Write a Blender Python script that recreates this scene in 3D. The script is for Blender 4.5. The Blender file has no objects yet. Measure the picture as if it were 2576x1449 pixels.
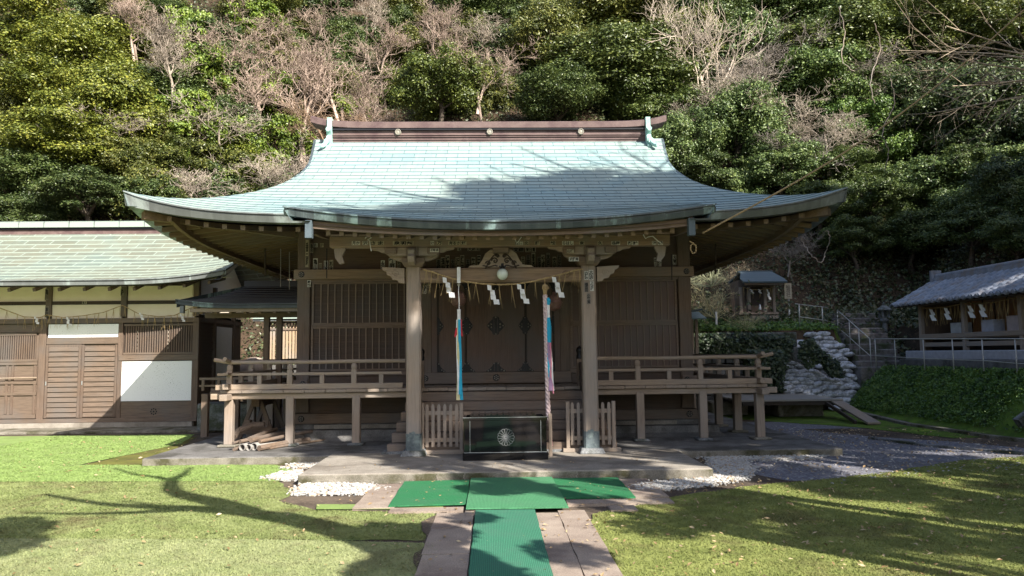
import bpy, math, random
import numpy as np
from mathutils import Vector, Matrix

S = bpy.context.scene
COL = S.collection
R = math.radians
random.seed(7)

# ---------------------------------------------------------------- camera
CAMH = 1.6
FPX = 1900.0                      # focal length in pixels of a 2576 px wide picture
PSI, THE, ROL = 0.0278, 0.0866, 0.011
_f = Vector((math.sin(PSI)*math.cos(THE), math.cos(PSI)*math.cos(THE), math.sin(THE)))
_r0 = Vector((math.cos(PSI), -math.sin(PSI), 0))
_u0 = _r0.cross(_f)
_r = _r0*math.cos(ROL) - _u0*math.sin(ROL)
_u = _u0*math.cos(ROL) + _r0*math.sin(ROL)
cam = bpy.data.cameras.new('camera')
cam.sensor_width = 36.0
cam.lens = 36.0*FPX/2576.0
cam.clip_start = 0.05
cam.clip_end = 600.0
co = bpy.data.objects.new('camera', cam)
COL.objects.link(co)
co.matrix_world = Matrix(((_r.x, _u.x, -_f.x, 0), (_r.y, _u.y, -_f.y, 0), (_r.z, _u.z, -_f.z, CAMH), (0, 0, 0, 1)))
S.camera = co

# ---------------------------------------------------------------- sky, sun, exposure
SUN = Vector((3.4, -4.2, 3.9)).normalized()      # towards the sun
w = bpy.data.worlds.new('World')
S.world = w
w.use_nodes = True
_nt = w.node_tree
_sky = _nt.nodes.new('ShaderNodeTexSky')
_sky.sky_type = 'NISHITA'
_sky.sun_disc = False
_sky.sun_elevation = math.asin(SUN.z)
_sky.sun_rotation = math.atan2(SUN.x, SUN.y)
_sky.dust_density = 2.2
_bg = _nt.nodes['Background']
_bg.inputs['Strength'].default_value = 0.105
_nt.links.new(_sky.outputs[0], _bg.inputs['Color'])
sl = bpy.data.lights.new('sun', 'SUN')
sl.energy = 5.0
sl.angle = R(0.4)
sl.color = (1.0, 0.94, 0.84)
so = bpy.data.objects.new('sun', sl)
COL.objects.link(so)
so.rotation_euler = (-SUN).to_track_quat('-Z', 'Y').to_euler()
S.view_settings.view_transform = 'Standard'
S.view_settings.look = 'None'
S.view_settings.gamma = 1.0
S.view_settings.exposure = 1.22
S.view_settings.use_curve_mapping = False
S.cycles.max_bounces = 6
S.cycles.transparent_max_bounces = 4

# ---------------------------------------------------------------- measuring helpers (photo pixel + known depth -> metres)
def ray(px, py):
    return _f*FPX + _r*(px-1288.0) + _u*(724.5-py)
def at(px, py, Y):
    d = ray(px, py)
    k = Y/d.y
    return Vector((d.x*k, Y, CAMH+d.z*k))
def gp(px, py, z=0.0):
    d = ray(px, py)
    k = (z-CAMH)/d.z
    return (d.x*k, d.y*k)

# ---------------------------------------------------------------- object helpers
def tag(o, label=None, cat=None, group=None, kind=None):
    if label: o['label'] = label
    if cat: o['category'] = cat
    if group: o['group'] = group
    if kind: o['kind'] = kind
    return o
def empty(name, loc=(0, 0, 0), label=None, cat=None, group=None, rz=0):
    o = bpy.data.objects.new(name, None)
    o.empty_display_size = 0.2
    COL.objects.link(o)
    o.location = loc
    o.rotation_euler = (0, 0, rz)
    return tag(o, label, cat, group)
def copy_tree(o, parent=None):
    c = o.copy()
    COL.objects.link(c)
    if parent is not None:
        c.parent = parent
    for ch in list(o.children):
        copy_tree(ch, c)
    return c
def link_mesh(name, me, mats, parent=None):
    if not isinstance(mats, (list, tuple)):
        mats = [mats]
    for m in mats:
        me.materials.append(m)
    o = bpy.data.objects.new(name, me)
    COL.objects.link(o)
    if parent is not None:
        o.parent = parent
        if parent.type == 'EMPTY' and parent.location.length > 0:
            o.matrix_parent_inverse = Matrix.Identity(4)
    return o

class MB:
    """collects shapes and links them as one mesh object"""
    def __init__(s):
        s.v = []; s.f = []; s.m = []; s.uv = []
    def add(s, vs, fs, mi=0, uvs=None):
        b = len(s.v)
        s.v.extend([tuple(p) for p in vs])
        for i, f in enumerate(fs):
            s.f.append([b+k for k in f]); s.m.append(mi)
            s.uv.append(uvs[i] if uvs else None)
        return s
    def box(s, x0, x1, y0, y1, z0, z1, mi=0):
        vs = [(x0, y0, z0), (x1, y0, z0), (x1, y1, z0), (x0, y1, z0), (x0, y0, z1), (x1, y0, z1), (x1, y1, z1), (x0, y1, z1)]
        return s.add(vs, [(0, 3, 2, 1), (4, 5, 6, 7), (0, 1, 5, 4), (1, 2, 6, 5), (2, 3, 7, 6), (3, 0, 4, 7)], mi)
    def beam(s, p, q, w, h, mi=0, up=(0, 0, 1), w2=None, h2=None):
        p = Vector(p); q = Vector(q)
        d = (q-p).normalized()
        up = Vector(up)
        x = d.cross(up)
        if x.length < 1e-4: x = d.cross(Vector((0, 1, 0)))
        x.normalize(); z = x.cross(d).normalized()
        w2 = w if w2 is None else w2; h2 = h if h2 is None else h2
        vs = []
        for c, ww, hh in ((p, w, h), (q, w2, h2)):
            for a, b in ((-1, -1), (1, -1), (1, 1), (-1, 1)):
                vs.append(c + x*a*ww/2 + z*b*hh/2)
        return s.add(vs, [(0, 3, 2, 1), (4, 5, 6, 7), (0, 1, 5, 4), (1, 2, 6, 5), (2, 3, 7, 6), (3, 0, 4, 7)], mi)
    def tube(s, pts, rad, n=8, mi=0, cap=True):
        pts = [Vector(p) for p in pts]
        if not isinstance(rad, (list, tuple)): rad = [rad]*len(pts)
        b = len(s.v)
        prev = None
        for i, p in enumerate(pts):
            a = pts[max(i-1, 0)]; c = pts[min(i+1, len(pts)-1)]
            d = (c-a)
            if d.length < 1e-9: d = Vector((0, 0, 1))
            d.normalize()
            if prev is None:
                x = d.orthogonal().normalized()
            else:
                x = prev - d*prev.dot(d)
                x = x.normalized() if x.length > 1e-6 else d.orthogonal().normalized()
            prev = x
            y = d.cross(x)
            for k in range(n):
                t = 2*math.pi*k/n
                s.v.append(tuple(p + (x*math.cos(t)+y*math.sin(t))*rad[i]))
        for i in range(len(pts)-1):
            for k in range(n):
                s.f.append([b+i*n+k, b+i*n+(k+1) % n, b+(i+1)*n+(k+1) % n, b+(i+1)*n+k]); s.m.append(mi); s.uv.append(None)
        if cap:
            s.f.append([b+k for k in range(n)][::-1]); s.m.append(mi); s.uv.append(None)
            e = b+(len(pts)-1)*n
            s.f.append([e+k for k in range(n)]); s.m.append(mi); s.uv.append(None)
        return s
    def lathe(s, prof, c, n=20, mi=0, axis='z'):
        b = len(s.v)
        for r, h in prof:
            for k in range(n):
                t = 2*math.pi*k/n
                if axis == 'z': s.v.append((c[0]+r*math.cos(t), c[1]+r*math.sin(t), c[2]+h))
                else: s.v.append((c[0]+r*math.cos(t), c[1]-h, c[2]+r*math.sin(t)))
        for i in range(len(prof)-1):
            for k in range(n):
                s.f.append([b+i*n+k, b+i*n+(k+1) % n, b+(i+1)*n+(k+1) % n, b+(i+1)*n+k]); s.m.append(mi); s.uv.append(None)
        return s
    def prism(s, poly, a, b, plane='xz', mi=0):
        """extrude a closed 2D outline between a and b along the axis normal to plane"""
        n = len(poly)
        def P(u, v, t):
            return (u, t, v) if plane == 'xz' else ((t, u, v) if plane == 'yz' else (u, v, t))
        vs = [P(u, v, a) for u, v in poly] + [P(u, v, b) for u, v in poly]
        fs = [list(range(n)), list(range(n, 2*n))[::-1]]
        for i in range(n):
            j = (i+1) % n
            fs.append([i, j, n+j, n+i][::-1])
        return s.add(vs, fs, mi)
    def build(s, name, mats, parent=None, smooth=False, bevel=0):
        me = bpy.data.meshes.new(name)
        me.from_pydata(s.v, [], s.f)
        if any(m for m in s.m):
            me.polygons.foreach_set('material_index', s.m)
        if any(u is not None for u in s.uv):
            uvl = me.uv_layers.new(name='UVMap')
            i = 0
            for f, u in zip(s.f, s.uv):
                for k in range(len(f)):
                    if u is not None: uvl.data[i].uv = u[k]
                    i += 1
        me.update()
        if smooth:
            me.polygons.foreach_set('use_smooth', [True]*len(me.polygons))
        o = link_mesh(name, me, mats, parent)
        if bevel:
            md = o.modifiers.new('bevel', 'BEVEL')
            md.width = bevel; md.segments = 1; md.limit_method = 'ANGLE'
        return o

def np_mesh(name, V, F, mats, parent=None, smooth=False, uv=None, mi=None):
    """V (n,3) floats, F (m,k) ints"""
    me = bpy.data.meshes.new(name)
    n, k = F.shape
    me.vertices.add(len(V)); me.vertices.foreach_set('co', np.ascontiguousarray(V, dtype=np.float32).ravel())
    me.loops.add(n*k); me.loops.foreach_set('vertex_index', np.ascontiguousarray(F, dtype=np.int32).ravel())
    me.polygons.add(n)
    me.polygons.foreach_set('loop_start', np.arange(0, n*k, k, dtype=np.int32))
    me.polygons.foreach_set('loop_total', np.full(n, k, dtype=np.int32))
    me.polygons.foreach_set('use_smooth', np.full(n, bool(smooth)))
    if mi is not None: me.polygons.foreach_set('material_index', np.asarray(mi, dtype=np.int32))
    if uv is not None:
        l = me.uv_layers.new(name='UVMap')
        l.data.foreach_set('uv', np.ascontiguousarray(uv, dtype=np.float32).ravel())
    me.update(calc_edges=True)
    me.validate()
    if name is None: return me
    return link_mesh(name, me, mats, parent)

def grid(name, fn, nu, nv, mats, parent=None, uvf=None, smooth=True, thick=0, flip=False):
    """surface of fn(i/nu, j/nv)"""
    V = np.array([fn(i/nu, j/nv) for j in range(nv+1) for i in range(nu+1)])
    F = []
    for j in range(nv):
        for i in range(nu):
            a = j*(nu+1)+i
            F.append((a, a+1, a+nu+2, a+nu+1) if not flip else (a, a+nu+1, a+nu+2, a+1))
    F = np.array(F)
    uv = None
    if uvf is not None:
        U = np.array([uvf(i/nu, j/nv) for j in range(nv+1) for i in range(nu+1)])
        uv = U[F.ravel()]
    o = np_mesh(name, V, F, mats, parent, smooth, uv)
    if thick:
        md = o.modifiers.new('solid', 'SOLIDIFY'); md.thickness = thick; md.offset = -1
    return o

# ---------------------------------------------------------------- materials
class NT:
    def __init__(s, name):
        s.m = bpy.data.materials.new(name)
        s.m.use_nodes = True
        s.t = s.m.node_tree
        s.b = s.t.nodes['Principled BSDF']
    def n(s, typ, **kw):
        nd = s.t.nodes.new(typ)
        for k, v in kw.items(): setattr(nd, k, v)
        return nd
    def l(s, a, b): s.t.links.new(a, b)
    def coord(s, scale=(1, 1, 1), kind='Object'):
        tc = s.n('ShaderNodeTexCoord'); mp = s.n('ShaderNodeMapping')
        mp.inputs['Scale'].default_value = scale
        s.l(tc.outputs[kind], mp.inputs['Vector'])
        return mp.outputs[0]
    def noise(s, scale, det=4, vec=None, rough=0.6, dist=0):
        nd = s.n('ShaderNodeTexNoise')
        nd.inputs['Scale'].default_value = scale; nd.inputs['Detail'].default_value = det
        nd.inputs['Roughness'].default_value = rough; nd.inputs['Distortion'].default_value = dist
        if vec is not None: s.l(vec, nd.inputs['Vector'])
        return nd.outputs['Fac']
    def ramp(s, fac, stops):
        r = s.n('ShaderNodeValToRGB')
        el = r.color_ramp.elements
        while len(el) < len(stops): el.new(0.5)
        for e, (p, c) in zip(el, stops):
            e.position = p
            e.color = (c, c, c, 1) if isinstance(c, (int, float)) else (*c, 1)
        s.l(fac, r.inputs[0])
        return r.outputs[0]
    def mix(s, fac, a, b, mode='MIX'):
        m = s.n('ShaderNodeMix', data_type='RGBA', blend_type=mode)
        if isinstance(fac, (int, float)): m.inputs[0].default_value = fac
        else: s.l(fac, m.inputs[0])
        for k, v in ((6, a), (7, b)):
            if isinstance(v, (tuple, list)): m.inputs[k].default_value = (*v[:3], 1)
            else: s.l(v, m.inputs[k])
        return m.outputs[2]
    def math(s, op, a, b=0.0):
        m = s.n('ShaderNodeMath', operation=op)
        for k, v in ((0, a), (1, b)):
            if isinstance(v, (int, float)): m.inputs[k].default_value = v
            else: s.l(v, m.inputs[k])
        return m.outputs[0]
    def bump(s, h, strength=0.3, dist=0.01):
        b = s.n('ShaderNodeBump')
        b.inputs['Strength'].default_value = strength; b.inputs['Distance'].default_value = dist
        s.l(h, b.inputs['Height']); s.l(b.outputs[0], s.b.inputs['Normal'])
    def out(s, color, rough=0.7, metal=0.0, spec=0.5):
        if isinstance(color, (tuple, list)): s.b.inputs['Base Color'].default_value = (*color, 1)
        else: s.l(color, s.b.inputs['Base Color'])
        if isinstance(rough, (int, float)): s.b.inputs['Roughness'].default_value = rough
        else: s.l(rough, s.b.inputs['Roughness'])
        s.b.inputs['Metallic'].default_value = metal
        s.b.inputs['Specular IOR Level'].default_value = spec
        return s.m

def mix3(a, b, t): return tuple(x*(1-t)+y*t for x, y in zip(a, b))
def wood(name, c, axis='z', var=0.45, rough=0.75, grain=60):
    t = NT(name)
    sc = {'x': (0.9, 14, 14), 'y': (14, 0.9, 14), 'z': (14, 14, 0.9)}[axis]
    v = t.coord(sc)
    g = t.noise(3.0, 6, v, 0.65, 0.4)
    big = t.noise(0.9, 4, t.coord((1, 1, 1)), 0.6)
    dark = tuple(x*(1-var) for x in c); light = tuple(min(1, x*(1+var*0.7)) for x in c)
    col = t.ramp(g, [(0.28, dark), (0.5, c), (0.72, light)])
    grey = tuple((sum(c)/3*1.1+x*0.35)/1.35 for x in c)
    col = t.mix(t.ramp(big, [(0.42, 0.0), (0.66, 0.75)]), col, grey)
    t.bump(g, 0.35, 0.006)
    return t.out(col, rough, 0, 0.3)
def rough_mat(name, c1, c2, scale=6, rough=0.9, bump=0.3, bdist=0.01, c3=None, s3=0.8, det=6, fine=None, spec=0.3, lo=0.35, hi=0.65):
    t = NT(name)
    v = t.coord()
    a = t.noise(scale, det, v, 0.65)
    col = t.ramp(a, [(lo, c1), (hi, c2)])
    if c3 is not None:
        b = t.noise(s3, 5, v, 0.65, 0.3)
        col = t.mix(t.ramp(b, [(0.47, 0.0), (0.62, 1.0)]), col, c3)
    h = a
    if fine:
        f = t.noise(fine, 3, v, 0.7)
        col = t.mix(0.55, col, t.ramp(f, [(0.3, 0.15), (0.7, 1.0)]), 'MULTIPLY')
        h = f
    t.bump(h, bump, bdist)
    return t.out(col, rough, 0, spec)
def plain(name, c, rough=0.6, metal=0.0, spec=0.5):
    t = NT(name)
    a = t.noise(9, 4, t.coord(), 0.6)
    col = t.ramp(a, [(0.3, tuple(x*0.82 for x in c)), (0.7, tuple(min(1, x*1.08) for x in c))])
    return t.out(col, rough, metal, spec)

M = {}
# weathered timber
M['wood_v'] = wood('weathered_timber_upright', (0.165, 0.113, 0.08), 'z')
M['wood_h'] = wood('weathered_timber_level', (0.195, 0.135, 0.095), 'x')
M['wood_y'] = wood('weathered_timber_across', (0.17, 0.117, 0.082), 'y')
M['pale_v'] = wood('pale_grey_timber_upright', (0.30, 0.235, 0.185), 'z', 0.28)
M['pale_h'] = wood('pale_grey_timber_level', (0.32, 0.245, 0.182), 'x', 0.3)
M['pale_y'] = wood('pale_grey_timber_across', (0.29, 0.225, 0.172), 'y', 0.3)
M['red_v'] = wood('reddish_door_timber', (0.135, 0.08, 0.058), 'z', 0.35, 0.5)
M['panel'] = wood('brown_panel_timber', (0.12, 0.078, 0.054), 'x', 0.35)
M['dark_panel'] = wood('dark_brown_panel', (0.085, 0.056, 0.04), 'x', 0.35)
M['beam'] = wood('light_brown_beam', (0.27, 0.185, 0.12), 'x', 0.35)
M['bars'] = wood('worn_lattice_timber', (0.23, 0.165, 0.12), 'z', 0.3)
M['dark_v'] = wood('dark_timber', (0.06, 0.042, 0.032), 'z', 0.4)
M['raft'] = wood('rafter_timber', (0.21, 0.145, 0.085), 'y', 0.35)
M['raft_x'] = wood('rafter_timber_across', (0.20, 0.14, 0.08), 'x', 0.35)
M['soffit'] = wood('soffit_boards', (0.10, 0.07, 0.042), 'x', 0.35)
M['office_v'] = wood('office_timber_upright', (0.14, 0.098, 0.073), 'z', 0.4)
M['office_h'] = wood('office_timber_level', (0.15, 0.108, 0.08), 'x', 0.4)
M['fence'] = wood('sunlit_fence_timber', (0.42, 0.30, 0.19), 'z', 0.3)
M['bark'] = rough_mat('bark', (0.05, 0.04, 0.032), (0.14, 0.115, 0.09), 14, 0.95, 0.6, 0.02)
M['concrete'] = rough_mat('concrete', (0.30, 0.265, 0.225), (0.44, 0.40, 0.345), 3.0, 0.9, 0.25, 0.006, (0.23, 0.20, 0.165), 1.1, 6, 90)
M['old_concrete'] = rough_mat('mossy_concrete', (0.17, 0.155, 0.12), (0.34, 0.31, 0.26), 4.0, 0.95, 0.5, 0.012, (0.09, 0.085, 0.045), 2.2, 8, 70)
M['foundation'] = rough_mat('foundation_concrete', (0.15, 0.145, 0.14), (0.27, 0.26, 0.25), 3.0, 0.9, 0.3, 0.01, (0.10, 0.095, 0.085), 1.6, 6, 60)
M['stone'] = rough_mat('paving_stone', (0.34, 0.27, 0.22), (0.46, 0.38, 0.31), 2.2, 0.9, 0.3, 0.006, (0.26, 0.2, 0.165), 1.3, 6, 80)
M['grey_stone'] = rough_mat('grey_stone', (0.13, 0.135, 0.14), (0.30, 0.31, 0.32), 5, 0.9, 0.5, 0.012, (0.07, 0.08, 0.05), 2.0, 6, 40)
M['plaster'] = rough_mat('cream_plaster', (0.78, 0.69, 0.56), (0.83, 0.75, 0.62), 3, 0.9, 0.1, 0.003)
M['white_panel'] = None
M['white'] = plain('white_paper', (0.80, 0.80, 0.80), 0.8)
M['black'] = plain('black_ink', (0.012, 0.012, 0.012), 0.8)
M['iron'] = plain('black_iron', (0.018, 0.018, 0.02), 0.45, 0.6)
M['stud'] = plain('worn_metal_stud', (0.22, 0.20, 0.17), 0.5, 0.7)
M['pipe'] = plain('galvanised_pipe', (0.50, 0.49, 0.46), 0.45, 0.4)
M['straw'] = plain('rice_straw', (0.42, 0.30, 0.14), 0.9)
M['rope'] = rough_mat('straw_rope', (0.28, 0.19, 0.09), (0.5, 0.37, 0.2), 60, 0.95, 0.5, 0.004)
M['litter'] = None

def copper(name, c1, c2, c3, mortar, bw=0.46, bh=0.22, rough=0.55, mort=0.008, streak=True, off=0.5, cvar=0.8):
    """patinated copper shingles laid in courses, from the roof's own UV in metres"""
    t = NT(name)
    uv = t.n('ShaderNodeUVMap').outputs[0]
    br = t.n('ShaderNodeTexBrick')
    br.offset = off; br.squash = 1.0
    t.l(uv, br.inputs['Vector'])
    br.inputs['Scale'].default_value = 1.0
    br.inputs['Brick Width'].default_value = bw; br.inputs['Row Height'].default_value = bh
    br.inputs['Mortar Size'].default_value = mort; br.inputs['Mortar Smooth'].default_value = 0.3
    br.inputs['Bias'].default_value = 0.0
    br.inputs['Color1'].default_value = (*c1, 1); br.inputs['Color2'].default_value = (*c2, 1)
    br.inputs['Mortar'].default_value = (*mortar, 1)
    mp = t.n('ShaderNodeMapping'); mp.inputs['Scale'].default_value = (9.0, 0.9, 1)
    t.l(uv, mp.inputs['Vector'])
    st = t.noise(1.0, 5, mp.outputs[0], 0.7)
    mp2 = t.n('ShaderNodeMapping'); mp2.inputs['Scale'].default_value = (0.55, 0.6, 1)
    t.l(uv, mp2.inputs['Vector'])
    bg = t.noise(1.0, 6, mp2.outputs[0], 0.65, 0.5)
    col = br.outputs['Color']
    col = t.mix(t.ramp(bg, [(0.36, 0.0), (0.62, cvar)]), col, c3)
    col = t.mix(t.ramp(st, [(0.54, 0.0), (0.72, 0.55)]), col, tuple(x*0.62 for x in c2))
    col = t.mix(t.ramp(st, [(0.28, 0.5), (0.42, 0.0)]), col, tuple(min(1, x*1.25) for x in c1))
    # joints stay visible above the stains
    col = t.mix(t.math('MULTIPLY', br.outputs['Fac'], 0.8), col, mortar)
    h = t.math('SUBTRACT', t.math('MULTIPLY', st, 0.3), br.outputs['Fac'])
    t.bump(h, 0.5, 0.006)
    return t.out(col, rough, 0.0, 0.4)
M['copper'] = copper('verdigris_copper', (0.285, 0.40, 0.40), (0.22, 0.335, 0.345), (0.315, 0.37, 0.325), (0.08, 0.13, 0.145))
M['office_copper'] = copper('olive_patina_copper', (0.20, 0.24, 0.205), (0.13, 0.165, 0.145), (0.175, 0.155, 0.10), (0.29, 0.35, 0.30), 0.62, 0.27, 0.5, 0.016, True, 0.5, 0.6)
M['slate'] = copper('blue_grey_copper', (0.23, 0.30, 0.33), (0.17, 0.23, 0.27), (0.24, 0.28, 0.28), (0.08, 0.11, 0.13), 0.5, 0.2)
M['dark_copper'] = copper('dark_copper_sheet', (0.035, 0.042, 0.048), (0.05, 0.058, 0.06), (0.09, 0.05, 0.04), (0.012, 0.014, 0.018), 0.6, 0.11, 0.35)
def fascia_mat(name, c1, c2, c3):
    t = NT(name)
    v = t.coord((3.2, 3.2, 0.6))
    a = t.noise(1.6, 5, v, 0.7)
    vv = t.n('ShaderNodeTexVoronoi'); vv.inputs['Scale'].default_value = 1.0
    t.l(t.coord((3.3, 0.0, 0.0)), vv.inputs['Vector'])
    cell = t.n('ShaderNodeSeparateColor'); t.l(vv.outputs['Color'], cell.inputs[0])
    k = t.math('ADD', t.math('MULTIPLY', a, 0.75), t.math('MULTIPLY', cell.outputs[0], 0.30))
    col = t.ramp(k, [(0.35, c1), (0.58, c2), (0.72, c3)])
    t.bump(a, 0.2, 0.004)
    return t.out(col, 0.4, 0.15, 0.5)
M['fascia'] = fascia_mat('shaded_eave_copper', (0.045, 0.06, 0.07), (0.085, 0.105, 0.115), (0.30, 0.42, 0.42))  # dark copy for eaves in shade; the shade is in the colour
M['fascia_lit'] = fascia_mat('sunlit_eave_copper', (0.13, 0.14, 0.14), (0.19, 0.205, 0.205), (0.33, 0.38, 0.37))  # paler copy of the same copper, with sunlight put into the colour
M['ridge'] = rough_mat('brown_copper_ridge', (0.125, 0.083, 0.078), (0.185, 0.13, 0.12), 3, 0.5, 0.15, 0.004, (0.11, 0.07, 0.07), 2.5)
M['verdigris'] = rough_mat('verdigris_ornament', (0.26, 0.46, 0.42), (0.42, 0.62, 0.57), 7, 0.6, 0.3, 0.006)
M['bronze'] = rough_mat('bronze_bell', (0.10, 0.055, 0.045), (0.22, 0.13, 0.10), 8, 0.4, 0.1, 0.003)

def white_panel():
    t = NT('flaking_white_board')
    v = t.coord()
    a = t.noise(42, 4, v, 0.75)
    b = t.noise(1.4, 3, v, 0.6)
    fl = t.math('MULTIPLY', t.ramp(a, [(0.60, 0.0), (0.63, 1.0)]), t.ramp(b, [(0.42, 0.0), (0.6, 1.0)]))
    col = t.mix(fl, (0.84, 0.85, 0.86), (0.32, 0.33, 0.32))
    return t.out(col, 0.7)
M['white_panel'] = white_panel()
def leaf_mat(name, c1, c2, c3, rough=0.42, tint=False, scale=2.0, spec=0.5, trans=0.13):
    t = NT(name)
    g = t.n('ShaderNodeNewGeometry')
    pos = g.outputs['Position']
    a = t.noise(scale*0.55, 4, pos, 0.6)
    wn = t.n('ShaderNodeTexWhiteNoise', noise_dimensions='3D')
    sn = t.n('ShaderNodeVectorMath', operation='SNAP'); sn.inputs[1].default_value = (0.09, 0.09, 0.09)
    t.l(pos, sn.inputs[0]); t.l(sn.outputs[0], wn.inputs['Vector'])
    k = t.math('ADD', t.math('MULTIPLY', a, 0.6), t.math('MULTIPLY', wn.outputs['Value'], 0.42))
    col = t.ramp(k, [(0.28, c1), (0.55, c2), (0.85, c3)])
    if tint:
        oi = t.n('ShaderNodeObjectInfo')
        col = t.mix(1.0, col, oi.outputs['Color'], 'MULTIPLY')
    m = t.out(col, rough, 0, spec)
    if trans:
        tr = t.n('ShaderNodeBsdfTranslucent'); t.l(col, tr.inputs['Color'])
        mx = t.n('ShaderNodeMixShader'); mx.inputs[0].default_value = trans
        o = t.t.nodes['Material Output']
        t.l(t.b.outputs[0], mx.inputs[1]); t.l(tr.outputs[0], mx.inputs[2]); t.l(mx.outputs[0], o.inputs['Surface'])
    return m
M['leaf'] = leaf_mat('evergreen_leaves', (0.035, 0.052, 0.016), (0.12, 0.145, 0.04), (0.30, 0.29, 0.085), tint=True)
M['ivy'] = leaf_mat('ivy_leaves', (0.06, 0.10, 0.025), (0.16, 0.22, 0.05), (0.32, 0.36, 0.09), tint=True)
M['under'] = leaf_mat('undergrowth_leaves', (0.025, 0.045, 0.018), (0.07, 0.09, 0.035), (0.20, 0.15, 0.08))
M['bank'] = leaf_mat('bank_leaves', (0.035, 0.08, 0.016), (0.10, 0.19, 0.032), (0.21, 0.30, 0.06))
M['dry'] = leaf_mat('fallen_leaves', (0.20, 0.12, 0.05), (0.38, 0.27, 0.14), (0.60, 0.50, 0.32), scale=9)
def twig_mat(name, c1, c2):
    t = NT(name)
    a = t.noise(1.5, 3, t.coord())
    oi = t.n('ShaderNodeObjectInfo')
    col = t.mix(1.0, t.ramp(a, [(0.35, c1), (0.65, c2)]), oi.outputs['Color'], 'MULTIPLY')
    return t.out(col, 0.8, 0, 0.2)
M['twig'] = twig_mat('pinkish_bare_twigs', (0.22, 0.19, 0.165), (0.48, 0.42, 0.37))
def soil():
    t = NT('soil_and_leaf_litter')
    v = t.coord()
    a = t.noise(1.3, 6, v, 0.65); b = t.noise(28, 5, v, 0.7)
    col = t.ramp(a, [(0.38, (0.06, 0.045, 0.035)), (0.62, (0.135, 0.105, 0.08))])
    col = t.mix(t.ramp(b, [(0.56, 0.0), (0.66, 0.8)]), col, (0.24, 0.185, 0.13))
    t.bump(b, 0.6, 0.02)
    return t.out(col, 0.95, 0, 0.2)
M['soil'] = soil()
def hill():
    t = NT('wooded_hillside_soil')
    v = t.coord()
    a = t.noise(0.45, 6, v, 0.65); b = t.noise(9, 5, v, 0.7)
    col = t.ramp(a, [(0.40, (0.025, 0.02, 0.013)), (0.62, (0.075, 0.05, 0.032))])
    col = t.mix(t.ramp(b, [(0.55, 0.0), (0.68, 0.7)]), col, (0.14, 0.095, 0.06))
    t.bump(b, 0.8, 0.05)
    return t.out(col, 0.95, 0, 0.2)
M['hill'] = hill()
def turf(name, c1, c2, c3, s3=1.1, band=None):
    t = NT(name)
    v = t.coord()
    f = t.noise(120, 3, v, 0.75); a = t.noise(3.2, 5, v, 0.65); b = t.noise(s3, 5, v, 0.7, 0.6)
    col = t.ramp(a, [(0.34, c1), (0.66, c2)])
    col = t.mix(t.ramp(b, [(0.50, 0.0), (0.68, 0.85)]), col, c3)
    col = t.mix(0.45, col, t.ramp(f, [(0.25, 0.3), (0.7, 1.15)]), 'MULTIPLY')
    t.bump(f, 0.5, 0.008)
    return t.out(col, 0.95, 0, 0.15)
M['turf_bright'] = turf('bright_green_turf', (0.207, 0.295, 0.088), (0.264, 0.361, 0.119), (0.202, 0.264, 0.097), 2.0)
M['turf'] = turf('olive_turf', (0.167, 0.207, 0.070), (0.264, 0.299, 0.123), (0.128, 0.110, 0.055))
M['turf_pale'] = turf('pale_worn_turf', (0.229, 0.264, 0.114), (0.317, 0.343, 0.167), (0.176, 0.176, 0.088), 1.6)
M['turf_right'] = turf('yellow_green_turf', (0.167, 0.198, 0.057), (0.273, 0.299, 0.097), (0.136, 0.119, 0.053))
M['moss'] = turf('green_moss', (0.07, 0.13, 0.02), (0.15, 0.23, 0.035), (0.09, 0.08, 0.04), 2.5)
M['litter_moss'] = turf('moss_and_litter', (0.10, 0.11, 0.03), (0.20, 0.19, 0.05), (0.10, 0.07, 0.045), 3.0)
def gravel():
    t = NT('grey_gravel')
    v = t.coord()
    vo = t.n('ShaderNodeTexVoronoi'); vo.inputs['Scale'].default_value = 38
    t.l(v, vo.inputs['Vector'])
    sc = t.n('ShaderNodeSeparateColor'); t.l(vo.outputs['Color'], sc.inputs[0])
    a = t.noise(1.2, 5, v, 0.65)
    col = t.ramp(sc.outputs[0], [(0.0, (0.11, 0.11, 0.135)), (0.6, (0.165, 0.165, 0.20)), (1.0, (0.29, 0.29, 0.31))])
    col = t.mix(t.ramp(a, [(0.45, 0.0), (0.7, 0.6)]), col, (0.13, 0.115, 0.095))
    t.bump(vo.outputs['Distance'], -0.8, 0.02)
    return t.out(col, 0.9, 0, 0.3)
M['gravel'] = gravel()
def mat_green(name, c1, c2):
    t = NT(name)
    v = t.coord()
    wv = t.n('ShaderNodeTexWave', wave_type='BANDS', bands_direction='X')
    wv.inputs['Scale'].default_value = 22; wv.inputs['Distortion'].default_value = 0.6
    t.l(v, wv.inputs['Vector'])
    wy = t.n('ShaderNodeTexWave', wave_type='BANDS', bands_direction='Y')
    wy.inputs['Scale'].default_value = 26; wy.inputs['Distortion'].default_value = 0.8
    t.l(v, wy.inputs['Vector'])
    a = t.noise(3, 5, v, 0.65); f = t.noise(70, 3, v, 0.7)
    k = t.math('ADD', t.math('MULTIPLY', wv.outputs['Fac'], 0.25), t.math('ADD', t.math('MULTIPLY', wy.outputs['Fac'], 0.2), t.math('MULTIPLY', f, 0.6)))
    col = t.ramp(k, [(0.25, tuple(x*0.6 for x in c1)), (0.7, c2)])
    col = t.mix(t.ramp(a, [(0.45, 0.0), (0.7, 0.45)]), col, tuple(x*0.8+0.05 for x in c1))
    t.bump(k, 0.7, 0.008)
    return t.out(col, 0.75, 0, 0.3)
M['mat_bright'] = mat_green('bright_green_mat', (0.015, 0.125, 0.045), (0.035, 0.21, 0.085))
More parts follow.
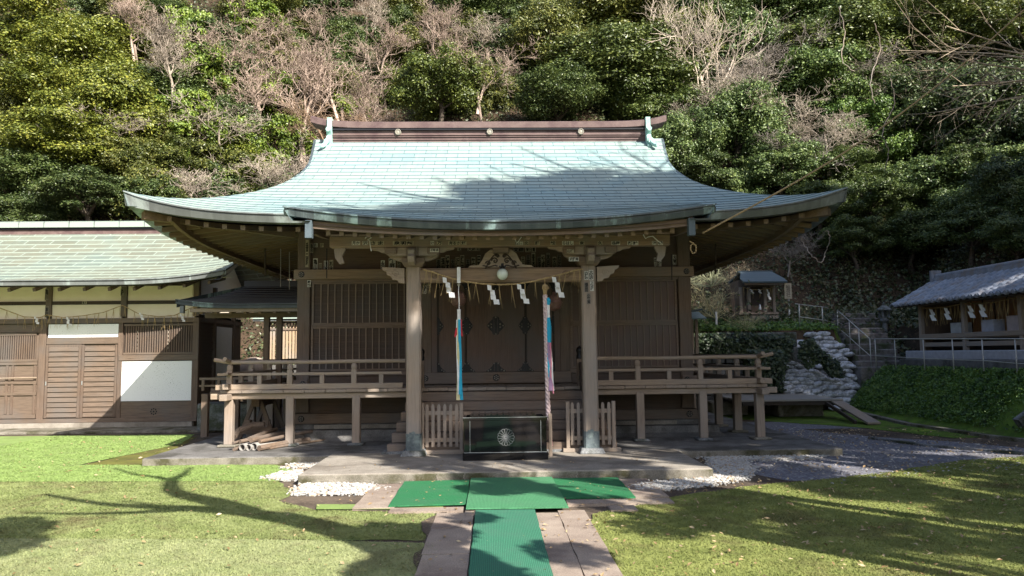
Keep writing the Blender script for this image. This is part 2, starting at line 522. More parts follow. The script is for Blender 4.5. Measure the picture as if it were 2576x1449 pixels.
M['mat_dull'] = mat_green('faded_green_mat', (0.04, 0.18, 0.08), (0.09, 0.29, 0.14))
M['mat_blue'] = mat_green('blue_green_mat', (0.03, 0.14, 0.085), (0.06, 0.23, 0.14))
# ================================================================ SETTING: ground and hillside
def smo(a, b, x):
    t = np.clip((np.asarray(x, float)-a)/(b-a), 0, 1)
    return t*t*(3-2*t)
def pnoise(x, y, s=1.0):
    x = np.asarray(x, float)*s; y = np.asarray(y, float)*s
    return (np.sin(x*1.3+1.7*np.sin(y*0.7+1.1))+np.sin(y*1.7+1.3*np.sin(x*0.9+2.0))+0.6*np.sin(x*3.1+y*2.3)+0.4*np.sin(x*5.3-y*4.7+0.7))/3.0
SL = 1.02
def terrain(x, y):
    x = np.asarray(x, float); y = np.asarray(y, float)
    # hill behind the courtyard
    y0 = 21.6 + 4.2*smo(-14, -10, x)*(1-smo(-4.5, -2.5, x))
    back = SL*np.clip(y-y0, 0, None)
    back_r = 2.55 + 1.0*np.clip(y-25.2, 0, None)
    inter = smo(5.0, 5.6, x)
    terr = (2.15+0.1*np.clip(y-20.4, 0, 5))*smo(20.35, 20.6, y)
    right_back = np.maximum(terr, np.where(y > 25.2, back_r, 0))
    h = back*(1-inter) + right_back*inter
    # bank and shelf along the right side
    bank = 1.12*np.clip((x-9.2)/0.95, 0, 1)**0.8*smo(11.0, 12.5, y)*(1-smo(19.6, 19.9, y)*(1-smo(10.9, 11.1, x)))
    bank = bank + 0.3*smo(10.4, 12.2, x)*smo(11.0, 12.5, y)
    side = np.where(x > 12.6, 1.42+0.95*(x-12.6), 0)
    h = np.maximum(np.maximum(h, bank), side)
    # left hill, far beyond the office building
    h = np.maximum(h, np.clip(-x-24, 0, None)*0.8)
    h = np.where((x > 9.6) & (x < 11.8) & (y > 19.5) & (y < 23.4), np.minimum(h, 0.85+0.574*(y-19.75)), h)
    k = smo(2.6, 5.0, h)
    h = h + k*(0.35*pnoise(x, y, 0.5)+0.15*pnoise(x, y, 1.7))
    return h

o = MB().add([(-150, -120, 0), (150, -120, 0), (150, 150, 0), (-150, 150, 0)], [(0, 1, 2, 3)]).build('ground', M['soil'])
tag(o, kind='structure')
xs = np.concatenate([np.arange(-70, 4, 0.7), np.arange(4, 16, 0.25), np.arange(16, 71, 0.7)])
ys = np.concatenate([np.arange(-45, 10, 1.5), np.arange(10, 28, 0.25), np.arange(28, 85, 0.8)])
X, Y = np.meshgrid(xs, ys)
Z = terrain(X, Y)-0.03
nx, ny = len(xs), len(ys)
idx = np.arange(nx*ny).reshape(ny, nx)
F = np.stack([idx[:-1, :-1], idx[:-1, 1:], idx[1:, 1:], idx[1:, :-1]], -1).reshape(-1, 4)
Zf = Z.ravel()
keep = Zf[F].max(1) > 0.0
Xc = X.ravel()[F].mean(1)[keep]; Yc = Y.ravel()[F].mean(1)[keep]
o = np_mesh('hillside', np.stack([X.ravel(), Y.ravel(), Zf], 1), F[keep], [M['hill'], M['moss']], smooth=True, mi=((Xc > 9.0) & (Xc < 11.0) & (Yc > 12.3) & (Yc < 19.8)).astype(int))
tag(o, kind='structure')

def sheet(name, pts, z, mat, kind='structure', sub=False):
    """flat outlined sheet lying z metres above the ground"""
    o = MB().add([(p[0], p[1], z) for p in pts], [list(range(len(pts)))]).build(name, mat)
    if kind: tag(o, kind=kind)
    return o
def P(*a): return [gp(*p) for p in a]
def wob(pts, amp=0.05, step=0.25, closed=True, seed=1):
    """irregular edge for an outline"""
    rr = random.Random(seed); out = []
    for i in range(len(pts)):
        a = Vector(pts[i]); b = Vector(pts[(i+1) % len(pts)])
        n = max(1, int((b-a).length/step)); n = min(n, 60)
        nn = Vector((-(b-a).y, (b-a).x)); nn = nn.normalized() if nn.length > 0 else nn
        for k in range(n):
            q = a+(b-a)*k/n
            if k: q = q+nn*rr.uniform(-amp, amp)
            out.append((q.x, q.y))
    return out
LAWN_B = P((-900, 1096), (0, 1099), (300, 1096), (490, 1094), (455, 1118), (200, 1171), (400, 1172), (690, 1171), (752, 1188), (700, 1213), (0, 1214), (-900, 1214))
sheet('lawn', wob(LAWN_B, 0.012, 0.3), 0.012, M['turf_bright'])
g1, g2, g3, g4 = gp(-900, 1214), gp(0, 1214), gp(700, 1213), gp(770, 1240)
LAWN_L = [g1, g2, g3, gp(735, 1240), gp(700, 1262), gp(795, 1286), gp(1110, 1292), gp(1108, 1360)]
LAWN_L2 = [gp(1108, 1356), gp(-900, 1356), g1]
LAWN_L = LAWN_L+LAWN_L2[1:2]
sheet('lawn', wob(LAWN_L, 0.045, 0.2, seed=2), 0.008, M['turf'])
LAWN_P = [gp(-900, 1358), gp(700, 1362), gp(1106, 1372), gp(1078, 1449), (-0.62, 2.0), (-0.6, -6), (-14, -6)]
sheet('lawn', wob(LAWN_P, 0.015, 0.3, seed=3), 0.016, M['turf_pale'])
sheet('lawn', wob(P((797, 1273), (1115, 1273), (1115, 1286), (795, 1286)), 0.006, 0.3, seed=4), 0.02, M['turf_bright'])
LAWN_R = P((1490, 1296), (1600, 1275), (1700, 1252), (1900, 1224), (2070, 1208), (2250, 1188), (2420, 1160), (2576, 1150), (2900, 1120))+[(14, 9.5), (14, -6), (0.98, -6), (0.95, 3.0)]+P((1560, 1449), (1520, 1380))
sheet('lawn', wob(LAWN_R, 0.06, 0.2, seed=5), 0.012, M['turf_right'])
sheet('path', wob(P((1052, 1449), (1040, 1410), (1072, 1350), (1060, 1318), (1098, 1300), (1122, 1288), (1112, 1372), (1090, 1449)), 0.04, 0.12, seed=12), 0.021, M['soil'])
sheet('path', wob(P((700, 1262), (760, 1240), (980, 1232), (1000, 1262), (1110, 1275), (1100, 1290), (800, 1290)), 0.04, 0.12, seed=13), 0.005, M['soil'])
GRAV = P((1880, 1062), (2050, 1085), (2200, 1100), (2400, 1112), (2576, 1128), (3000, 1150), (2800, 1165), (2576, 1180), (2350, 1192), (2120, 1215), (1980, 1210), (1880, 1190), (1790, 1166), (2080, 1132), (1960, 1090))
sheet('gravel_path', wob(GRAV, 0.05, 0.3, seed=6), 0.006, M['gravel'])
sheet('gravel_path', [(4.4, 15.4), (9.1, 15.4), (9.1, 17), (4.4, 17.0)], 0.005, M['gravel'])
sheet('moss_ground', wob(P((1735, 1030), (1990, 1033), (2080, 1030), (2200, 1056), (2330, 1070), (2480, 1100), (2400, 1104), (2180, 1078), (1950, 1062), (1740, 1046)), 0.05, 0.3, seed=8), 0.010, M['moss'])
sheet('moss_ground', wob(P((215, 1170), (330, 1142), (455, 1104), (500, 1099), (420, 1140), (360, 1158), (560, 1153), (840, 1150), (800, 1166), (690, 1171)), 0.04, 0.2, seed=9), 0.007, M['litter_moss'])
# concrete kerb strips of the little path below the bank
kb = MB()
kp = [gp(2135, 1035), gp(2290, 1072), gp(2400, 1088), gp(2500, 1104), gp(2700, 1125)]
for a, b in zip(kp[:-1], kp[1:]):
    kb.beam((a[0], a[1], 0.03), (b[0], b[1], 0.03), 0.16, 0.06)
tag(kb.build('kerb', M['old_concrete']), kind='structure')
kb = MB()
kp = [gp(2190, 1105), gp(2330, 1124), gp(2576, 1145), gp(2700, 1156)]
for a, b in zip(kp[:-1], kp[1:]):
    kb.beam((a[0], a[1], 0.02), (b[0], b[1], 0.02), 0.12, 0.05)
tag(kb.build('kerb', M['grey_stone']), kind='structure')
# soil edge along the office
sheet('path', [(-16, 15.75), (-4.8, 15.75), (-4.8, 16.35), (-16, 16.35)], 0.004, M['soil'])

# grass blades in the turf, one mesh per sheet
def inside(px, py, poly):
    c = np.zeros(len(px), bool); n = len(poly)
    for i in range(n):
        x1, y1 = poly[i]; x2, y2 = poly[(i+1) % n]
        if y1 == y2: continue
        k = ((y1 > py) != (y2 > py)) & (px < (x2-x1)*(py-y1)/(y2-y1)+x1)
        c ^= k
    return c
rng = np.random.default_rng(3)
def blades(poly, n, z, mat, h=0.022, box=None):
    a = np.array(poly); lo, hi = a.min(0), a.max(0)
    if box: lo = np.maximum(lo, box[:2]); hi = np.minimum(hi, box[2:])
    # denser towards the camera
    x = rng.uniform(lo[0], hi[0], n*3); u = rng.random(n*3)
    y = lo[1]+(hi[1]-lo[1])*u**1.5
    k = inside(x, y, poly) & (np.abs(x) < y*0.78+0.6)
    x, y = x[k][:n], y[k][:n]; m = len(x)
    th = rng.uniform(0, 2*np.pi, m); ww = 0.0018+0.0004*y; hh = h*rng.uniform(0.4, 1.2, m)
    lx, ly = rng.normal(0, 0.012, m), rng.normal(0, 0.012, m)
    V = np.empty((m, 3, 3))
    V[:, 0] = np.stack([x-np.cos(th)*ww, y-np.sin(th)*ww, np.full(m, z)], 1)
    V[:, 1] = np.stack([x+np.cos(th)*ww, y+np.sin(th)*ww, np.full(m, z)], 1)
    V[:, 2] = np.stack([x+lx, y+ly, z+hh], 1)
    o = np_mesh('grass', V.reshape(-1, 3), np.arange(m*3).reshape(-1, 3), mat)
    tag(o, 'short grass blades of the lawn', 'grass', kind='stuff')
blades(LAWN_B, 60000, 0.012, M['turf_bright'], 0.011, (-9, 8, 0, 18))
blades(LAWN_L, 70000, 0.008, M['turf'], 0.015, (-8, 5, 2, 18))
blades(LAWN_P, 70000, 0.016, M['turf_pale'], 0.014, (-6, 4.5, 1, 18))
blades(LAWN_R, 140000, 0.012, M['turf_right'], 0.015, (0, 4.5, 12, 14))

# ---------------------------------------------------------------- small stones
ICO = None
def ico():
    t = (1+5**0.5)/2
    v = np.array([(-1, t, 0), (1, t, 0), (-1, -t, 0), (1, -t, 0), (0, -1, t), (0, 1, t), (0, -1, -t), (0, 1, -t), (t, 0, -1), (t, 0, 1), (-t, 0, -1), (-t, 0, 1)])/1.9
    f = np.array([(0, 11, 5), (0, 5, 1), (0, 1, 7), (0, 7, 10), (0, 10, 11), (1, 5, 9), (5, 11, 4), (11, 10, 2), (10, 7, 6), (7, 1, 8), (3, 9, 4), (3, 4, 2), (3, 2, 6), (3, 6, 8), (3, 8, 9), (4, 9, 5), (2, 4, 11), (6, 2, 10), (8, 6, 7), (9, 8, 1)])
    return v, f
def stones(name, xyz, r, mats, flat=0.6, label=None, cat=None, jit=0.25):
    v, f = ico(); n = len(xyz)
    V = np.repeat(v[None], n, 0)*(1+rng.uniform(-jit, jit, (n, 12, 1)))
    V = V*np.stack([r*rng.uniform(0.7, 1.5, n), r*rng.uniform(0.7, 1.2, n), r*flat*rng.uniform(0.7, 1.2, n)], 1)[:, None]
    th = rng.uniform(0, 6.28, n)[:, None]
    x = V[..., 0]*np.cos(th)-V[..., 1]*np.sin(th); y = V[..., 0]*np.sin(th)+V[..., 1]*np.cos(th)
    V = np.stack([x, y, V[..., 2]], -1)+xyz[:, None]
    Fi = (f[None]+np.arange(n)[:, None, None]*12).reshape(-1, 3)
    mi = np.repeat(rng.choice(len(mats), n, p=[0.62, 0.26, 0.12][:len(mats)] if len(mats) == 3 else None), 20)
    o = np_mesh(name, V.reshape(-1, 3), Fi, mats, mi=mi)
    return tag(o, label, cat, kind='stuff')
PEB = [plain('white_pebble', (0.46, 0.445, 0.415), 0.9), plain('grey_pebble', (0.36, 0.35, 0.34), 0.8), plain('tan_pebble', (0.36, 0.27, 0.19), 0.8)]
def scatter_in(poly, n, edge=0.08):
    a = np.array(poly); lo, hi = a.min(0), a.max(0)
    x = rng.uniform(lo[0], hi[0], n*4); y = rng.uniform(lo[1], hi[1], n*4)
    k = inside(x, y, poly); x, y = x[k][:n], y[k][:n]
    return x+rng.normal(0, edge, len(x)), y+rng.normal(0, edge, len(x))
pats = [
    (P((735, 1249), (745, 1232), (770, 1217), (930, 1221), (975, 1234), (900, 1247)), 2100),
    (P((665, 1207), (690, 1196), (752, 1185), (760, 1200), (740, 1212)), 900),
    (P((705, 1180), (745, 1168), (815, 1163), (790, 1180)), 600),
    (P((1600, 1238), (1595, 1222), (1790, 1205), (1790, 1150), (1850, 1152), (1895, 1180), (1870, 1210), (1760, 1228)), 7500),
    (P((1750, 1154), (1840, 1146), (2060, 1137), (2085, 1146), (2040, 1157), (1900, 1162)), 3600),
    (P((430, 1160), (560, 1160), (700, 1150), (700, 1165), (450, 1167)), 160),
]
xx = []; yy = []
for poly, n in pats:
    x, y = scatter_in(poly, n, 0.045); xx.append(x); yy.append(y)
xx = np.concatenate(xx); yy = np.concatenate(yy)
zz = rng.uniform(0.004, 0.03, len(xx))
stones('pebbles', np.stack([xx, yy, zz], 1), rng.uniform(0.010, 0.023, len(xx)), PEB, 0.65, 'white pebbles along the edges of the concrete platforms', 'pebbles')
# loose bits on gravel and soil
x, y = scatter_in(GRAV, 1000, 0.1)
stones('loose_gravel', np.stack([x, y, np.full(len(x), 0.012)], 1), rng.uniform(0.01, 0.022, len(x)), [plain('dark_gravel', (0.22, 0.22, 0.25), 0.8), PEB[1], PEB[0]], 0.6, 'loose grey gravel on the path', 'gravel')
# fallen leaves
def leaf_quads(c, nrm, size, asp=0.5, rr=None):
    """rhombus leaves: centres (n,3), normals (n,3), size (n,)"""
    n = len(c)
    a = rng.normal(size=(n, 3)); a -= nrm*(a*nrm).sum(1, keepdims=True)
    a /= np.linalg.norm(a, axis=1, keepdims=True)+1e-9
    b = np.cross(nrm, a)
    s = size[:, None]
    V = np.stack([c-a*s, c+b*s*asp+nrm*s*0.12, c+a*s, c-b*s*asp+nrm*s*0.12], 1)
    return V.reshape(-1, 3), np.arange(n*4).reshape(-1, 4)
x = rng.uniform(-9, 10, 8000); y = 4.6+10.5*rng.random(8000)**1.3
k = (np.abs(x) < y*0.75+0.5) & ~((x > -2.6) & (x < 2.9) & (y > 9.55)) & ~((x > -5.3) & (x < 5.4) & (y > 11.2)) & ((x > 0.3) | (rng.random(8000) < 0.28))
x, y = x[k], y[k]; n = len(x)
nm = rng.normal(0, 0.35, (n, 3)); nm[:, 2] = 1; nm /= np.linalg.norm(nm, axis=1, keepdims=True)
V, Fq = leaf_quads(np.stack([x, y, np.full(n, 0.036)], 1), nm, rng.uniform(0.010, 0.027, n)*(0.85+0.05*y), 0.45)
tag(np_mesh('fallen_leaves', V, Fq, M['dry']), 'dry tan leaves scattered over the lawns', 'leaves', kind='stuff')
# on the platform and the mats too
x = rng.uniform(-2.3, 2.6, 240); y = rng.uniform(7.8, 10.6, 240)
z = np.where(y > 9.62, 0.142, 0.045); k = (y > 9.62) | ((x > -1.0) & (x < 1.4)); x, y, z = x[k], y[k], z[k]; n = len(x)
nm = rng.normal(0, 0.3, (n, 3)); nm[:, 2] = 1; nm /= np.linalg.norm(nm, axis=1, keepdims=True)
V, Fq = leaf_quads(np.stack([x, y, z], 1), nm, rng.uniform(0.010, 0.028, n), 0.45)
tag(np_mesh('fallen_leaves', V, Fq, M['dry']), 'dry leaves lying on the green mats and the platform', 'leaves', kind='stuff')

# ---------------------------------------------------------------- approach: paving slabs and mats
def slab(poly, z0, z1, mat, label, group, name='paving_slab', cat='paving slab', wobble=0.006, seed=0, bevel=0.006):
    o = MB().prism(wob(poly, wobble, 0.2, seed=seed), z0, z1, 'xy').build(name, mat, bevel=0)
    return tag(o, label, cat, group)
ys_ = [1.2, 2.5, 3.8, 5.15, 6.15, 7.05, 7.72]
for i in range(len(ys_)-1):
    y0, y1 = ys_[i], ys_[i+1]
    slab([(-0.57, y0+0.01), (-0.19, y0+0.01), (-0.19, y1-0.01), (-0.56, y1-0.01)], 0.0, 0.025, M['stone'], 'tan paving slab along the left edge of the green runner', 'paving slabs left of the runner', seed=i)
ys_ = [1.2, 2.6, 3.9, 5.3, 6.4, 7.65]
for i in range(len(ys_)-1):
    y0, y1 = ys_[i], ys_[i+1]
    for (x0, x1, q) in ((0.40, 0.64, 0), (0.65, 0.92, 1)):
        sh = 0.35*q
        slab([(x0, y0+sh*0.3+0.01), (x1, y0+sh*0.3+0.01), (x1, y1+sh*0.3-0.008), (x0, y1+sh*0.3-0.008)], 0.0, 0.024, M['stone'], 'tan paving slab in the strip right of the green runner', 'paving slabs right of the runner', seed=20+i*2+q)
for i, (x0, x1, y0, y1, lb) in enumerate(((-1.45, -1.02, 8.0, 9.45, 'stone slab at the left end of the green mats'), (1.55, 1.92, 8.35, 9.55, 'long stone slab beside the right end of the green mats'),
        (-1.05, -0.30, 7.78, 7.98, 'narrow kerb stone before the left green mat'), (-0.28, -0.02, 7.6, 7.9, 'small square stone by the corner of the centre mat'), (0.78, 1.90, 8.02, 8.26, 'long kerb stone before the right green mat'), (1.18, 1.45, 7.68, 7.92, 'small loose stone slab standing alone on the right lawn'))):
    slab([(x0, y0), (x1, y0), (x1, y1), (x0, y1)], 0.0, 0.03, M['stone'], lb, None, seed=50+i)
def mat_(poly, z, mat, label, seed):
    o = MB().prism(wob(poly, 0.004, 0.15, seed=seed), z, z+0.014, 'xy').build('entrance_mat', mat)
    tag(o, label, 'mat', 'green mats before the platform')
mat_([(-1.08, 8.02), (-0.27, 8.07), (-0.29, 9.57), (-1.09, 9.52)], 0.031, M['mat_bright'], 'green mat at the left of the three before the platform', 1)
mat_([(-0.27, 7.75), (0.76, 7.73), (0.74, 9.6), (-0.27, 9.6)], 0.047, M['mat_dull'], 'faded green centre mat between the two side mats', 2)
mat_([(0.72, 8.30), (1.54, 8.27), (1.56, 9.58), (0.72, 9.58)], 0.031, M['mat_bright'], 'vivid green mat at the right of the three before the platform', 3)
mat_([(-0.18, -1.0), (0.41, -1.0), (0.42, 7.72), (-0.175, 7.74)], 0.030, M['mat_blue'], 'long blue green runner leading up the path', 4)

# ---------------------------------------------------------------- concrete platforms
pf = empty('concrete_platform', (0, 0, 0), 'low cracked concrete platform under the offertory box', 'platform', 'concrete platforms')
b = MB().box(-2.41, 2.77, 9.62, 11.60, 0.0, 0.13); b.build('platform_top', M['concrete'], pf, bevel=0.008)
MB().box(-2.418, 2.778, 9.612, 9.80, 0.0, 0.118).build('edge_kerb', M['old_concrete'], pf, bevel=0.006)
for x0, yy0, x1 in ((-0.72, 9.6, -0.66), (-0.38, 9.6, -0.33), (1.03, 9.6, 1.08)):
    q = MB(); a = (x0+x1)/2
    for k in range(5):
        z = 0.012+k*0.021; xo = a+math.sin(k*2.1+x0)*0.008
        q.box(xo-0.007, xo+0.007, 9.606, 9.613, z, z+0.021)
    q.build('crack_filler', M['concrete'], pf)
pb = empty('concrete_platform', (0, 0, 0), 'wide concrete platform the shrine hall and its veranda posts stand on', 'platform', 'concrete platforms')
MB().box(-5.15, 5.28, 11.45, 18.6, 0.0, 0.122).build('platform_top', M['foundation'], pb, bevel=0.008)
MB().box(-5.16, 5.29, 11.442, 11.6, 0.0, 0.108).build('edge_kerb', M['old_concrete'], pb, bevel=0.006)
# ================================================================ SHRINE HALL
HC = 0.08            # centre of the hall walls
PC = 0.15            # centre of the porch
YW = 13.85           # wall plane
hall = empty('shrine_hall', (0, 0, 0), 'large wooden shrine hall with a verdigris copper roof, porch and raised veranda', 'shrine')

# ---- roof
EY, RY, EX, EZ = 11.75, 16.55, 5.72, 3.80
def prof(t): return EZ + 0.311*t + 0.0475*t*t
XM = [(0, 5.72), (0.6, 5.30), (1.25, 4.78), (1.8, 4.32), (2.2, 4.05), (2.6, 3.88), (3.2, 3.74), (3.6, 3.72), (4.2, 3.80), (4.85, 3.90)]
def xm(t):
    for (a, xa), (b_, xb) in zip(XM[:-1], XM[1:]):
        if t <= b_:
            s = (t-a)/(b_-a); return xa+(xb-xa)*s
    return XM[-1][1]
def upt(x, t):
    return 0.39*min(abs(x)/EX, 1.02)**6*max(0, 1-t/3.0)
RTOP = RY-EY
NC = 24
def front(side):
    """courses of the front or back slope; each course laps the one below"""
    V = []; F = []; UV = []
    nx = 72
    ts = []
    arc = 0.0; prev = (0, prof(0)); fine = []
    for k in range(481):
        t = RTOP*k/480; z = prof(t)
        arc += math.hypot(t-prev[0], z-prev[1]); prev = (t, z); fine.append((arc, t))
    tot = fine[-1][0]
    def t_at(a):
        for aa, t in fine:
            if aa >= a: return t
        return RTOP
    for c in range(NC):
        a0, a1 = tot*c/NC, tot*(c+1)/NC
        for q, (a, lift) in enumerate(((a0, 0.012), (a0+0.5*(a1-a0), 0.007), (a1, 0.001))):
            t = t_at(a)
            for i in range(nx+1):
                s = -1+2*i/nx
                x = s*xm(t)
                y = EY+t if side > 0 else 2*RY-EY-t
                V.append((x, y, prof(t)+upt(x, t)+lift)); UV.append((x+20, a/(tot/NC)*0.22))
    W = nx+1
    rows = NC*3
    for r in range(rows-1):
        for i in range(nx):
            a = r*W+i
            q = (a, a+1, a+W+1, a+W)
            F.append(q if side > 0 else q[::-1])
    F = np.array(F); UV = np.array(UV)
    return np.array(V), F, UV[F.ravel()]
V, F, UV = front(1)
roof = np_mesh('roof', V, F, M['copper'], hall, smooth=False, uv=UV)
V, F, UV = front(-1)
np_mesh('roof_back_slope', V, F, M['copper'], roof, smooth=False, uv=UV)
def sideslope(sg):
    YC = RY; HD = RY-EY
    def fn(u, v):           # u: 0 hip/upper edge .. 1 eave ; v along depth
        t = v*2*HD; t = t if t <= HD else 2*HD-t
        y = EY+v*2*HD
        xi = max(xm(t), 3.9) if t < 2.4 else 3.9
        tt = min(t, 2.3)
        zt = prof(tt)+upt(xi, tt)
        x = xi+(EX-xi)*u
        wv = abs(y-YC)/HD
        ze = EZ+0.39*wv**6*1.0
        if EX-xi < 1e-5: return (sg*x, y, ze)
        k = u
        z = zt+(ze-zt)*(k**0.82)
        return (sg*x, y, z)
    return fn
for sg in (-1, 1):
    grid('roof_side_slope', sideslope(sg), 14, 60, M['copper'], roof, uvf=lambda u, v: (v*9.6, u*1.9), flip=(sg < 0))
    # gable wall and barge board above the side slope
    g = MB(); n = 16
    tt = [2.3+(RTOP-2.3)*k/n for k in range(n+1)]
    top = [(EY+t, prof(t)-0.03) for t in tt]+[(2*RY-EY-t, prof(t)-0.03) for t in tt[::-1]]
    g.prism(top+[(2*RY-EY-2.3, prof(2.3)-0.25), (EY+2.3, prof(2.3)-0.25)], sg*3.5, sg*3.56, 'yz')
    g.build('gable_wall', M['wood_v'], roof)
    for s2 in (1, -1):
        bb = MB()
        pl = [(xm(t), t) for t in [2.0+(RTOP-2.0)*k/14 for k in range(15)]]
        for (xa, ta), (xb, tb) in zip(pl[:-1], pl[1:]):
            ya = EY+ta if s2 > 0 else 2*RY-EY-ta; yb = EY+tb if s2 > 0 else 2*RY-EY-tb
            bb.beam((sg*(xa-0.01), ya, prof(ta)-0.09), (sg*(xb-0.01), yb, prof(tb)-0.09), 0.05, 0.17)
        bb.build('barge_board', M['fascia'], roof)
# fascia: copper-clad eave edge all round
def fascia(pts, name, mat, h=0.20, inn=0.05, parent=None, back=0.18, topz=0.0):
    """strip hanging below the eave line pts (with inward vector per point)"""
    V = []; F = []
    h0 = h
    for e_ in pts:
        p, iv = Vector(e_[0]), Vector(e_[1]); h = h0+(e_[2] if len(e_) > 2 else 0)
        V += [p+Vector((0, 0, 0.004+topz)), p+Vector((0, 0, -0.016)), p+iv*0.045+Vector((0, 0, -0.018)), p+iv*0.045+Vector((0, 0, -0.042)), p+iv*0.018+Vector((0, 0, -0.044)), p+iv*inn+Vector((0, 0, -h)), p+iv*(inn+back)+Vector((0, 0, -h-0.005))]
    for i in range(len(pts)-1):
        for k in range(6):
            F.append((7*i+k, 7*i+k+1, 7*i+7+k+1, 7*i+7+k))
    return np_mesh(name, np.array([tuple(v) for v in V]), np.array(F), mat, parent)
def eave_front(s):
    x = s*EX
    return (x, EY, EZ+upt(x, 0)+0.008)
n = 60
iv = lambda s: (-0.25*s**7, 1, 0)
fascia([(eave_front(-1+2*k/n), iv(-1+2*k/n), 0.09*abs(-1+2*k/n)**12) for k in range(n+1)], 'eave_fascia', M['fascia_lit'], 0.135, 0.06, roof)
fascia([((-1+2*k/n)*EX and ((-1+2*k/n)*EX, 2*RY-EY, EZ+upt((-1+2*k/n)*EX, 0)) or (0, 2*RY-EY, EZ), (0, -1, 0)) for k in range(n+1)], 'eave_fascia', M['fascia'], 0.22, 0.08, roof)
for sg in (-1, 1):
    pts = []
    for k in range(n+1):
        y = EY+2*(RY-EY)*k/n; wv = abs(y-RY)/(RY-EY)
        pts.append(((sg*EX, y, EZ+0.39*wv**6+0.008), (-sg, 0.25*(1 if y < RY else -1)*wv**7, 0), 0.09*wv**12))
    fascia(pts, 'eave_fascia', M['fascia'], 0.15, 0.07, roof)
# soffit
WX = 3.62
def sof(side):
    def fn(u, v):
        s = -1+2*u
        if side in (1, -1):
            xe = s*(EX-0.2); xw = s*WX
            ze = EZ-0.165+upt(xe, 0); zw = 3.96
            ye = EY+0.2; yw = YW-0.02
            x = xe+(xw-xe)*v; y = ye+(yw-ye)*v; z = ze+(zw-ze)*v
            return (x, y if side == 1 else 2*RY-y, z)
        sg = side/2
        ye = RY+s*(RY-EY-0.2); yw = RY+s*(RY-YW)
        ze = EZ-0.165+0.39*abs(s)**6; zw = 3.96
        xe = EX-0.2; x = xe+(WX-xe)*v; y = ye+(yw-ye)*v; z = ze+(zw-ze)*v
        return (sg*x, y, z)
    return fn
for sd in (1, -1, 2, -2):
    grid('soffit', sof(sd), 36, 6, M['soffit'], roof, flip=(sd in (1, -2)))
# rafters
for sg in (-1, 1):
    for k in range(30):
        y = 12.05+k*0.29
        wv = abs(y-RY)/(RY-EY)
        ze = EZ-0.165+0.39*wv**6
        # start at the eave, end at the wall (or at the hip for the corner ones)
        xin = WX+0.02 if y > YW else EX-0.2-(y-EY-0.2)/(YW-EY-0.22)*(EX-0.2-WX)+0.02
        if y < YW:
            fr = (EX-0.2-xin)/(EX-0.2-WX)
        else: fr = 1.0
        zin = ze+(3.96-ze)*fr
        m = MB()
        m.beam((sg*(EX-0.25), y, ze-0.035), (sg*xin, y, zin-0.045), 0.075, 0.075)
        m.build('rafter', M['raft_x'], roof)
for k in range(36):
    x = -5.1+k*0.29
    ze = EZ-0.165+upt(x, 0)
    if abs(x) > WX:
        fr = (EX-0.2-abs(x))/(EX-0.2-WX)
    else: fr = 1
    if fr < 0.12: continue
    yin = EY+0.2+(YW-EY-0.22)*fr; zin = ze+(3.96-ze)*fr
    m = MB(); m.beam((x, EY+0.25, ze-0.035), (x, yin, zin-0.045), 0.075, 0.075)
    m.build('rafter', M['raft'], roof)
for sg in (-1, 1):
    m = MB(); m.beam((sg*(EX-0.22), EY+0.22, EZ+0.06), (sg*WX, YW, 3.84), 0.13, 0.16); m.build('hip_rafter', M['raft'], roof)
# soffit step board that runs round under the eave
for sg in (-1, 1):
    m = MB()
    pr = None
    for k in range(25):
        y = 12.05+k*0.36; wv = abs(y-RY)/(RY-EY)
        p = (sg*(EX-0.62), y, EZ-0.23+0.30*wv**6+0.04)
        if pr: m.beam(pr, p, 0.07, 0.10)
        pr = p
    m.build('eave_purlin', M['raft'], roof)

# ---- ridge
rg = MB()
rg.box(-3.47, 3.47, RY-0.16, RY+0.16, 6.10, 6.58)
rg.build('ridge', M['ridge'], hall)
ridge = bpy.data.objects[[o.name for o in bpy.data.objects if o.name.startswith('ridge')][-1]]
for z0, z1, pr_ in ((6.385, 6.40, 0.03), (6.42, 6.44, 0.045), (6.32, 6.335, 0.02)):
    MB().box(-3.46, 3.46, RY-0.16-pr_, RY+0.16+pr_, z0, z1).build('ridge_moulding', M['ridge'], ridge)
MB().box(-3.46, 3.46, RY-0.22, RY+0.22, 6.535, 6.57).build('ridge_moulding', M['dark_copper'], ridge)
def capz(x): return 6.575+0.14*(abs(x)/3.93)**10
cp = MB(); nn = 48
xsn = [-3.93+7.86*k/nn for k in range(nn+1)]
vs = []; fs = []
for x in xsn:
    z = capz(x); hh = 0.145
    for (y, dz) in ((-0.24, 0), (-0.25, hh*0.85), (-0.1, hh*1.25), (0.1, hh*1.25), (0.25, hh*0.85), (0.24, 0)):
        vs.append((x, RY+y, z+dz))
for i in range(nn):
    for k in range(6):
        fs.append((6*i+k, 6*i+(k+1) % 6, 6*(i+1)+(k+1) % 6, 6*(i+1)+k))
fs += [tuple(range(6)), tuple(6*nn+k for k in range(6))[::-1]]
cp.add(vs, fs).build('ridge_cap', M['ridge'], ridge)
for x in (-2.02, 0.0, 2.02):
    q = MB(); q.lathe([(0.0, 0.062), (0.05, 0.060), (0.065, 0.045), (0.07, 0.0)], (x, RY-0.165, 6.487), 16, 0, 'y')
    for k in range(12):
        a = k*math.pi/6; q.tube([(x+0.055*math.cos(a), RY-0.205, 6.487+0.055*math.sin(a)), (x+0.055*math.cos(a), RY-0.235, 6.487+0.055*math.sin(a))], 0.015, 6)
    q.build('ridge_crest', plain('pale_crest_metal', (0.30, 0.28, 0.23), 0.5), ridge, smooth=True)
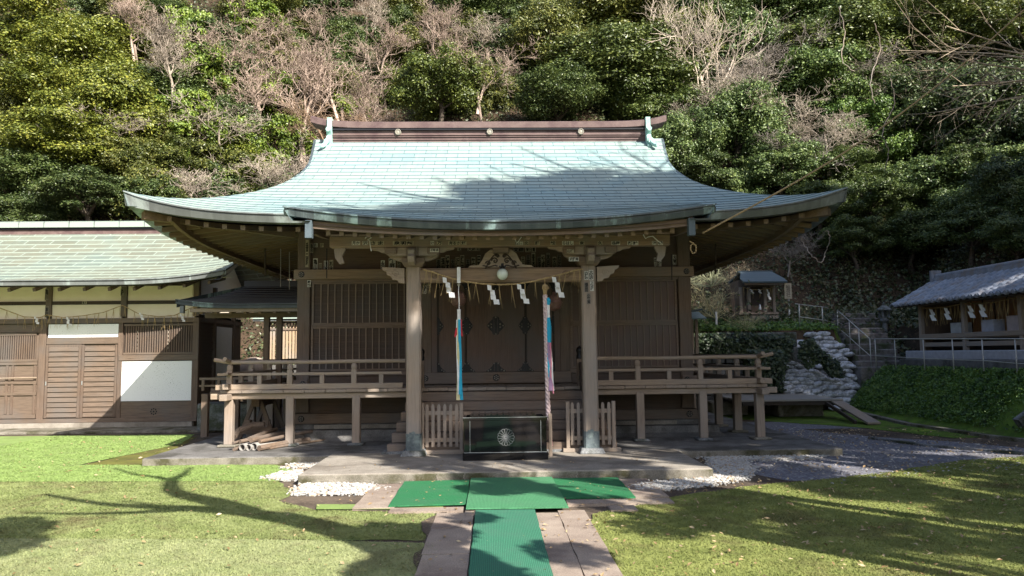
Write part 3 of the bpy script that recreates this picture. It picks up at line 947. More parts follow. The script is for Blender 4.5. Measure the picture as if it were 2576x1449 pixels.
for sg in (-1, 1):
    # green end ornament: stepped scroll outline facing sideways, seen on edge from the front
    q = MB()
    prf = [(-0.30, 5.98), (-0.42, 6.02), (-0.43, 6.12), (-0.33, 6.20), (-0.36, 6.30), (-0.31, 6.40), (-0.36, 6.47), (-0.33, 6.56), (-0.28, 6.60), (-0.28, 6.80), (0.28, 6.80), (0.28, 6.60), (0.33, 6.56), (0.36, 6.47), (0.31, 6.40), (0.36, 6.30), (0.33, 6.20), (0.43, 6.12), (0.42, 6.02), (0.30, 5.98)]
    q.prism([(RY+a, z) for a, z in prf], sg*3.46, sg*3.56, 'yz')
    q.lathe([(0.05, 0), (0.05, 0.08), (0.0, 0.08)], (sg*3.51, RY-0.34, 6.50), 12, 0, 'y')
    q.lathe([(0.06, 0), (0.06, 0.08), (0.0, 0.08)], (sg*3.53, RY-0.38, 6.22), 12, 0, 'y')
    q.tube([(sg*3.53, RY-0.38, 6.28), (sg*3.56, RY-0.48, 6.14), (sg*3.60, RY-0.58, 6.07), (sg*3.62, RY-0.66, 6.05)], [0.045, 0.05, 0.045, 0.03], 8)
    q.build('ridge_end_ornament', M['verdigris'], ridge)

# ---- porch roof: continues the front slope out over the pillars
PY0, PY1, PHX = 10.2, 12.9, 2.97
def porch_fn(u, v):
    y = PY0+(PY1-PY0)*v
    flare = 1-0.02*v
    x = PC+(-1+2*u)*PHX*flare
    s = abs(x-PC)/PHX
    t = y-EY
    base = 3.405+0.215*(y-PY0)+0.03*(y-PY0)**2
    main = prof(max(t, 0))+upt(x, max(t, 0))+0.014
    lift = 0.22*s**2.2*(1-v)**1.3
    k = v*v*(3-2*v) if v < 1 else 1
    z = base*(1-k)+(main)*k+lift
    if t > 0: z = max(z, main)
    if t > 0.85: z = main-0.02*(t-0.85)*8
    return (x, y, z)
def porch_courses():
    V = []; F = []; UV = []; nx = 60; nc = 12
    for c in range(nc):
        for q, (vv, lift) in enumerate(((c/nc, 0.012), ((c+0.5)/nc, 0.006), ((c+1)/nc, 0.0))):
            for i in range(nx+1):
                p = porch_fn(i/nx, vv)
                V.append((p[0], p[1], p[2]+lift)); UV.append((p[0]+20, vv*nc*0.22))
    W = nx+1
    for r in range(nc*3-1):
        for i in range(nx):
            a = r*W+i; F.append((a, a+1, a+W+1, a+W))
    F = np.array(F); UV = np.array(UV)
    return np.array(V), F, UV[F.ravel()]
V, F, UV = porch_courses()
proof = np_mesh('porch_roof', V, F, M['copper'], hall, uv=UV)
fascia([((lambda p: (p[0], p[1], p[2]+0.008))(porch_fn(k/60, 0)), (-0.15*(-1+2*k/60)**5, 1, 0)) for k in range(61)], 'porch_fascia', M['fascia'], 0.115, 0.04, proof, 0.10)
for u, sg in ((0, -1), (1, 1)):
    pts = []
    for k in range(25):
        p = porch_fn(u, k/24*0.80)
        pts.append(((p[0], p[1], p[2]+0.006), (-sg, 0, 0)))
    fascia(pts, 'porch_fascia', M['fascia'], 0.20, 0.12, proof, 0.25)
# board under the copper edge, soffit and rafters
m = MB(); pr = None
for k in range(41):
    x = PC-2.62+5.24*k/40; s = (x-PC)/PHX
    p = (x, 10.36, 3.275+0.16*abs(s)**2.2)
    if pr: m.beam(pr, p, 0.06, 0.10)
    pr = p
m.build('eave_board', M['wood_h'], proof)
def psof(u, v):
    x = PC+(-1+2*u)*2.72; y = 10.3+(13.8-10.3)*v; s = abs(x-PC)/PHX
    return (x, y, 3.27+0.27*(y-10.3)*0.75+0.16*s**2.2*(1-v))
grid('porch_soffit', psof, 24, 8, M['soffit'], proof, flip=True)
for k in range(27):
    x = PC-2.40+k*(4.80/26); s = abs(x-PC)/PHX
    z0 = 3.215+0.14*s**2.2
    m = MB(); m.beam((x, 10.42, z0), (x, 13.7, 3.215+0.2025*3.3), 0.062, 0.07)
    m.build('rafter', M['raft'], proof)
m = MB(); m.box(PC-2.45, PC+2.45, 10.50, 10.53, 3.262, 3.285); m.build('rafter_batten', M['wood_h'], proof)
# side barge boards of the porch, curved, with copper end caps
for sg in (-1, 1):
    m = MB(); up = []; lo = []
    for k in range(15):
        y = 10.3+3.2*k/14; zt = 3.55+0.215*(y-10.3)*0.9-0.10*math.sin(math.pi*k/14)
        up.append((y, zt)); lo.append((y, zt-0.26-0.06*math.sin(math.pi*k/14)-(0.0 if k else 0.05)))
    m.prism(up+lo[::-1], PC+sg*2.60, PC+sg*2.66, 'yz')
    m.build('porch_barge_board', M['wood_y'], proof)
    MB().box(PC+sg*2.63-0.045, PC+sg*2.63+0.045, 10.24, 10.34, 3.20, 3.44).build('barge_end_cap', M['slate'], proof)
    # drooping carved pendant under each end of the purlin
    q = MB()
    q.prism([(0, 3.32), (0.16, 3.32), (0.10, 3.26), (0.15, 3.16), (0.13, 3.02), (0.06, 2.93), (0.0, 2.95), (0.03, 3.05), (-0.02, 3.15), (0.03, 3.24)], 0, 0.06, 'xz')
    for i, vv in enumerate(q.v): q.v[i] = (PC+sg*2.38+sg*(vv[0]-0.08), 11.05+vv[1], vv[2])
    q.build('carved_pendant', M['pale_v'], proof)

# ---- porch: purlin, pillars, beam, brackets
m = MB(); m.box(PC-2.5, PC+2.5, 10.98, 11.16, 3.17, 3.335)
purl = m.build('porch_purlin', M['beam'], hall, bevel=0.01)
m = MB(); m.beam((PC-1.22, 11.3, 2.775), (PC+1.22, 11.3, 2.775), 0.20, 0.215)
m.build('crossbeam', M['beam'], hall, bevel=0.03)
def spiral(c, r0, turns, sg, y, r=0.008, n=26):
    return [(c[0]+sg*(r0*(1-k/n))*math.cos(turns*2*math.pi*k/n), y, c[1]+(r0*(1-k/n))*math.sin(turns*2*math.pi*k/n)) for k in range(n)]
for sg in (-1, 1):
    # carved nosing outside the pillar
    q = MB()
    o_ = [(0.11, 2.885), (0.32, 2.90), (0.45, 2.905), (0.43, 2.86), (0.38, 2.84), (0.37, 2.79), (0.31, 2.77), (0.29, 2.72), (0.22, 2.71), (0.19, 2.67), (0.11, 2.66)]
    q.prism([(PC+sg*(1.33+a), z) for a, z in o_], 11.24, 11.36, 'xz')
    q.tube(spiral((PC+sg*1.57, 2.80), 0.055, 1.6, sg, 11.238), 0.006, 5)
    q.build('beam_nosing', M['pale_h'], hall)
    q = MB()
    q.tube(spiral((PC+sg*0.98, 2.765), 0.07, 1.6, -sg, 11.196), 0.007, 5)
    q.tube([(PC+sg*(0.90-0.03*k), 11.197, 2.715-0.012*math.sin(k*0.9)+0.002*k) for k in range(9)], [0.007]*9, 5)
    q.build('carved_scroll', M['wood_h'], hall)
    pil = MB()
    c0 = PC+0.005+sg*1.305
    w_ = 0.108
    oct_ = [(-w_, -w_+0.025), (-w_+0.025, -w_), (w_-0.025, -w_), (w_, -w_+0.025), (w_, w_-0.025), (w_-0.025, w_), (-w_+0.025, w_), (-w_, w_-0.025)]
    pil.prism([(c0+a, 11.3+b_) for a, b_ in oct_], 0.20, 2.90, 'xy')
    pil = pil.build('porch_pillar', M['pale_v'], hall)
    q = MB(); ww = w_+0.006
    q.prism([(c0+a*ww/w_, 11.3+b_*ww/w_) for a, b_ in oct_], 0.20, 0.45, 'xy')
    q.box(c0-0.06, c0-0.02, 11.3-ww-0.002, 11.3-ww, 0.45, 0.47); q.lathe([(0.03, 0.004), (0, 0.005)], (c0, 11.3-ww, 0.455), 10, 0, 'y')
    q.build('metal_shoe', rough_mat('weathered_shoe_copper%d' % (sg+1), (0.07, 0.09, 0.10), (0.14, 0.17, 0.18), 12, 0.5, 0.2, 0.004, (0.22, 0.27, 0.26), 5), pil)
    q = MB()
    q.add([(c0-0.19, 11.11, 0.13), (c0+0.19, 11.11, 0.13), (c0+0.19, 11.49, 0.13), (c0-0.19, 11.49, 0.13), (c0-0.155, 11.145, 0.21), (c0+0.155, 11.145, 0.21), (c0+0.155, 11.455, 0.21), (c0-0.155, 11.455, 0.21)],
          [(0, 3, 2, 1), (4, 5, 6, 7), (0, 1, 5, 4), (1, 2, 6, 5), (2, 3, 7, 6), (3, 0, 4, 7)])
    q.build('stone_base', M['grey_stone'], pil, bevel=0.01)
    # bracket set
    bk = MB()
    bk.add([(c0-0.13, 11.17, 2.90), (c0+0.13, 11.17, 2.90), (c0+0.13, 11.43, 2.90), (c0-0.13, 11.43, 2.90), (c0-0.17, 11.12, 2.96), (c0+0.17, 11.12, 2.96), (c0+0.17, 11.47, 2.96), (c0-0.17, 11.47, 2.96),
            (c0-0.17, 11.12, 3.03), (c0+0.17, 11.12, 3.03), (c0+0.17, 11.47, 3.03), (c0-0.17, 11.47, 3.03)],
           [(0, 3, 2, 1), (8, 9, 10, 11)]+[(a, (a+1) % 4, 4+(a+1) % 4, 4+a) for a in range(4)]+[(4+a, 4+(a+1) % 4, 8+(a+1) % 4, 8+a) for a in range(4)])
    bk = bk.build('bracket_block', M['wood_h'], hall, bevel=0.006)
    q = MB()
    arm = [(-0.38, 3.10), (-0.36, 3.05), (-0.30, 3.015), (-0.20, 2.985), (0.20, 2.985), (0.30, 3.015), (0.36, 3.05), (0.38, 3.10), (0.38, 3.15), (-0.38, 3.15)]
    q.prism([(c0+a, z) for a, z in arm], 11.17, 11.29, 'xz'); q.build('bracket_arm', M['pale_h'], bk)
    q = MB()
    arm2 = [(-0.62, 3.165), (-0.60, 3.14), (-0.50, 3.125), (-0.46, 3.10), (-0.38, 3.09), (-0.36, 3.06), (-0.26, 3.05), (0.26, 3.05), (0.36, 3.06), (0.38, 3.09), (0.46, 3.10), (0.50, 3.125), (0.60, 3.14), (0.62, 3.165)]
    q.prism([(c0+a, z) for a, z in arm2], 11.02, 11.12, 'xz'); q.build('carved_bracket_arm', M['pale_h'], bk)
    for dx in (-0.31, 0, 0.31):
        MB().box(c0+dx-0.09, c0+dx+0.09, 10.97, 11.16, 3.07 if dx else 3.04, 3.168).build('bearing_block', M['wood_h'], bk, bevel=0.012)
    q = MB()
    q.prism([(11.16, 3.14), (10.92, 3.15), (10.84, 3.11), (10.86, 3.05), (10.80, 3.01), (10.86, 2.93), (11.0, 2.90), (11.16, 2.92)], c0-0.05, c0+0.05, 'yz'); q.build('bracket_nose', M['pale_y'], bk, bevel=0.01)
# frog-leg strut over the crossbeam
q = MB()
fl = [(-0.50, 2.885), (-0.46, 2.915), (-0.34, 2.92), (-0.28, 3.0), (-0.24, 3.09), (-0.16, 3.15), (0.16, 3.15), (0.24, 3.09), (0.28, 3.0), (0.34, 2.92), (0.46, 2.915), (0.50, 2.885)]
q.prism([(PC+a*0.98, z) for a, z in fl], 11.20, 11.27, 'xz')
fls = q.build('frog_leg_strut', M['pale_h'], hall)
q = MB()
for sg in (-1, 1):
    for (cx, cz, r0) in ((0.09, 2.98, 0.05), (0.19, 2.945, 0.038), (0.05, 3.05, 0.03)):
        q.tube(spiral((PC+sg*cx, cz), r0, 1.5, sg, 11.19), 0.009, 5)
    q.tube([(PC+sg*(0.02+0.03*k), 11.19, 3.10-0.012*k*k*0.4) for k in range(8)], 0.009, 5)
    q.tube([(PC+sg*(0.05+0.028*k), 11.19, 2.90+0.012*math.sin(k)) for k in range(9)], 0.009, 5)
q.build('carved_scroll', M['dark_v'], fls)
MB().box(PC-0.12, PC+0.12, 11.02, 11.25, 3.09, 3.168).build('bearing_block', M['wood_h'], fls, bevel=0.01)

# ---- walls
wl = MB()
wl.box(HC-3.45, HC+3.45, YW+0.03, YW+0.09, 1.0, 3.98)
wl.box(HC-3.45, HC-3.39, YW+0.09, 19.1, 1.0, 3.98); wl.box(HC+3.39, HC+3.45, YW+0.09, 19.1, 1.0, 3.98); wl.box(HC-3.45, HC+3.45, 19.1, 19.16, 1.0, 3.98)
wl.build('wall', M['panel'], hall)
for x in (-3.49, 3.49):
    for y in (YW+0.05, 16.5, 19.1):
        MB().box(HC+x-0.115, HC+x+0.115, y-0.115, y+0.115, 0.58, 3.97).build('corner_post', M['wood_v'], hall, bevel=0.012)
for x in (-1.26, 1.26):
    MB().box(HC+x-0.09, HC+x+0.09, YW-0.05, YW+0.10, 1.05, 3.0).build('door_post', M['wood_v'], hall, bevel=0.01)
hb = MB().box(HC-3.66, HC+3.66, YW-0.11, YW-0.01, 2.985, 3.165).build('head_beam', M['beam'], hall, bevel=0.008)
MB().box(HC-3.66, HC-3.55, YW, 19.3, 2.985, 3.165).build('side_beam', M['wood_y'], hall)
MB().box(HC+3.55, HC+3.66, YW, 19.3, 2.985, 3.165).build('side_beam', M['wood_y'], hall)
MB().box(HC-3.60, HC+3.60, YW-0.06, YW+0.1, 3.88, 3.99).build('wall_plate', M['wood_h'], hall)
MB().box(HC-3.40, HC+3.40, YW-0.05, YW+0.02, 2.94, 2.984).build('lintel', M['wood_h'], hall)

def rosette(cx, cz, y, r=0.05, parent=None, ring=True):
    q = MB()
    q.lathe([(0, 0.014), (r*0.9, 0.010), (r, 0.0)], (cx, y, cz), 18, 0, 'y')
    for k in range(6):
        a = k*math.pi/3+math.pi/6
        q.lathe([(0, 0.020), (r*0.2, 0.018), (r*0.22, 0.006)], (cx+r*0.58*math.cos(a), y, cz+r*0.58*math.sin(a)), 8, 1, 'y')
    q.lathe([(0, 0.024), (r*0.16, 0.022), (r*0.18, 0.006)], (cx, y, cz), 8, 1, 'y')
    return q.build('round_fitting', [M['iron'], M['stud']], parent)
for x in (-3.52, 3.52):
    rosette(HC+x, 3.075, YW-0.112, 0.055, hb)

# lattice shutters: two leaves each side, upper and lower
def shutter(x0, x1, z0, z1, red):
    f = MB(); fr = 0.035
    f.box(x0, x1, YW-0.045, YW-0.005, z0, z0+fr); f.box(x0, x1, YW-0.045, YW-0.005, z1-fr, z1)
    f.box(x0, x0+fr, YW-0.045, YW-0.005, z0+fr, z1-fr); f.box(x1-fr, x1, YW-0.045, YW-0.005, z0+fr, z1-fr)
    sh = f.build('lattice_shutter', M['wood_h'], hall)
    MB().box(x0+fr, x1-fr, YW-0.012, YW+0.012, z0+fr, z1-fr).build('backing_board', M['red_v'] if red else M['dark_panel'], sh)
    g = MB(); n = int(round((x1-x0-2*fr)/0.122))
    for k in range(1, n):
        x = x0+fr+(x1-x0-2*fr)*k/n
        g.box(x-0.010, x+0.010, YW-0.038, YW-0.014, z0+fr, z1-fr)
    g.build('lattice_bars', M['bars'], sh)
    g = MB(); nh = 6
    for k in range(1, nh):
        z = z0+fr+(z1-z0-2*fr)*k/nh
        g.box(x0+fr, x1-fr, YW-0.020, YW-0.0125, z-0.004, z+0.004)
    g.build('lattice_rails', M['red_v'] if red else M['panel'], sh)
for (x0, x1, red) in ((-3.34, -1.38, False), (1.38, 3.34, True)):
    shutter(HC+x0, HC+x1, 2.155, 2.935, red)
    shutter(HC+x0-0.01, HC+x1+0.01, 1.32, 2.125, red)
    MB().box(HC+x0, HC+x1, YW-0.06, YW-0.002, 2.128, 2.153).build('transom', M['wood_h'], hall)
    MB().box(HC+x0-0.03, HC+x1+0.03, YW-0.065, YW-0.002, 1.235, 1.31).build('sill', M['wood_h'], hall)
    MB().box(HC+x0-0.03, HC+x1+0.03, YW-0.02, YW+0.02, 1.06, 1.23).build('skirting', M['panel'], hall)
for x in (-3.52, 3.52):
    MB().box(HC+x-0.13, HC+x+0.13, YW-0.12, YW-0.05, 1.06, 1.17).build('post_foot', M['wood_h'], hall)
    rosette(HC+x+(0.05 if x < 0 else -0.05), 1.10, YW-0.121, 0.05, hall)

# doors: four leaves with black iron fittings
def fitting(cx, cz, half=0, r=0.10, parent=None, foot=False):
    """diamond hinge plate with concave sides and cloud ends; half -1/+1 keeps one side; foot = lower half plate"""
    hr = min(r*1.18, 0.175); pts = []
    def quad(x0, z0, x1, z1, cxx, czz, n=8):
        return [((1-t)**2*x0+2*t*(1-t)*cxx+t*t*x1, (1-t)**2*z0+2*t*(1-t)*czz+t*t*z1) for t in [k/n for k in range(n)]]
    if not foot:
        q4 = [((r*0.80, 0), (r*0.26, hr*0.72)), ((-r*0.26, hr*0.72), (-r*0.80, 0))]
        pts += quad(r*0.86, 0, r*0.26, hr*0.72, r*0.58, hr*0.46)
        pts += [(r*0.34, hr*0.78), (r*0.24, hr*0.92), (0, hr), (-r*0.24, hr*0.92), (-r*0.34, hr*0.78)]
        pts += quad(-r*0.26, hr*0.72, -r*0.86, 0, -r*0.58, hr*0.46)
        pts += quad(-r*0.86, 0, -r*0.26, -hr*0.72, -r*0.58, -hr*0.46)
        pts += [(-r*0.34, -hr*0.78), (-r*0.24, -hr*0.92), (0, -hr), (r*0.24, -hr*0.92), (r*0.34, -hr*0.78)]
        pts += quad(r*0.26, -hr*0.72, r*0.86, 0, r*0.58, -hr*0.46)
    else:
        pts += [(r, 0)]
        pts += quad(r*0.96, hr*0.14, r*0.30, hr*0.78, r*0.42, hr*0.40)
        pts += [(r*0.34, hr*0.86), (0.10*r, hr), (-0.10*r, hr), (-r*0.34, hr*0.86)]
        pts += quad(-r*0.30, hr*0.78, -r*0.96, hr*0.14, -r*0.42, hr*0.40)
        pts += [(-r*0.96, hr*0.14), (-r, 0)]
    if half:
        pts = [(max(0, x*half)*half, z) for x, z in pts]
        out = []
        for p_ in pts:
            if not out or (abs(out[-1][0]-p_[0])+abs(out[-1][1]-p_[1])) > 1e-4: out.append(p_)
        # drop points that run along the cut edge
        out2 = [p_ for i, p_ in enumerate(out) if not (abs(p_[0]) < 1e-6 and abs(out[i-1][0]) < 1e-6 and abs(out[(i+1) % len(out)][0]) < 1e-6)]
        pts = out2
    y = YW-0.075
    m = MB(); m.prism([(cx+x, cz+z) for x, z in pts], y-0.006, y, 'xz')
    ring = [(0.42, 0.16), (-0.42, 0.16), (0.42, -0.16), (-0.42, -0.16)] if not foot else [(0.55, 0.22), (-0.55, 0.22), (0.8, 0.1), (-0.8, 0.1), (0.2, 0.85), (-0.2, 0.85)]
    if not foot: ring += [(0, 0.86), (0, -0.86), (0.7, 0), (-0.7, 0)]
    for a, c in ring:
        if half and a*half <= 0: continue
        m.lathe([(0, 0.016), (r*0.075, 0.013), (r*0.085, 0.005)], (cx+a*r, y-0.002, cz+c*hr), 8, 1, 'y')
    if not half:
        m.box(cx-r*0.16, cx+r*0.16, y-0.014, y-0.006, cz-hr*0.95*(0 if foot else 1), cz+hr*0.95)
    return m.build('iron_fitting', [M['iron'], M['stud']], parent)
DW = 0.533
for k in range(4):
    x0 = HC-2*DW+k*DW; x1 = x0+DW-0.006
    lf = MB().box(x0+0.003, x1, YW-0.07, YW-0.02, 1.275, 2.99).build('door_leaf', M['red_v'], hall, bevel=0.004)
    for a, b_ in ((x0+0.004, x0+0.035), (x1-0.031, x1-0.001)):
        MB().box(a, b_, YW-0.0745, YW-0.07, 1.275, 2.99).build('stile', M['dark_v'] if k in (0, 3) else M['red_v'], lf)
    MB().box(x0+0.036, x1-0.032, YW-0.073, YW-0.07, 1.275, 1.32).build('bottom_rail', M['red_v'], lf)
for k in range(5):
    x = HC-2*DW+k*DW; hf = 1 if k == 0 else (-1 if k == 4 else 0)
    for cz in (2.11, 2.93):
        fitting(x, cz, hf, 0.19 if k == 2 else 0.14, hall)
    fitting(x, 1.277, hf, 0.18 if k == 2 else 0.15, hall, True)
MB().box(HC-0.035, HC+0.035, YW-0.082, YW-0.0755, 1.28, 2.98).build('door_cover_strip', M['red_v'], hall)
MB().box(HC-1.17, HC-1.07, YW-0.06, YW-0.01, 1.06, 2.99).build('door_jamb', M['red_v'], hall)
MB().box(HC+1.07, HC+1.17, YW-0.06, YW-0.01, 1.06, 2.99).build('door_jamb', M['red_v'], hall)
ts = MB().box(HC-1.36, HC+1.36, YW-0.10, YW-0.02, 1.07, 1.27).build('threshold', M['wood_h'], hall, bevel=0.006)
rosette(HC, 1.17, YW-0.101, 0.062, ts); rosette(HC-1.28, 1.17, YW-0.101, 0.055, ts)
# frames beyond the door posts
for sg in (-1, 1):
    MB().box(HC+sg*1.36-0.015, HC+sg*1.36+0.015, YW-0.04, YW, 1.3, 2.94).build('shutter_stop', M['wood_v'], hall)

# ---- below the floor
MB().box(HC-3.42, HC+3.42, YW+0.02, YW+0.06, 0.55, 1.0).build('underfloor_wall', M['panel'], hall)
MB().box(HC-3.42, HC-3.38, YW+0.06, 19.1, 0.55, 1.0).build('underfloor_wall', M['panel'], hall)
MB().box(HC+3.38, HC+3.42, YW+0.06, 19.1, 0.55, 1.0).build('underfloor_wall', M['panel'], hall)
sb = MB().box(HC-3.66, HC+3.66, YW-0.09, YW+0.14, 0.385, 0.565).build('sill_beam', M['wood_h'], hall, bevel=0.008)
MB().box(HC-3.66, HC-3.45, YW+0.14, 19.2, 0.385, 0.565).build('sill_beam', M['wood_y'], hall)
MB().box(HC+3.45, HC+3.66, YW+0.14, 19.2, 0.385, 0.565).build('sill_beam', M['wood_y'], hall)
for x in (-3.50, 3.50): rosette(HC+x, 0.475, YW-0.091, 0.058, sb)
q = MB()
def fnd(a, y0, z0, z1):
    q.add([(HC-a, y0, z0), (HC+a, y0, z0), (HC+a, 19.4, z0), (HC-a, 19.4, z0), (HC-a+0.02, y0+0.02, z1), (HC+a-0.02, y0+0.02, z1), (HC+a-0.02, 19.38, z1), (HC-a+0.02, 19.38, z1)],
          [(0, 3, 2, 1), (4, 5, 6, 7), (0, 1, 5, 4), (1, 2, 6, 5), (2, 3, 7, 6), (3, 0, 4, 7)])
fnd(3.72, YW-0.16, 0.30, 0.383); fnd(3.95, YW-0.42, 0.18, 0.298)
q.add([(HC-4.05, YW-0.55, 0.122), (HC+4.05, YW-0.55, 0.122), (HC+4.05, 19.5, 0.122), (HC-4.05, 19.5, 0.122), (HC-3.95, YW-0.42, 0.18), (HC+3.95, YW-0.42, 0.18), (HC+3.95, 19.4, 0.18), (HC-3.95, 19.4, 0.18)],
      [(0, 1, 5, 4), (1, 2, 6, 5), (2, 3, 7, 6), (3, 0, 4, 7)])
q.build('foundation', M['foundation'], hall)
for a_, b_ in ((-3.25, -1.7), (1.7, 3.25)): MB().box(HC+a_, HC+b_, YW-0.165, YW-0.14, 0.30, 0.37).build('mortar_band', M['concrete'], hall)

# ---- veranda
VX, VY = 4.42, 12.72
vf = MB()
n = 40
def planks_x(x0, x1, y0, y1, z0, z1, along='y', k=None):
    L = x1-x0; nb = max(1, int(L/0.32)); rr = random.Random(int(x0*100))
    for i in range(nb):
        a = x0+L*i/nb; b_ = x0+L*(i+1)/nb-0.006; dz = rr.uniform(-0.003, 0.003); dy = rr.uniform(-0.008, 0.008)
        vf.box(a, b_, y0+dy, y1, z0+dz, z1+dz)
planks_x(HC-VX-0.12, HC-1.45, VY-0.10, YW-0.03, 0.995, 1.045)
planks_x(HC+1.45, HC+VX+0.12, VY-0.10, YW-0.03, 0.995, 1.045)
planks_x(HC-1.45, HC+1.45, VY-0.10, YW-0.03, 0.995, 1.045)
for sg in (-1, 1):
    for k in range(16):
        y0 = YW-0.03+k*0.32
        a, b_ = sorted((HC+sg*(VX+0.12), HC+sg*3.5))
        vf.box(a, b_, y0, y0+0.314, 0.995, 1.045)
vf.build('veranda_floor', M['pale_y'], hall, bevel=0.004)
for (x0, x1) in ((HC-VX-0.30, HC-1.45), (HC+1.45, HC+VX+0.30)):
    MB().box(x0, x1, VY-0.04, VY+0.08, 0.895, 0.99).build('veranda_beam', M['pale_h'], hall, bevel=0.008)
for sg in (-1, 1):
    MB().box(HC+sg*VX-0.06, HC+sg*VX+0.06, VY-0.32, 18.9, 0.885, 0.988).build('veranda_beam', M['pale_y'], hall, bevel=0.008)
    for y in (VY+0.02, 13.9, 15.05, 16.3, 17.6):
        pm = M['pale_v']
        p_ = MB().box(HC+sg*VX-0.068, HC+sg*VX+0.068, y-0.068, y+0.068, 0.16, 0.93 if y > 13 else 0.895).build('veranda_post', pm, hall, bevel=0.008)
        MB().box(HC+sg*VX-0.15, HC+sg*VX+0.15, y-0.15, y+0.15, 0.12, 0.165).build('stone_pad', M['old_concrete'], p_, bevel=0.015)
for x in (-3.42, -2.33, 2.40, 3.46):
    p_ = MB().box(HC+x-0.065, HC+x+0.065, VY-0.05, VY+0.08, 0.16, 0.935).build('veranda_post', M['pale_v'], hall, bevel=0.008)
    MB().box(HC+x-0.13, HC+x+0.13, VY-0.12, VY+0.14, 0.12, 0.165).build('stone_pad', M['grey_stone'], p_, bevel=0.015)
# railing
def rail_post(x, y, big=True):
    if big:
        q = MB().box(x-0.042, x+0.042, y-0.042, y+0.042, 1.10, 1.37)
        q.lathe([(0.042, 1.37), (0.05, 1.385), (0.052, 1.42), (0.045, 1.45), (0.03, 1.465), (0.03, 1.475)], (x, y, 0), 12)
    else:
        q = MB().box(x-0.035, x+0.035, y-0.03, y+0.03, 1.10, 1.285)
    q.build('rail_post', M['pale_v'], hall)
def rail_run(p, q_, ext0, ext1, name='railing'):
    p = Vector(p); q_ = Vector(q_); d = (q_-p).normalized()
    m = MB()
    a = p-d*ext0; b_ = q_+d*ext1
    up = Vector((0, 0, 0.05)) if ext1 > 0.2 else Vector()
    upa = Vector((0, 0, 0.05)) if ext0 > 0.2 else Vector()
    zt = Vector((0, 0, 1.50))
    pts = [a+zt+upa, a+d*0.12+zt+upa*0.5, p+zt]+[p+(q_-p)*k/6+zt+Vector((0, 0, 0.004*math.sin(k*1.7))) for k in range(1, 6)]+[q_+zt, b_-d*0.12+zt+up*0.5, b_+zt+up]
    m.tube(pts, 0.032, 10)
    tr = m.build('top_rail', M['pale_h'] if abs(d.x) > 0.5 else M['pale_y'], hall, smooth=False)
    m = MB(); m.beam(a+d*0.06+Vector((0, 0, 1.305)), b_-d*0.06+Vector((0, 0, 1.305)), 0.075, 0.042)
    m.build('middle_rail', M['pale_h'] if abs(d.x) > 0.5 else M['pale_y'], hall, bevel=0.004)
    m = MB(); m.beam(a+d*0.04+Vector((0, 0, 1.095)), b_-d*0.04+Vector((0, 0, 1.095)), 0.095, 0.09)
    m.build('bottom_rail', M['pale_h'] if abs(d.x) > 0.5 else M['pale_y'], hall, bevel=0.006)
ry = VY+0.0
rail_run((HC-VX, ry, 0), (HC-1.52, ry, 0), 0.26, 0.0)
rail_run((HC+1.52, ry, 0), (HC+VX, ry, 0), 0.0, 0.26)
for sg in (-1, 1):
    rail_run((HC+sg*VX, ry, 0.012), (HC+sg*VX, 18.3, 0.012), 0.26, 0.0)
    for x, big in ((VX, True), (3.93, False), (3.43, True), (2.90, False), (2.37, True), (1.92, False)):
        rail_post(HC+sg*x, ry, big)
    for k in range(9):
        rail_post(HC+sg*VX, ry+0.56*(k+1), k % 2 == 1)
# stair newels with black finials, sloping hand rails
for sg in (-1, 1):
    x = PC+sg*1.33
    q = MB().box(x-0.05, x+0.05, 12.68, 12.78, 1.045, 1.50); q = q.build('newel_post', M['wood_v'], hall)
    MB().lathe([(0.055, 0), (0.058, 0.06), (0.045, 0.075), (0.05, 0.10), (0.062, 0.14), (0.05, 0.18), (0.015, 0.205), (0.0, 0.225)], (x, 12.73, 1.50), 14).build('finial', M['iron'], q, smooth=True)
    q = MB(); pts = []
    q.beam((x, 12.70, 1.42), (x, 11.55, 0.78), 0.05, 0.07); q.beam((x, 12.70, 1.20), (x, 11.55, 0.54), 0.045, 0.05)
    for k in range(4):
        t = (k+0.5)/4; q.beam((x, 12.7-1.15*t, 0.98-0.64*t), (x, 12.7-1.15*t, 1.40-0.64*t), 0.05, 0.05, up=(0, 1, 0))
    q.build('stair_rail', M['dark_v'], hall)
# steps
for k in range(6):
    zt = 0.985-0.142*k; y1 = 12.70-0.20*k
    s_ = MB().box(PC-1.50-0.045*k, PC+1.50+0.045*k, y1-0.225, y1+0.02, zt-0.145, zt-0.003-0.001*k)
    s_.build('step', M['wood_h'], hall, bevel=0.006)
MB().box(PC-1.80, PC+1.80, 11.42, 11.70, 0.12, 0.165).build('step_base_stone', M['grey_stone'], hall, bevel=0.01)
# thin iron hangers between beams and purlin
for (px, y0, y1) in ((822, 625, 700), (1025, 640, 690), (1690, 640, 705)):
    a = at(px, y0, 12.4); b_ = at(px, y1, 12.4)
    MB().tube([a, b_], 0.009, 6).build('iron_hanger', M['iron'], hall)
# curved tie beams from the pillars back to the wall
for sg in (-1, 1):
    q = MB(); pts = [(11.40, 2.66), (11.9, 2.78), (12.6, 2.93), (13.2, 3.00), (13.8, 3.0), (13.8, 2.82), (13.2, 2.82), (12.6, 2.74), (11.9, 2.58), (11.40, 2.46)]
    q.prism(pts, PC+sg*1.33-0.06, PC+sg*1.33+0.06, 'yz'); q.build('tie_beam', M['wood_y'], hall)
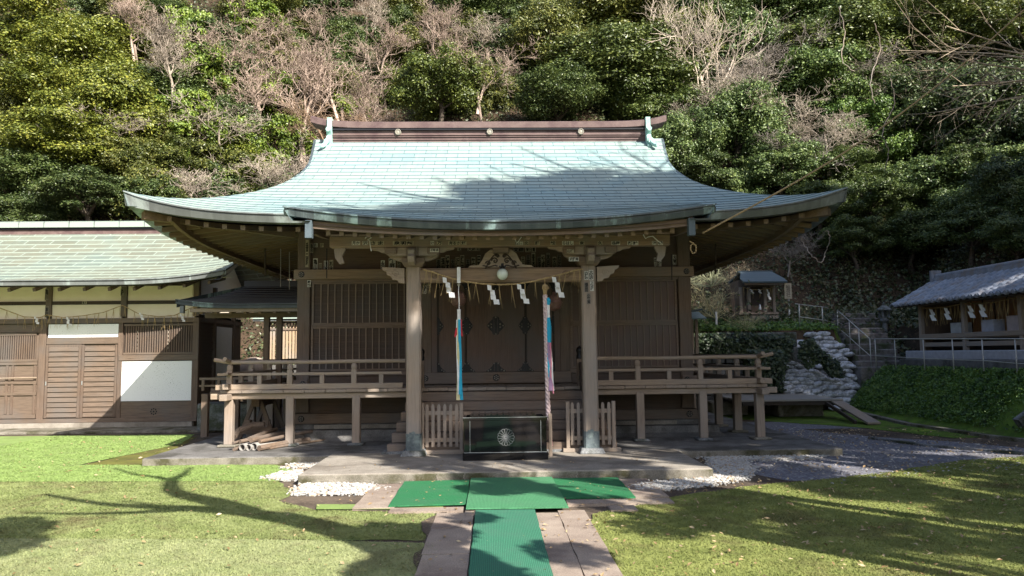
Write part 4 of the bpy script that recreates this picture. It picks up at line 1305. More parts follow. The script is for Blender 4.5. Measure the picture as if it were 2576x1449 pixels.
# ================================================================ WRITING: paper slips pasted on the hall
_tc = {}
def glyphs(text, bold=0.03):
    """outline mesh of a string, one character per line when vertical"""
    if (text, bold) in _tc: return _tc[(text, bold)]
    c = bpy.data.curves.new('text', 'FONT'); c.body = text; c.offset = bold; c.resolution_u = 2; c.space_line = 0.86
    c.align_x = 'CENTER'
    o = bpy.data.objects.new('text', c); COL.objects.link(o)
    dg = bpy.context.evaluated_depsgraph_get(); dg.update()
    me = bpy.data.meshes.new_from_object(o.evaluated_get(dg))
    vs = [tuple(v.co) for v in me.vertices]; fs = [tuple(p.vertices) for p in me.polygons]
    bpy.data.objects.remove(o); bpy.data.curves.remove(c); bpy.data.meshes.remove(me)
    _tc[(text, bold)] = (vs, fs)
    return vs, fs
PAPER = [plain('old_white_paper', (0.62, 0.60, 0.55), 0.9), plain('yellowed_paper', (0.42, 0.37, 0.28), 0.9), plain('faded_dark_paper', (0.20, 0.175, 0.15), 0.9)]
def write_on(mb, text, x0, x1, y, z0, z1, mi, bold=0.03, fill=0.9):
    vs, fs = glyphs(text, bold)
    if not vs: return
    ax = [v[0] for v in vs]; ay = [v[1] for v in vs]
    lx, hx, ly, hy = min(ax), max(ax), min(ay), max(ay)
    sx = (x1-x0)*fill/(hx-lx); sy = (z1-z0)*fill/(hy-ly)
    cx, cz = (x0+x1)/2, (z0+z1)/2
    mb.add([(cx+(v[0]-(lx+hx)/2)*sx, y, cz+(v[1]-(ly+hy)/2)*sy) for v in vs], fs, mi)
def slip(text, px0, py0, px1, py1, Y, paper=0, vert=True, parent=None, tilt=0):
    a = at(px0, py0, Y); b = at(px1, py1, Y)
    m = MB(); x0, x1, z1, z0 = a.x, b.x, a.z, b.z
    m.box(x0, x1, Y-0.003, Y, z0, z1, 0)
    t = '\n'.join(text) if vert else text
    write_on(m, t, x0, x1, Y-0.0045, z0, z1, 1)
    o = m.build('paper_slip', [PAPER[paper], M['black']], parent or hall)
    return o
# on the upper wall, left of the porch bracket (photo pixel boxes)
YP = YW+0.028
for a in (('亀川正', 788, 650, 799, 689, 0), ('川勇', 802, 662, 810, 690, 1), ('川啓', 815, 656, 825, 689, 0), ('杉本', 829, 654, 838, 687, 1),
          ('永村', 958, 655, 968, 684, 0), ('野原', 978, 650, 995, 676, 0), ('古川', 999, 655, 1007, 684, 1),
          ('火六', 789, 612, 799, 622, 0), ('中村', 806, 612, 814, 622, 1)):
    slip(a[0], *a[1:5], YP, a[5])
for a in (('中八', 1645, 648, 1652, 675, 0), ('久保', 1654, 648, 1664, 675, 0), ('大亮', 1692, 641, 1702, 665, 0)):
    slip(a[0], *a[1:5], YP, a[5])
# dense rows between the brackets
rowL = [('長崎', 1098), ('福田', 1109), ('橋本', 1121), ('天光', 1134), ('近江', 1146), ('藤田', 1158), ('五味', 1172), ('牧野', 1186), ('田島', 1200), ('中川', 1213)]
for i, (t, x) in enumerate(rowL):
    slip(t, x, 652-(i % 3)*5, x+10, 684-(i % 2)*6, YP, 1 if i % 3 else 2)
for i, (t, x) in enumerate([('赤池', 1101), ('花', 1150), ('大森', 1176), ('米田', 1198)]):
    slip(t, x, 622 if i else 670, x+(22 if i == 0 or i == 2 else 10), 631 if i else 690, YP, 1, i in (1,))
rowR = [('元七海', 1311), ('五味', 1324), ('青森', 1337), ('名手', 1352), ('松原', 1361), ('木戸', 1374), ('宮前', 1390), ('石はら', 1402)]
for i, (t, x) in enumerate(rowR):
    slip(t, x, 646-(i % 3)*5, x+10, 682-(i % 2)*7, YP, 2 if i % 2 else 1)
slip('文岡', 1290, 622, 1318, 634, YP, 2, False); slip('栄日青', 1321, 622, 1348, 634, YP, 1, False)
# along the porch purlin
YR = 10.975
for t, x0, x1, pp in (('月か', 885, 906, 0), ('沢', 912, 926, 0), ('さま', 929, 966, 1), ('泉羽州', 988, 1040, 1), ('火六', 1083, 1092, 0), ('万', 1099, 1112, 1), ('京るさ', 1128, 1158, 1), ('灯', 1160, 1174, 1), ('目', 1296, 1304, 0), ('酒', 1304, 1316, 0), ('北', 1319, 1330, 1), ('藤', 1345, 1358, 1), ('松', 1384, 1398, 1),
        ('らはし', 1414, 1443, 0), ('東', 1457, 1470, 1), ('久', 1503, 1516, 1), ('岳岡', 1538, 1560, 0), ('勝計', 1578, 1606, 0), ('池', 1640, 1652, 0), ('菊', 1654, 1668, 0)):
    slip(t, x0, 606.5, x1, 616.5, YR, pp, False, purl)
slip('近藤崇', 1431, 647, 1456, 657, 11.02-0.003, 0, False)
slip('不動寺', 1082, 625, 1104, 634, 10.965, 0, False); slip('山行', 1426, 627, 1444, 636, 10.965, 1, False)
# posts
for a in (('一番三郎', 769, 596, 776, 672, 1, YW-0.067), ('亀永', 780, 612, 788, 636, 2, YW-0.067)):
    slip(a[0], a[1], a[2], a[3], a[4], a[6], a[5])
slip('奉納', 773, 705, 782, 722, YW-0.067, 0)
yv = 11.3-0.116
for a in (('内藤砂', 1470, 682, 1480, 704, 0), ('大阪砂', 1481, 679, 1493, 705, 0), ('福吉田', 1470, 710, 1480, 735, 2), ('下総水社', 1484, 707, 1494, 732, 0), ('小野道', 1476, 738, 1486, 765, 2)):
    slip(a[0], *a[1:5], yv, a[5])
slip('広瀬', 1063, 712, 1073, 738, 11.45, 1); slip('野永', 1074, 713, 1084, 724, 11.45, 1)

# ================================================================ THINGS AT THE PORCH
def shide(base, h, name_label, group, parent=None, w=0.075, lean=0.04, yaw=0.0, seg=4, name='paper_streamer'):
    x, y, z = base; m = MB(); rr = random.Random(int(x*1000+z*77))
    hh = h/seg; cx = 0; yy = 0
    for k in range(seg):
        d = (1 if k % 2 == 0 else -1)
        ww = w*(0.8+0.12*k)
        z1 = -k*hh*0.92; z0 = z1-hh*1.15
        xs_ = cx+lean*(k*0.5)
        yo = 0.006*k
        p = [(xs_-ww*0.45, z1), (xs_+ww*0.5, z1-hh*0.18), (xs_+ww*0.62, z0), (xs_-ww*0.30, z0+hh*0.10)]
        c, s_ = math.cos(yaw), math.sin(yaw)
        tw = rr.uniform(-0.015, 0.02)
        f = [(x+a*c, y+a*s_+yo-(0.02 if i in (2, 3) else 0)+tw, z+b_) for i, (a, b_) in enumerate(p)]
        g = [(q[0], q[1]+0.0015, q[2]) for q in f]
        m.add(f+g, [(0, 1, 2, 3), (7, 6, 5, 4), (0, 4, 5, 1), (1, 5, 6, 2), (2, 6, 7, 3), (3, 7, 4, 0)])
        cx += (0.028*(1 if k % 2 == 0 else -0.3))
    o = m.build(name, M['white'])
    return tag(o, name_label, 'paper streamer', group)
def straw_rope(name, pts, label, cat='sacred rope', r=0.012, tass=14, ln=0.28, seed=1, tr=0.0035, group=None):
    root = empty(name, pts[0], label, cat, group)
    base = Vector(pts[0])
    P_ = [Vector(p)-base for p in pts]
    # resample
    out = []
    for a, b in zip(P_[:-1], P_[1:]):
        for k in range(6): out.append(a+(b-a)*k/6)
    out.append(P_[-1])
    m = MB()
    for ph in (0, math.pi):
        q = []
        for i, p in enumerate(out):
            a = ph+i*1.1; q.append(p+Vector((0, math.cos(a)*r*0.5, math.sin(a)*r*0.5)))
        m.tube(q, r*0.72, 6)
    m.build('twisted_rope', M['rope'], root)
    rr = random.Random(seed); L = len(out)-1
    for k in range(tass):
        f = (k+0.5+rr.uniform(-0.25, 0.25))/tass*L; i = min(int(f), L-1); p = out[i]+(out[i+1]-out[i])*(f-i)
        m = MB()
        for s_ in range(rr.choice((2, 3, 3, 4))):
            l = ln*rr.uniform(0.55, 1.1); dx = rr.uniform(-0.25, 0.25)*l; dy = rr.uniform(-0.1, 0.1)*l
            m.tube([p+Vector((0, 0, r)), p+Vector((dx*0.35, dy*0.3, -l*0.5)), p+Vector((dx*0.8+rr.uniform(-.01, .01), dy, -l))], [tr, tr*0.9, tr*0.5], 4)
        m.build('straw_tassel', M['straw'], root)
    return root
YS = 11.10
rp = [at(px, py, YS) for px, py in ((1064, 678), (1085, 683), (1110, 692), (1140, 701), (1175, 709), (1215, 714), (1260, 716), (1300, 714), (1340, 708), (1380, 698), (1420, 688), (1445, 680), (1466, 677))]
straw_rope('sacred_rope', rp, 'twisted straw rope with hanging straws stretched between the two porch pillars', tass=17, ln=0.33, seed=5)
for (px, py, hpx, ln, lb) in ((1118, 697, 54, 0.10, 'white zigzag paper streamer left of the left bell cord'), (1230, 716, 52, 0.09, 'white zigzag paper streamer just left below the globe lamp'), (1305, 714, 52, 0.09, 'white zigzag paper streamer right of the globe lamp, middle of the rope'), (1393, 696, 55, 0.09, 'white zigzag paper streamer at the right, beside the right porch pillar')):
    shide(at(px, py, YS-0.02), hpx*YS/1900, lb, 'paper streamers on the porch rope', w=0.078, lean=0.035)
# globe lamp
gc = at(1264, 690, 11.02)
lamp = empty('globe_lamp', gc, 'white glass globe lamp hanging before the carved strut of the porch beam', 'lamp')
m = MB(); m.lathe([(0.001, -0.085), (0.03, -0.08), (0.06, -0.06), (0.08, -0.028), (0.086, 0.0), (0.08, 0.03), (0.06, 0.062), (0.035, 0.078)], (0, 0, 0), 24)
m.build('glass_globe', plain('milk_glass', (0.66, 0.72, 0.66), 0.12), lamp, smooth=True)
m = MB(); m.lathe([(0.035, 0.07), (0.038, 0.10), (0.02, 0.12), (0.02, 0.16)], (0, 0, 0), 14); m.box(-0.05, 0.05, -0.0, 0.06, 0.105, 0.125)
m.build('lamp_holder', M['iron'], lamp)
# bells
bellp = [(0.0, -0.125), (0.05, -0.12), (0.095, -0.09), (0.115, -0.045), (0.118, -0.004), (0.128, 0.0), (0.128, 0.012), (0.118, 0.016), (0.112, 0.05), (0.09, 0.09), (0.05, 0.115), (0.03, 0.13), (0.022, 0.17), (0.0, 0.175)]
for i, (px, py, lb) in enumerate(((1153, 752, 'round copper bell behind the left bell cord'), (1394, 762, 'round copper bell half hidden behind the right bell rope'))):
    c = at(px, py, 11.55)
    bl = empty('shrine_bell', c, lb, 'bell', 'two bells under the porch beam')
    MB().lathe(bellp, (0, 0, 0), 24).build('bell_body', M['bronze'], bl, smooth=True)
    MB().tube([(0, 0, 0.17), (0, 0, 0.30)], 0.014, 8).build('hanger', M['iron'], bl)
RED, BLUE, YEL, PINK, PURP = plain('red_cloth', (0.55, 0.03, 0.05), 0.8), plain('sky_blue_cloth', (0.02, 0.38, 0.60), 0.8), plain('cream_cloth', (0.70, 0.62, 0.36), 0.8), plain('pink_cloth', (0.66, 0.22, 0.30), 0.8), plain('mauve_cloth', (0.36, 0.22, 0.36), 0.8)
def ribbon(top, bot, w0, w1, seed=0, fold=0.01):
    m = MB(); rr = random.Random(seed); n = 10; V = []
    for k in range(n+1):
        t = k/n; c = Vector(top)*(1-t)+Vector(bot)*t; w_ = w0+(w1-w0)*t
        c.x += 0.006*math.sin(t*5+seed); c.y += fold*math.sin(t*7+seed*2)
        V += [c-Vector((w_/2, 0.003*math.sin(k), 0)), c+Vector((0, -0.006, 0)), c+Vector((w_/2, 0.003*math.cos(k), 0))]
    F_ = []
    for k in range(n):
        F_ += [(3*k, 3*k+1, 3*k+4, 3*k+3), (3*k+1, 3*k+2, 3*k+5, 3*k+4)]
    m.add(V, F_)
    return m
c0 = at(1154, 672, 11.08)
bc = empty('bell_rope', c0, 'left bell cord ending in red, blue, white and cream cloth strips', 'bell rope')
Z_ = lambda py, Yv=11.08: at(1154, py, Yv).z-c0.z
MB().box(-0.026, 0.026, -0.02, 0.02, Z_(712), 0.0).build('white_hook_box', M['white'], bc, bevel=0.004)
MB().tube([(0, 0, Z_(712)), (-0.004, 0, Z_(735)), (0.004, 0.0, Z_(765)), (0, 0, Z_(792))], 0.006, 6).build('cord', M['white'], bc)
MB().lathe([(0.0, 0.02), (0.018, 0.012), (0.024, 0), (0.018, -0.014), (0, -0.02)], (0, 0, Z_(716)), 10).build('pulley', M['pipe'], bc)
MB().tube([(0, 0, Z_(778)), (0, 0, Z_(806))], 0.026, 8).build('white_wrap', M['white'], bc)
for i, (mm, xt, xb, y1, w0, w1) in enumerate(((RED, -0.02, -0.045, 848, 0.03, 0.035), (RED, 0.022, 0.045, 846, 0.025, 0.03), (BLUE, 0.0, 0.030, 1006, 0.035, 0.045), (M['white'], -0.025, -0.012, 992, 0.03, 0.03), (YEL, -0.01, -0.012, 1006, 0.012, 0.07), (BLUE, 0.012, 0.018, 992, 0.03, 0.04))):
    o = ribbon((xt, -0.012*(i % 3), Z_(804)), (xb, -0.02*(i % 2)-0.006*i, Z_(y1)), w0, w1, i).build('cloth_strip', mm, bc)
    o.modifiers.new('solid', 'SOLIDIFY').thickness = 0.002
c1 = at(1371, 722, 11.05)
br_ = empty('bell_rope', c1, 'thick twisted pinkish rope of the right bell with blue and pink cloth strips', 'bell rope')
Z2 = lambda py: at(1371, py, 11.05).z-c1.z
RPM = rough_mat('pinkish_cotton_rope', (0.50, 0.36, 0.36), (0.68, 0.56, 0.56), 30, 0.95, 0.3, 0.003)
m = MB(); n = 90
for ph in (0, 2.094, 4.189):
    pts = []
    for k in range(n+1):
        t = k/n; a = ph+t*62; r_ = 0.017
        pts.append((0.0+0.02*t+math.cos(a)*r_, math.sin(a)*r_, Z2(742)+(Z2(1062)-Z2(742))*t))
    m.tube(pts, 0.0215, 7)
m.build('twisted_rope', RPM, br_, smooth=True)
m = MB(); rr = random.Random(4)
for k in range(12):
    a = rr.uniform(0, 6.28); l = rr.uniform(0.03, 0.07)
    m.tube([(0, 0, 0.02), (math.cos(a)*0.03, math.sin(a)*0.03, 0.03), (math.cos(a)*l, math.sin(a)*l, -0.02), (math.cos(a)*0.02, -0.02, -0.06)], 0.007, 5)
m.lathe([(0, 0.05), (0.03, 0.03), (0.035, -0.02), (0.03, -0.07), (0.022, -0.13)], (0, 0, 0), 10)
m.build('rope_knot', M['rope'], br_)
dx = 0.042
MB().tube([(dx, -0.01, Z2(750)), (dx+0.01, -0.02, Z2(757)), (dx, -0.01, Z2(768))], [0.02, 0.032, 0.02], 8).build('blue_knot', BLUE, br_)
MB().tube([(dx, -0.01, Z2(766)), (dx+0.004, -0.01, Z2(800))], 0.022, 8).build('white_wrap', M['white'], br_)
MB().tube([(dx, -0.012, Z2(799)), (dx+0.006, -0.012, Z2(826)), (dx+0.005, -0.012, Z2(862))], [0.026, 0.038, 0.033], 10).build('blue_sleeve', BLUE, br_)
for i, (mm, xt, xb, y1, w0, w1) in enumerate(((PINK, 0.05, 0.065, 960, 0.05, 0.05), (BLUE, 0.025, 0.04, 975, 0.02, 0.03), (PURP, 0.04, 0.06, 983, 0.03, 0.06), (YEL, 0.03, 0.05, 940, 0.012, 0.02), (M['white'], 0.06, 0.105, 984, 0.012, 0.025), (PINK, 0.055, 0.095, 990, 0.02, 0.02))):
    o = ribbon((xt, -0.016-0.008*(i % 3), Z2(860)), (xb, -0.02-0.008*(i % 3), Z2(y1)), w0, w1, i+9).build('cloth_strip', mm, br_)
    o.modifiers.new('solid', 'SOLIDIFY').thickness = 0.002
m = MB(); z0 = Z2(1060)
for k in range(9):
    m.tube([(0.05+0.003*math.sin(k), 0.0, Z2(1078)), (0.055+0.012*math.cos(k*1.3), 0.012*math.sin(k), Z2(1096)), (0.055+0.02*math.cos(k*1.3), 0.015*math.sin(k*2), Z2(1122))], 0.004, 4)
m.build('rope_tassel', PINK, br_)
pk = at(1385, 1080, 10.95); pk2 = at(1385, 1128, 10.95)
tag(MB().box(pk.x-0.03, pk.x+0.02, 10.92, 10.95, 0.13, at(1385, 1040, 10.95).z).build('wooden_plank', M['pale_v'], bevel=0.004), 'narrow upright wooden plank just behind the right end of the offertory box', 'plank')

# offertory box
bx = empty('offertory_box', (0.18, 10.62, 0.13), 'glossy black offertory box with a white chrysanthemum crest', 'offertory box')
LAC = NT('black_lacquer').out((0.006, 0.006, 0.007), 0.05, 0, 0.5)
SIL = plain('silver_line', (0.55, 0.58, 0.60), 0.35, 0.7)
MB().box(-0.575, 0.575, 0, 0.50, 0.105, 0.555).build('body', LAC, bx, bevel=0.006)
MB().box(-0.592, 0.592, -0.018, 0.52, 0.0, 0.105).build('plinth', LAC, bx, bevel=0.006)
MB().box(-0.588, 0.588, -0.014, 0.03, 0.545, 0.59).build('front_rim', LAC, bx, bevel=0.005)
MB().box(-0.588, 0.588, 0.47, 0.514, 0.545, 0.59).build('back_rim', LAC, bx, bevel=0.005)
for sg in (-1, 1): MB().box(sg*0.566-0.022, sg*0.566+0.022, 0.03, 0.47, 0.545, 0.59).build('side_rim', LAC, bx)
m = MB(); m.box(-0.49, 0.44, 0.03, 0.46, 0.585, 0.615); m.build('coin_tray', LAC, bx, bevel=0.003)
for k in range(11):
    MB().box(-0.46+k*0.085, -0.44+k*0.085, 0.05, 0.44, 0.615, 0.635).build('slat', LAC, bx)
for (a, b_, c, d) in ((-0.575, 0.575, 0.106, 0.112), (-0.588, 0.588, 0.586, 0.591)):
    MB().box(a, b_, -0.0165, -0.0145, c, d).build('silver_line', SIL, bx) if c > 0.5 else MB().box(a, b_, -0.004, -0.001, c, d).build('silver_line', SIL, bx)
for x in (-0.49, 0.495):
    MB().box(x-0.0022, x+0.0022, -0.003, -0.001, 0.115, 0.545).build('silver_line', SIL, bx)
m = MB(); cz = 0.315; cx = 0.008
for k in range(16):
    a = math.pi/2+k*math.pi/8; pts = []
    for s_ in range(11):
        t = s_/10
        if t < 0.5: pass
    r0, r1 = 0.024, 0.098; h0, h1 = 0.0045, 0.0195
    ca, sa = math.cos(a), math.sin(a)
    out = [(r0, -h0), (r1, -h1)]+[(r1+0.0195*math.sin(math.pi*j/6), -h1*math.cos(math.pi*j/6)) for j in range(1, 6)]+[(r1, h1), (r0, h0)]
    pts = [(cx+u*ca-v*sa, -0.002, cz+u*sa+v*ca) for u, v in out]
    m.tube(pts, 0.0014, 4)
m.tube([(cx+0.0165*math.cos(j*math.pi/8), -0.002, cz+0.0165*math.sin(j*math.pi/8)) for j in range(17)], 0.0025, 5)
m.build('crest', plain('white_crest_line', (0.55, 0.55, 0.56), 0.5), bx)

# picket barriers beside the box
def picket(x0, x1, n, lb, skip=()):
    r = empty('picket_barrier', (x0, 11.42, 0.13), lb, 'barrier', 'picket barriers either side of the box')
    L = x1-x0
    for x in (0.02, L-0.02):
        MB().box(x-0.028, x+0.028, -0.03, 0.03, 0.05, 0.745).build('post', M['pale_v'], r, bevel=0.006)
    for z in (0.60, 0.20): MB().box(0.03, L-0.03, 0.0, 0.022, z-0.03, z+0.03).build('rail', M['pale_h'], r)
    MB().box(-0.06, L+0.08, -0.06, 0.06, 0.0, 0.055).build('foot_beam', M['pale_h'], r, bevel=0.006)
    for k in range(n):
        x = 0.09+(L-0.18)*k/(n-1)
        q = MB(); q.prism([(x-0.023, 0.10), (x+0.023, 0.10), (x+0.023, 0.70), (x+0.01, 0.728), (x-0.01, 0.728), (x-0.023, 0.70)], -0.02, -0.002, 'xz')
        q.build('picket', M['pale_v'], r)
picket(-1.06, -0.44, 6, 'weathered picket barrier standing left of the black offertory box')
picket(1.11, 1.84, 7, 'weathered picket barrier half hidden by the right porch pillar')

# rope from the porch corner up into the trees
pts = []
A = at(1768, 586, 10.45); B_ = at(2590, 12, 12.5)
for k in range(25):
    t = k/24; p = A*(1-t)+B_*t; p.z -= 0.30*math.sin(math.pi*t); pts.append(p)
far = B_+(B_-A)*0.35; pts.append(far)
m = MB(); m.tube(pts, 0.014, 6)
tag(m.build('long_rope', M['rope']), 'long pale rope running from the right porch corner up to the trees at upper right', 'rope')
# loose rope ends tied to the porch
for nm, pts_, lb in (('rope_loop', [(1745, 612), (1738, 617), (1737, 628), (1743, 638), (1750, 634), (1752, 620), (1744, 612), (1735, 607)], 'small pale rope loop hanging at the right porch corner'),
                ('knotted_string', [(918, 600), (926, 592), (934, 598), (924, 604), (930, 606), (932, 622), (934, 632)], 'knotted white cord hanging under the left of the porch eave'),
                ('knotted_string', [(1618, 590), (1624, 600), (1630, 596), (1642, 594), (1655, 606), (1664, 612)], 'limp white cord strung under the right of the porch eave'),
                ('knotted_string', [(1288, 588), (1294, 598), (1300, 612), (1312, 596)], 'short white cord dangling under the middle of the porch eave')):
    tag(MB().tube([at(a, b_, 10.9 if nm == 'knotted_string' else 10.5) for a, b_ in pts_], 0.007 if nm == 'knotted_string' else 0.01, 5).build(nm, M['white'] if nm == 'knotted_string' else M['rope']), lb, 'cord' if nm == 'knotted_string' else 'rope')

# timber pile, pipes and trestle under the left of the veranda
tr = empty('wooden_trestle', (-4.15, 13.6, 0.12), 'dark wooden trestle standing under the left of the veranda', 'trestle')
for sg in (-1, 1):
    m = MB(); m.beam((sg*0.06, 0, 0.68), (sg*0.32, 0.0, 0.0), 0.07, 0.05, up=(0, 1, 0)); m.build('leg', M['wood_v'], tr, bevel=0.005)
    m = MB(); m.beam((sg*0.06, 0.75, 0.68), (sg*0.32, 0.75, 0.0), 0.07, 0.05, up=(0, 1, 0)); m.build('leg', M['wood_v'], tr, bevel=0.005)
MB().box(-0.07, 0.07, -0.12, 0.9, 0.60, 0.74).build('top_beam', M['wood_y'], tr, bevel=0.006)
MB().box(-0.25, 0.25, -0.03, 0.03, 0.12, 0.24).build('cross_tie', M['wood_h'], tr, bevel=0.005)
for sg in (-1, 1): MB().box(sg*0.16-0.05, sg*0.16+0.05, -0.05, 0.1, 0.27, 0.36).build('side_block', M['wood_h'], tr)
PIP = plain('grey_clay_pipe', (0.33, 0.31, 0.29), 0.7)
for i, (px, py, r_, lb) in enumerate(((609, 1112, 0.056, 'leftmost of the three hollow pipes under the veranda'), (624, 1113, 0.050, 'middle one of the three hollow pipes under the veranda'), (637, 1112, 0.060, 'widest, whitish rimmed hollow pipe under the veranda'))):
    p = at(px, py, 12.15); m = MB(); n = 18; b0 = 0
    d = Vector((0.25+0.05*i, 1.0, 0.0)).normalized()
    pz = Vector((p.x, 12.15+0.02*i, 0.122+r_))
    vs = []; fs = []
    side = d.cross(Vector((0, 0, 1)))
    for (off, rad) in ((0, r_), (1.3, r_), (1.3, r_*0.84), (0, r_*0.84)):
        for k in range(n):
            a = 2*math.pi*k/n; vs.append(pz+d*off+side*math.cos(a)*rad+Vector((0, 0, math.sin(a)*rad)))
    for q in range(4):
        for k in range(n): fs.append((q*n+k, q*n+(k+1) % n, ((q+1) % 4)*n+(k+1) % n, ((q+1) % 4)*n+k))
    m.add(vs, fs)
    tag(m.build('hollow_pipe', PIP, smooth=False), lb, 'pipe', 'pipes lying under the veranda')
lg = [(655, 1108, 0.045, 0.45, 0), (590, 1118, 0.028, 0.15, 0), (585, 1108, 0.022, 0.3, 0.10), (630, 1098, 0.035, 0.15, 0.12), (600, 1100, 0.03, 0.45, 0.11), (648, 1096, 0.03, 0.5, 0.10), (672, 1112, 0.02, 0.6, 0), (576, 1104, 0.016, 0.8, 0.08), (617, 1098, 0.035, 0.1, 0.13)]
for i, (px, py, r_, sl_, z) in enumerate(lg):
    p = at(px, py, 12.15); m = MB()
    a = Vector((p.x, 12.1+0.03*i, 0.122+r_+z)); b_ = a+Vector((sl_*1.1, 1.15, 0.02*(i % 3)))
    m.tube([a, a*0.5+b_*0.5+Vector((0.01, 0, 0.01)), b_], [r_, r_*1.05, r_*0.9], 9)
    tag(m.build('cut_log', M['wood_y']), ('thick round log at the right end of the timber heap', 'pointed thin log at the left front of the timber heap', 'thin pole lying over the left of the timber heap', 'stout short log on top of the left pipe', 'log resting above the middle pipe', 'log sloping back behind the right pipe', 'slim stick right of the timber heap', 'longest thin stick at the left of the timber heap', 'upright tilted log on top of the three pipes')[i], 'log', 'timber heap under the veranda')
m = MB(); m.tube([at(588, 1100, 13.0), at(600, 1084, 13.2), at(635, 1070, 13.3), at(665, 1068, 13.3)], [0.05, 0.06, 0.06, 0.05], 8)
tag(m.build('bent_branch', M['wood_y']), 'thick bent branch leaning before the trestle legs', 'branch')
# ================================================================ OFFICE BUILDING at the left
OY = 17.5
def ox(px): return at(px, 900, OY).x
def oz(py, px=250): return at(px, py, OY).z
off = empty('shrine_office', (0, 0, 0), 'long low office building at the left with olive copper roof and cream plaster band', 'building')
X0, X1 = -19.0, -6.86
EYO, RYO = 16.35, 19.2
XE = -5.72
def oprof(t): return 3.27+0.34*t+0.068*t*t
NCO = 14
def office_slope(sgn):
    V = []; UV = []; F = []; nx = 44
    T = RYO-EYO
    for c in range(NCO):
        for q, (tt, lift) in enumerate(((c/NCO, 0.012), ((c+1)/NCO, 0.0))):
            t = T*tt
            for i in range(nx+1):
                s = i/nx; x = X0+(XE-0.02*t*0-X0)*s
                e = max(0, (x+8.2)/2.45); up = 0.20*e**2.4*max(0, 1-t/5.0)
                y = EYO+t if sgn > 0 else 2*RYO-EYO-t
                V.append((x, y, oprof(t)+up+lift)); UV.append((x+30, tt*NCO*0.27))
    W = nx+1
    for r in range(NCO*2-1):
        for i in range(nx):
            a = r*W+i; q = (a, a+1, a+W+1, a+W); F.append(q if sgn > 0 else q[::-1])
    F = np.array(F); UV = np.array(UV)
    return np.array(V), F, UV[F.ravel()]
V, F, UV = office_slope(1)
orf = np_mesh('roof', V, F, M['office_copper'], off, uv=UV)
V, F, UV = office_slope(-1)
np_mesh('roof_back_slope', V, F, M['office_copper'], orf, uv=UV)
def oup(x): return 0.20*max(0, (x+8.2)/2.45)**2.4
fascia([((X0+(XE-X0)*k/60, EYO, 3.278+oup(X0+(XE-X0)*k/60)), (0, 1, 0)) for k in range(61)], 'eave_fascia', M['fascia_lit'], 0.11, 0.03, orf, 0.1)
pts = [((XE, EYO+(RYO-EYO)*k/30, oprof((RYO-EYO)*k/30)+0.20*max(0, 1-(RYO-EYO)*k/30/5.0)+0.008), (-1, 0, 0)) for k in range(31)]
fascia(pts, 'verge_fascia', M['fascia_lit'], 0.22, 0.12, orf, 0.12)
pts = [((XE, 2*RYO-EYO-(RYO-EYO)*k/30, oprof((RYO-EYO)*k/30)+0.20*max(0, 1-(RYO-EYO)*k/30/5.0)+0.008), (-1, 0, 0)) for k in range(31)]
fascia(pts, 'verge_fascia', M['fascia_lit'], 0.22, 0.12, orf, 0.12)
MB().box(X0, XE-0.35, RYO-0.13, RYO+0.13, 4.70, 4.82).build('ridge', M['ridge'], orf)
MB().box(X0, XE-0.30, RYO-0.17, RYO+0.17, 4.82, 4.85).build('ridge_moulding', M['dark_copper'], orf)
rc = MB(); rc.prism([(RYO-0.22, 4.87), (RYO-0.20, 5.00), (RYO, 5.06), (RYO+0.20, 5.00), (RYO+0.22, 4.87)], X0, XE-0.15, 'yz'); rc.build('ridge_cap', M['office_copper'], orf)
for k in range(20):
    x = -6.2-k*0.62
    MB().box(x-0.006, x+0.006, RYO-0.225, RYO-0.19, 4.87, 5.02).build('ridge_seam', M['fascia_lit'], orf)
MB().box(XE-0.18, XE-0.06, RYO-0.26, RYO+0.26, 4.6, 5.18).build('ridge_end', M['verdigris'], orf)
# underside and rafters
def osof(u, v): 
    x = X0+(XE-0.1-X0)*u; return (x, EYO+0.14+(OY-EYO-0.1)*v, 3.14+oup(x)*(1-v)+0.30*v)
grid('soffit', osof, 40, 2, M['plaster'], orf, flip=True)
for k in range(24):
    x = -6.15-k*0.535; u_ = oup(x)
    m = MB(); m.beam((x, EYO+0.22, 3.085+u_), (x, OY+0.02, 3.40), 0.06, 0.07); m.build('rafter', M['office_v'], orf)
# gable end wall and verge purlins
m = MB(); m.prism([(OY, 2.5), (20.9, 2.5), (20.9, 3.5), (RYO, 4.65), (OY, 3.6)], X1-0.05, X1, 'yz'); m.build('gable_wall', M['plaster'], off)
# walls: plaster band with timber frame
def B(name, px0, px1, py0, py1, mat, y0=OY, y1=OY+0.05, parent=off, bevel=0):
    x0 = ox(px0) if px0 > -50 else X0; x1 = ox(px1); z1, z0 = oz(py0), oz(py1)
    return MB().box(x0, x1, y0, y1, z0, z1).build(name, mat, parent, bevel=bevel)
MB().box(X0, X1, OY+0.06, OY+0.12, 0.15, 3.55).build('core_wall', M['dark_v'], off)
for a, b_ in ((-100, 111), (125, 301), (316, 485)):
    B('plaster_band', a, b_, 720, 757, M['plaster'], OY+0.02, OY+0.058)
    B('plaster_band', a, b_, 766, 801, M['plaster'], OY+0.02, OY+0.058)
    B('thin_beam', a, b_, 757.3, 765.5, M['dark_v'], OY-0.01, OY+0.058)
B('head_beam', -100, 500, 801, 813, M['office_h'], OY-0.05, OY+0.05, bevel=0.004)
for px in (118, 308, 491):
    x = ox(px)
    MB().box(x-0.065, x+0.065, OY-0.03, OY+0.09, 2.54, 3.5).build('upper_post', M['office_v'], off, bevel=0.004)
for px, w_ in ((107, 0.075), (303, 0.05), (492, 0.07)):
    x = ox(px); MB().box(x-w_, x+w_, OY-0.035, OY+0.09, 0.16, 2.41).build('post', M['office_v'], off, bevel=0.004)
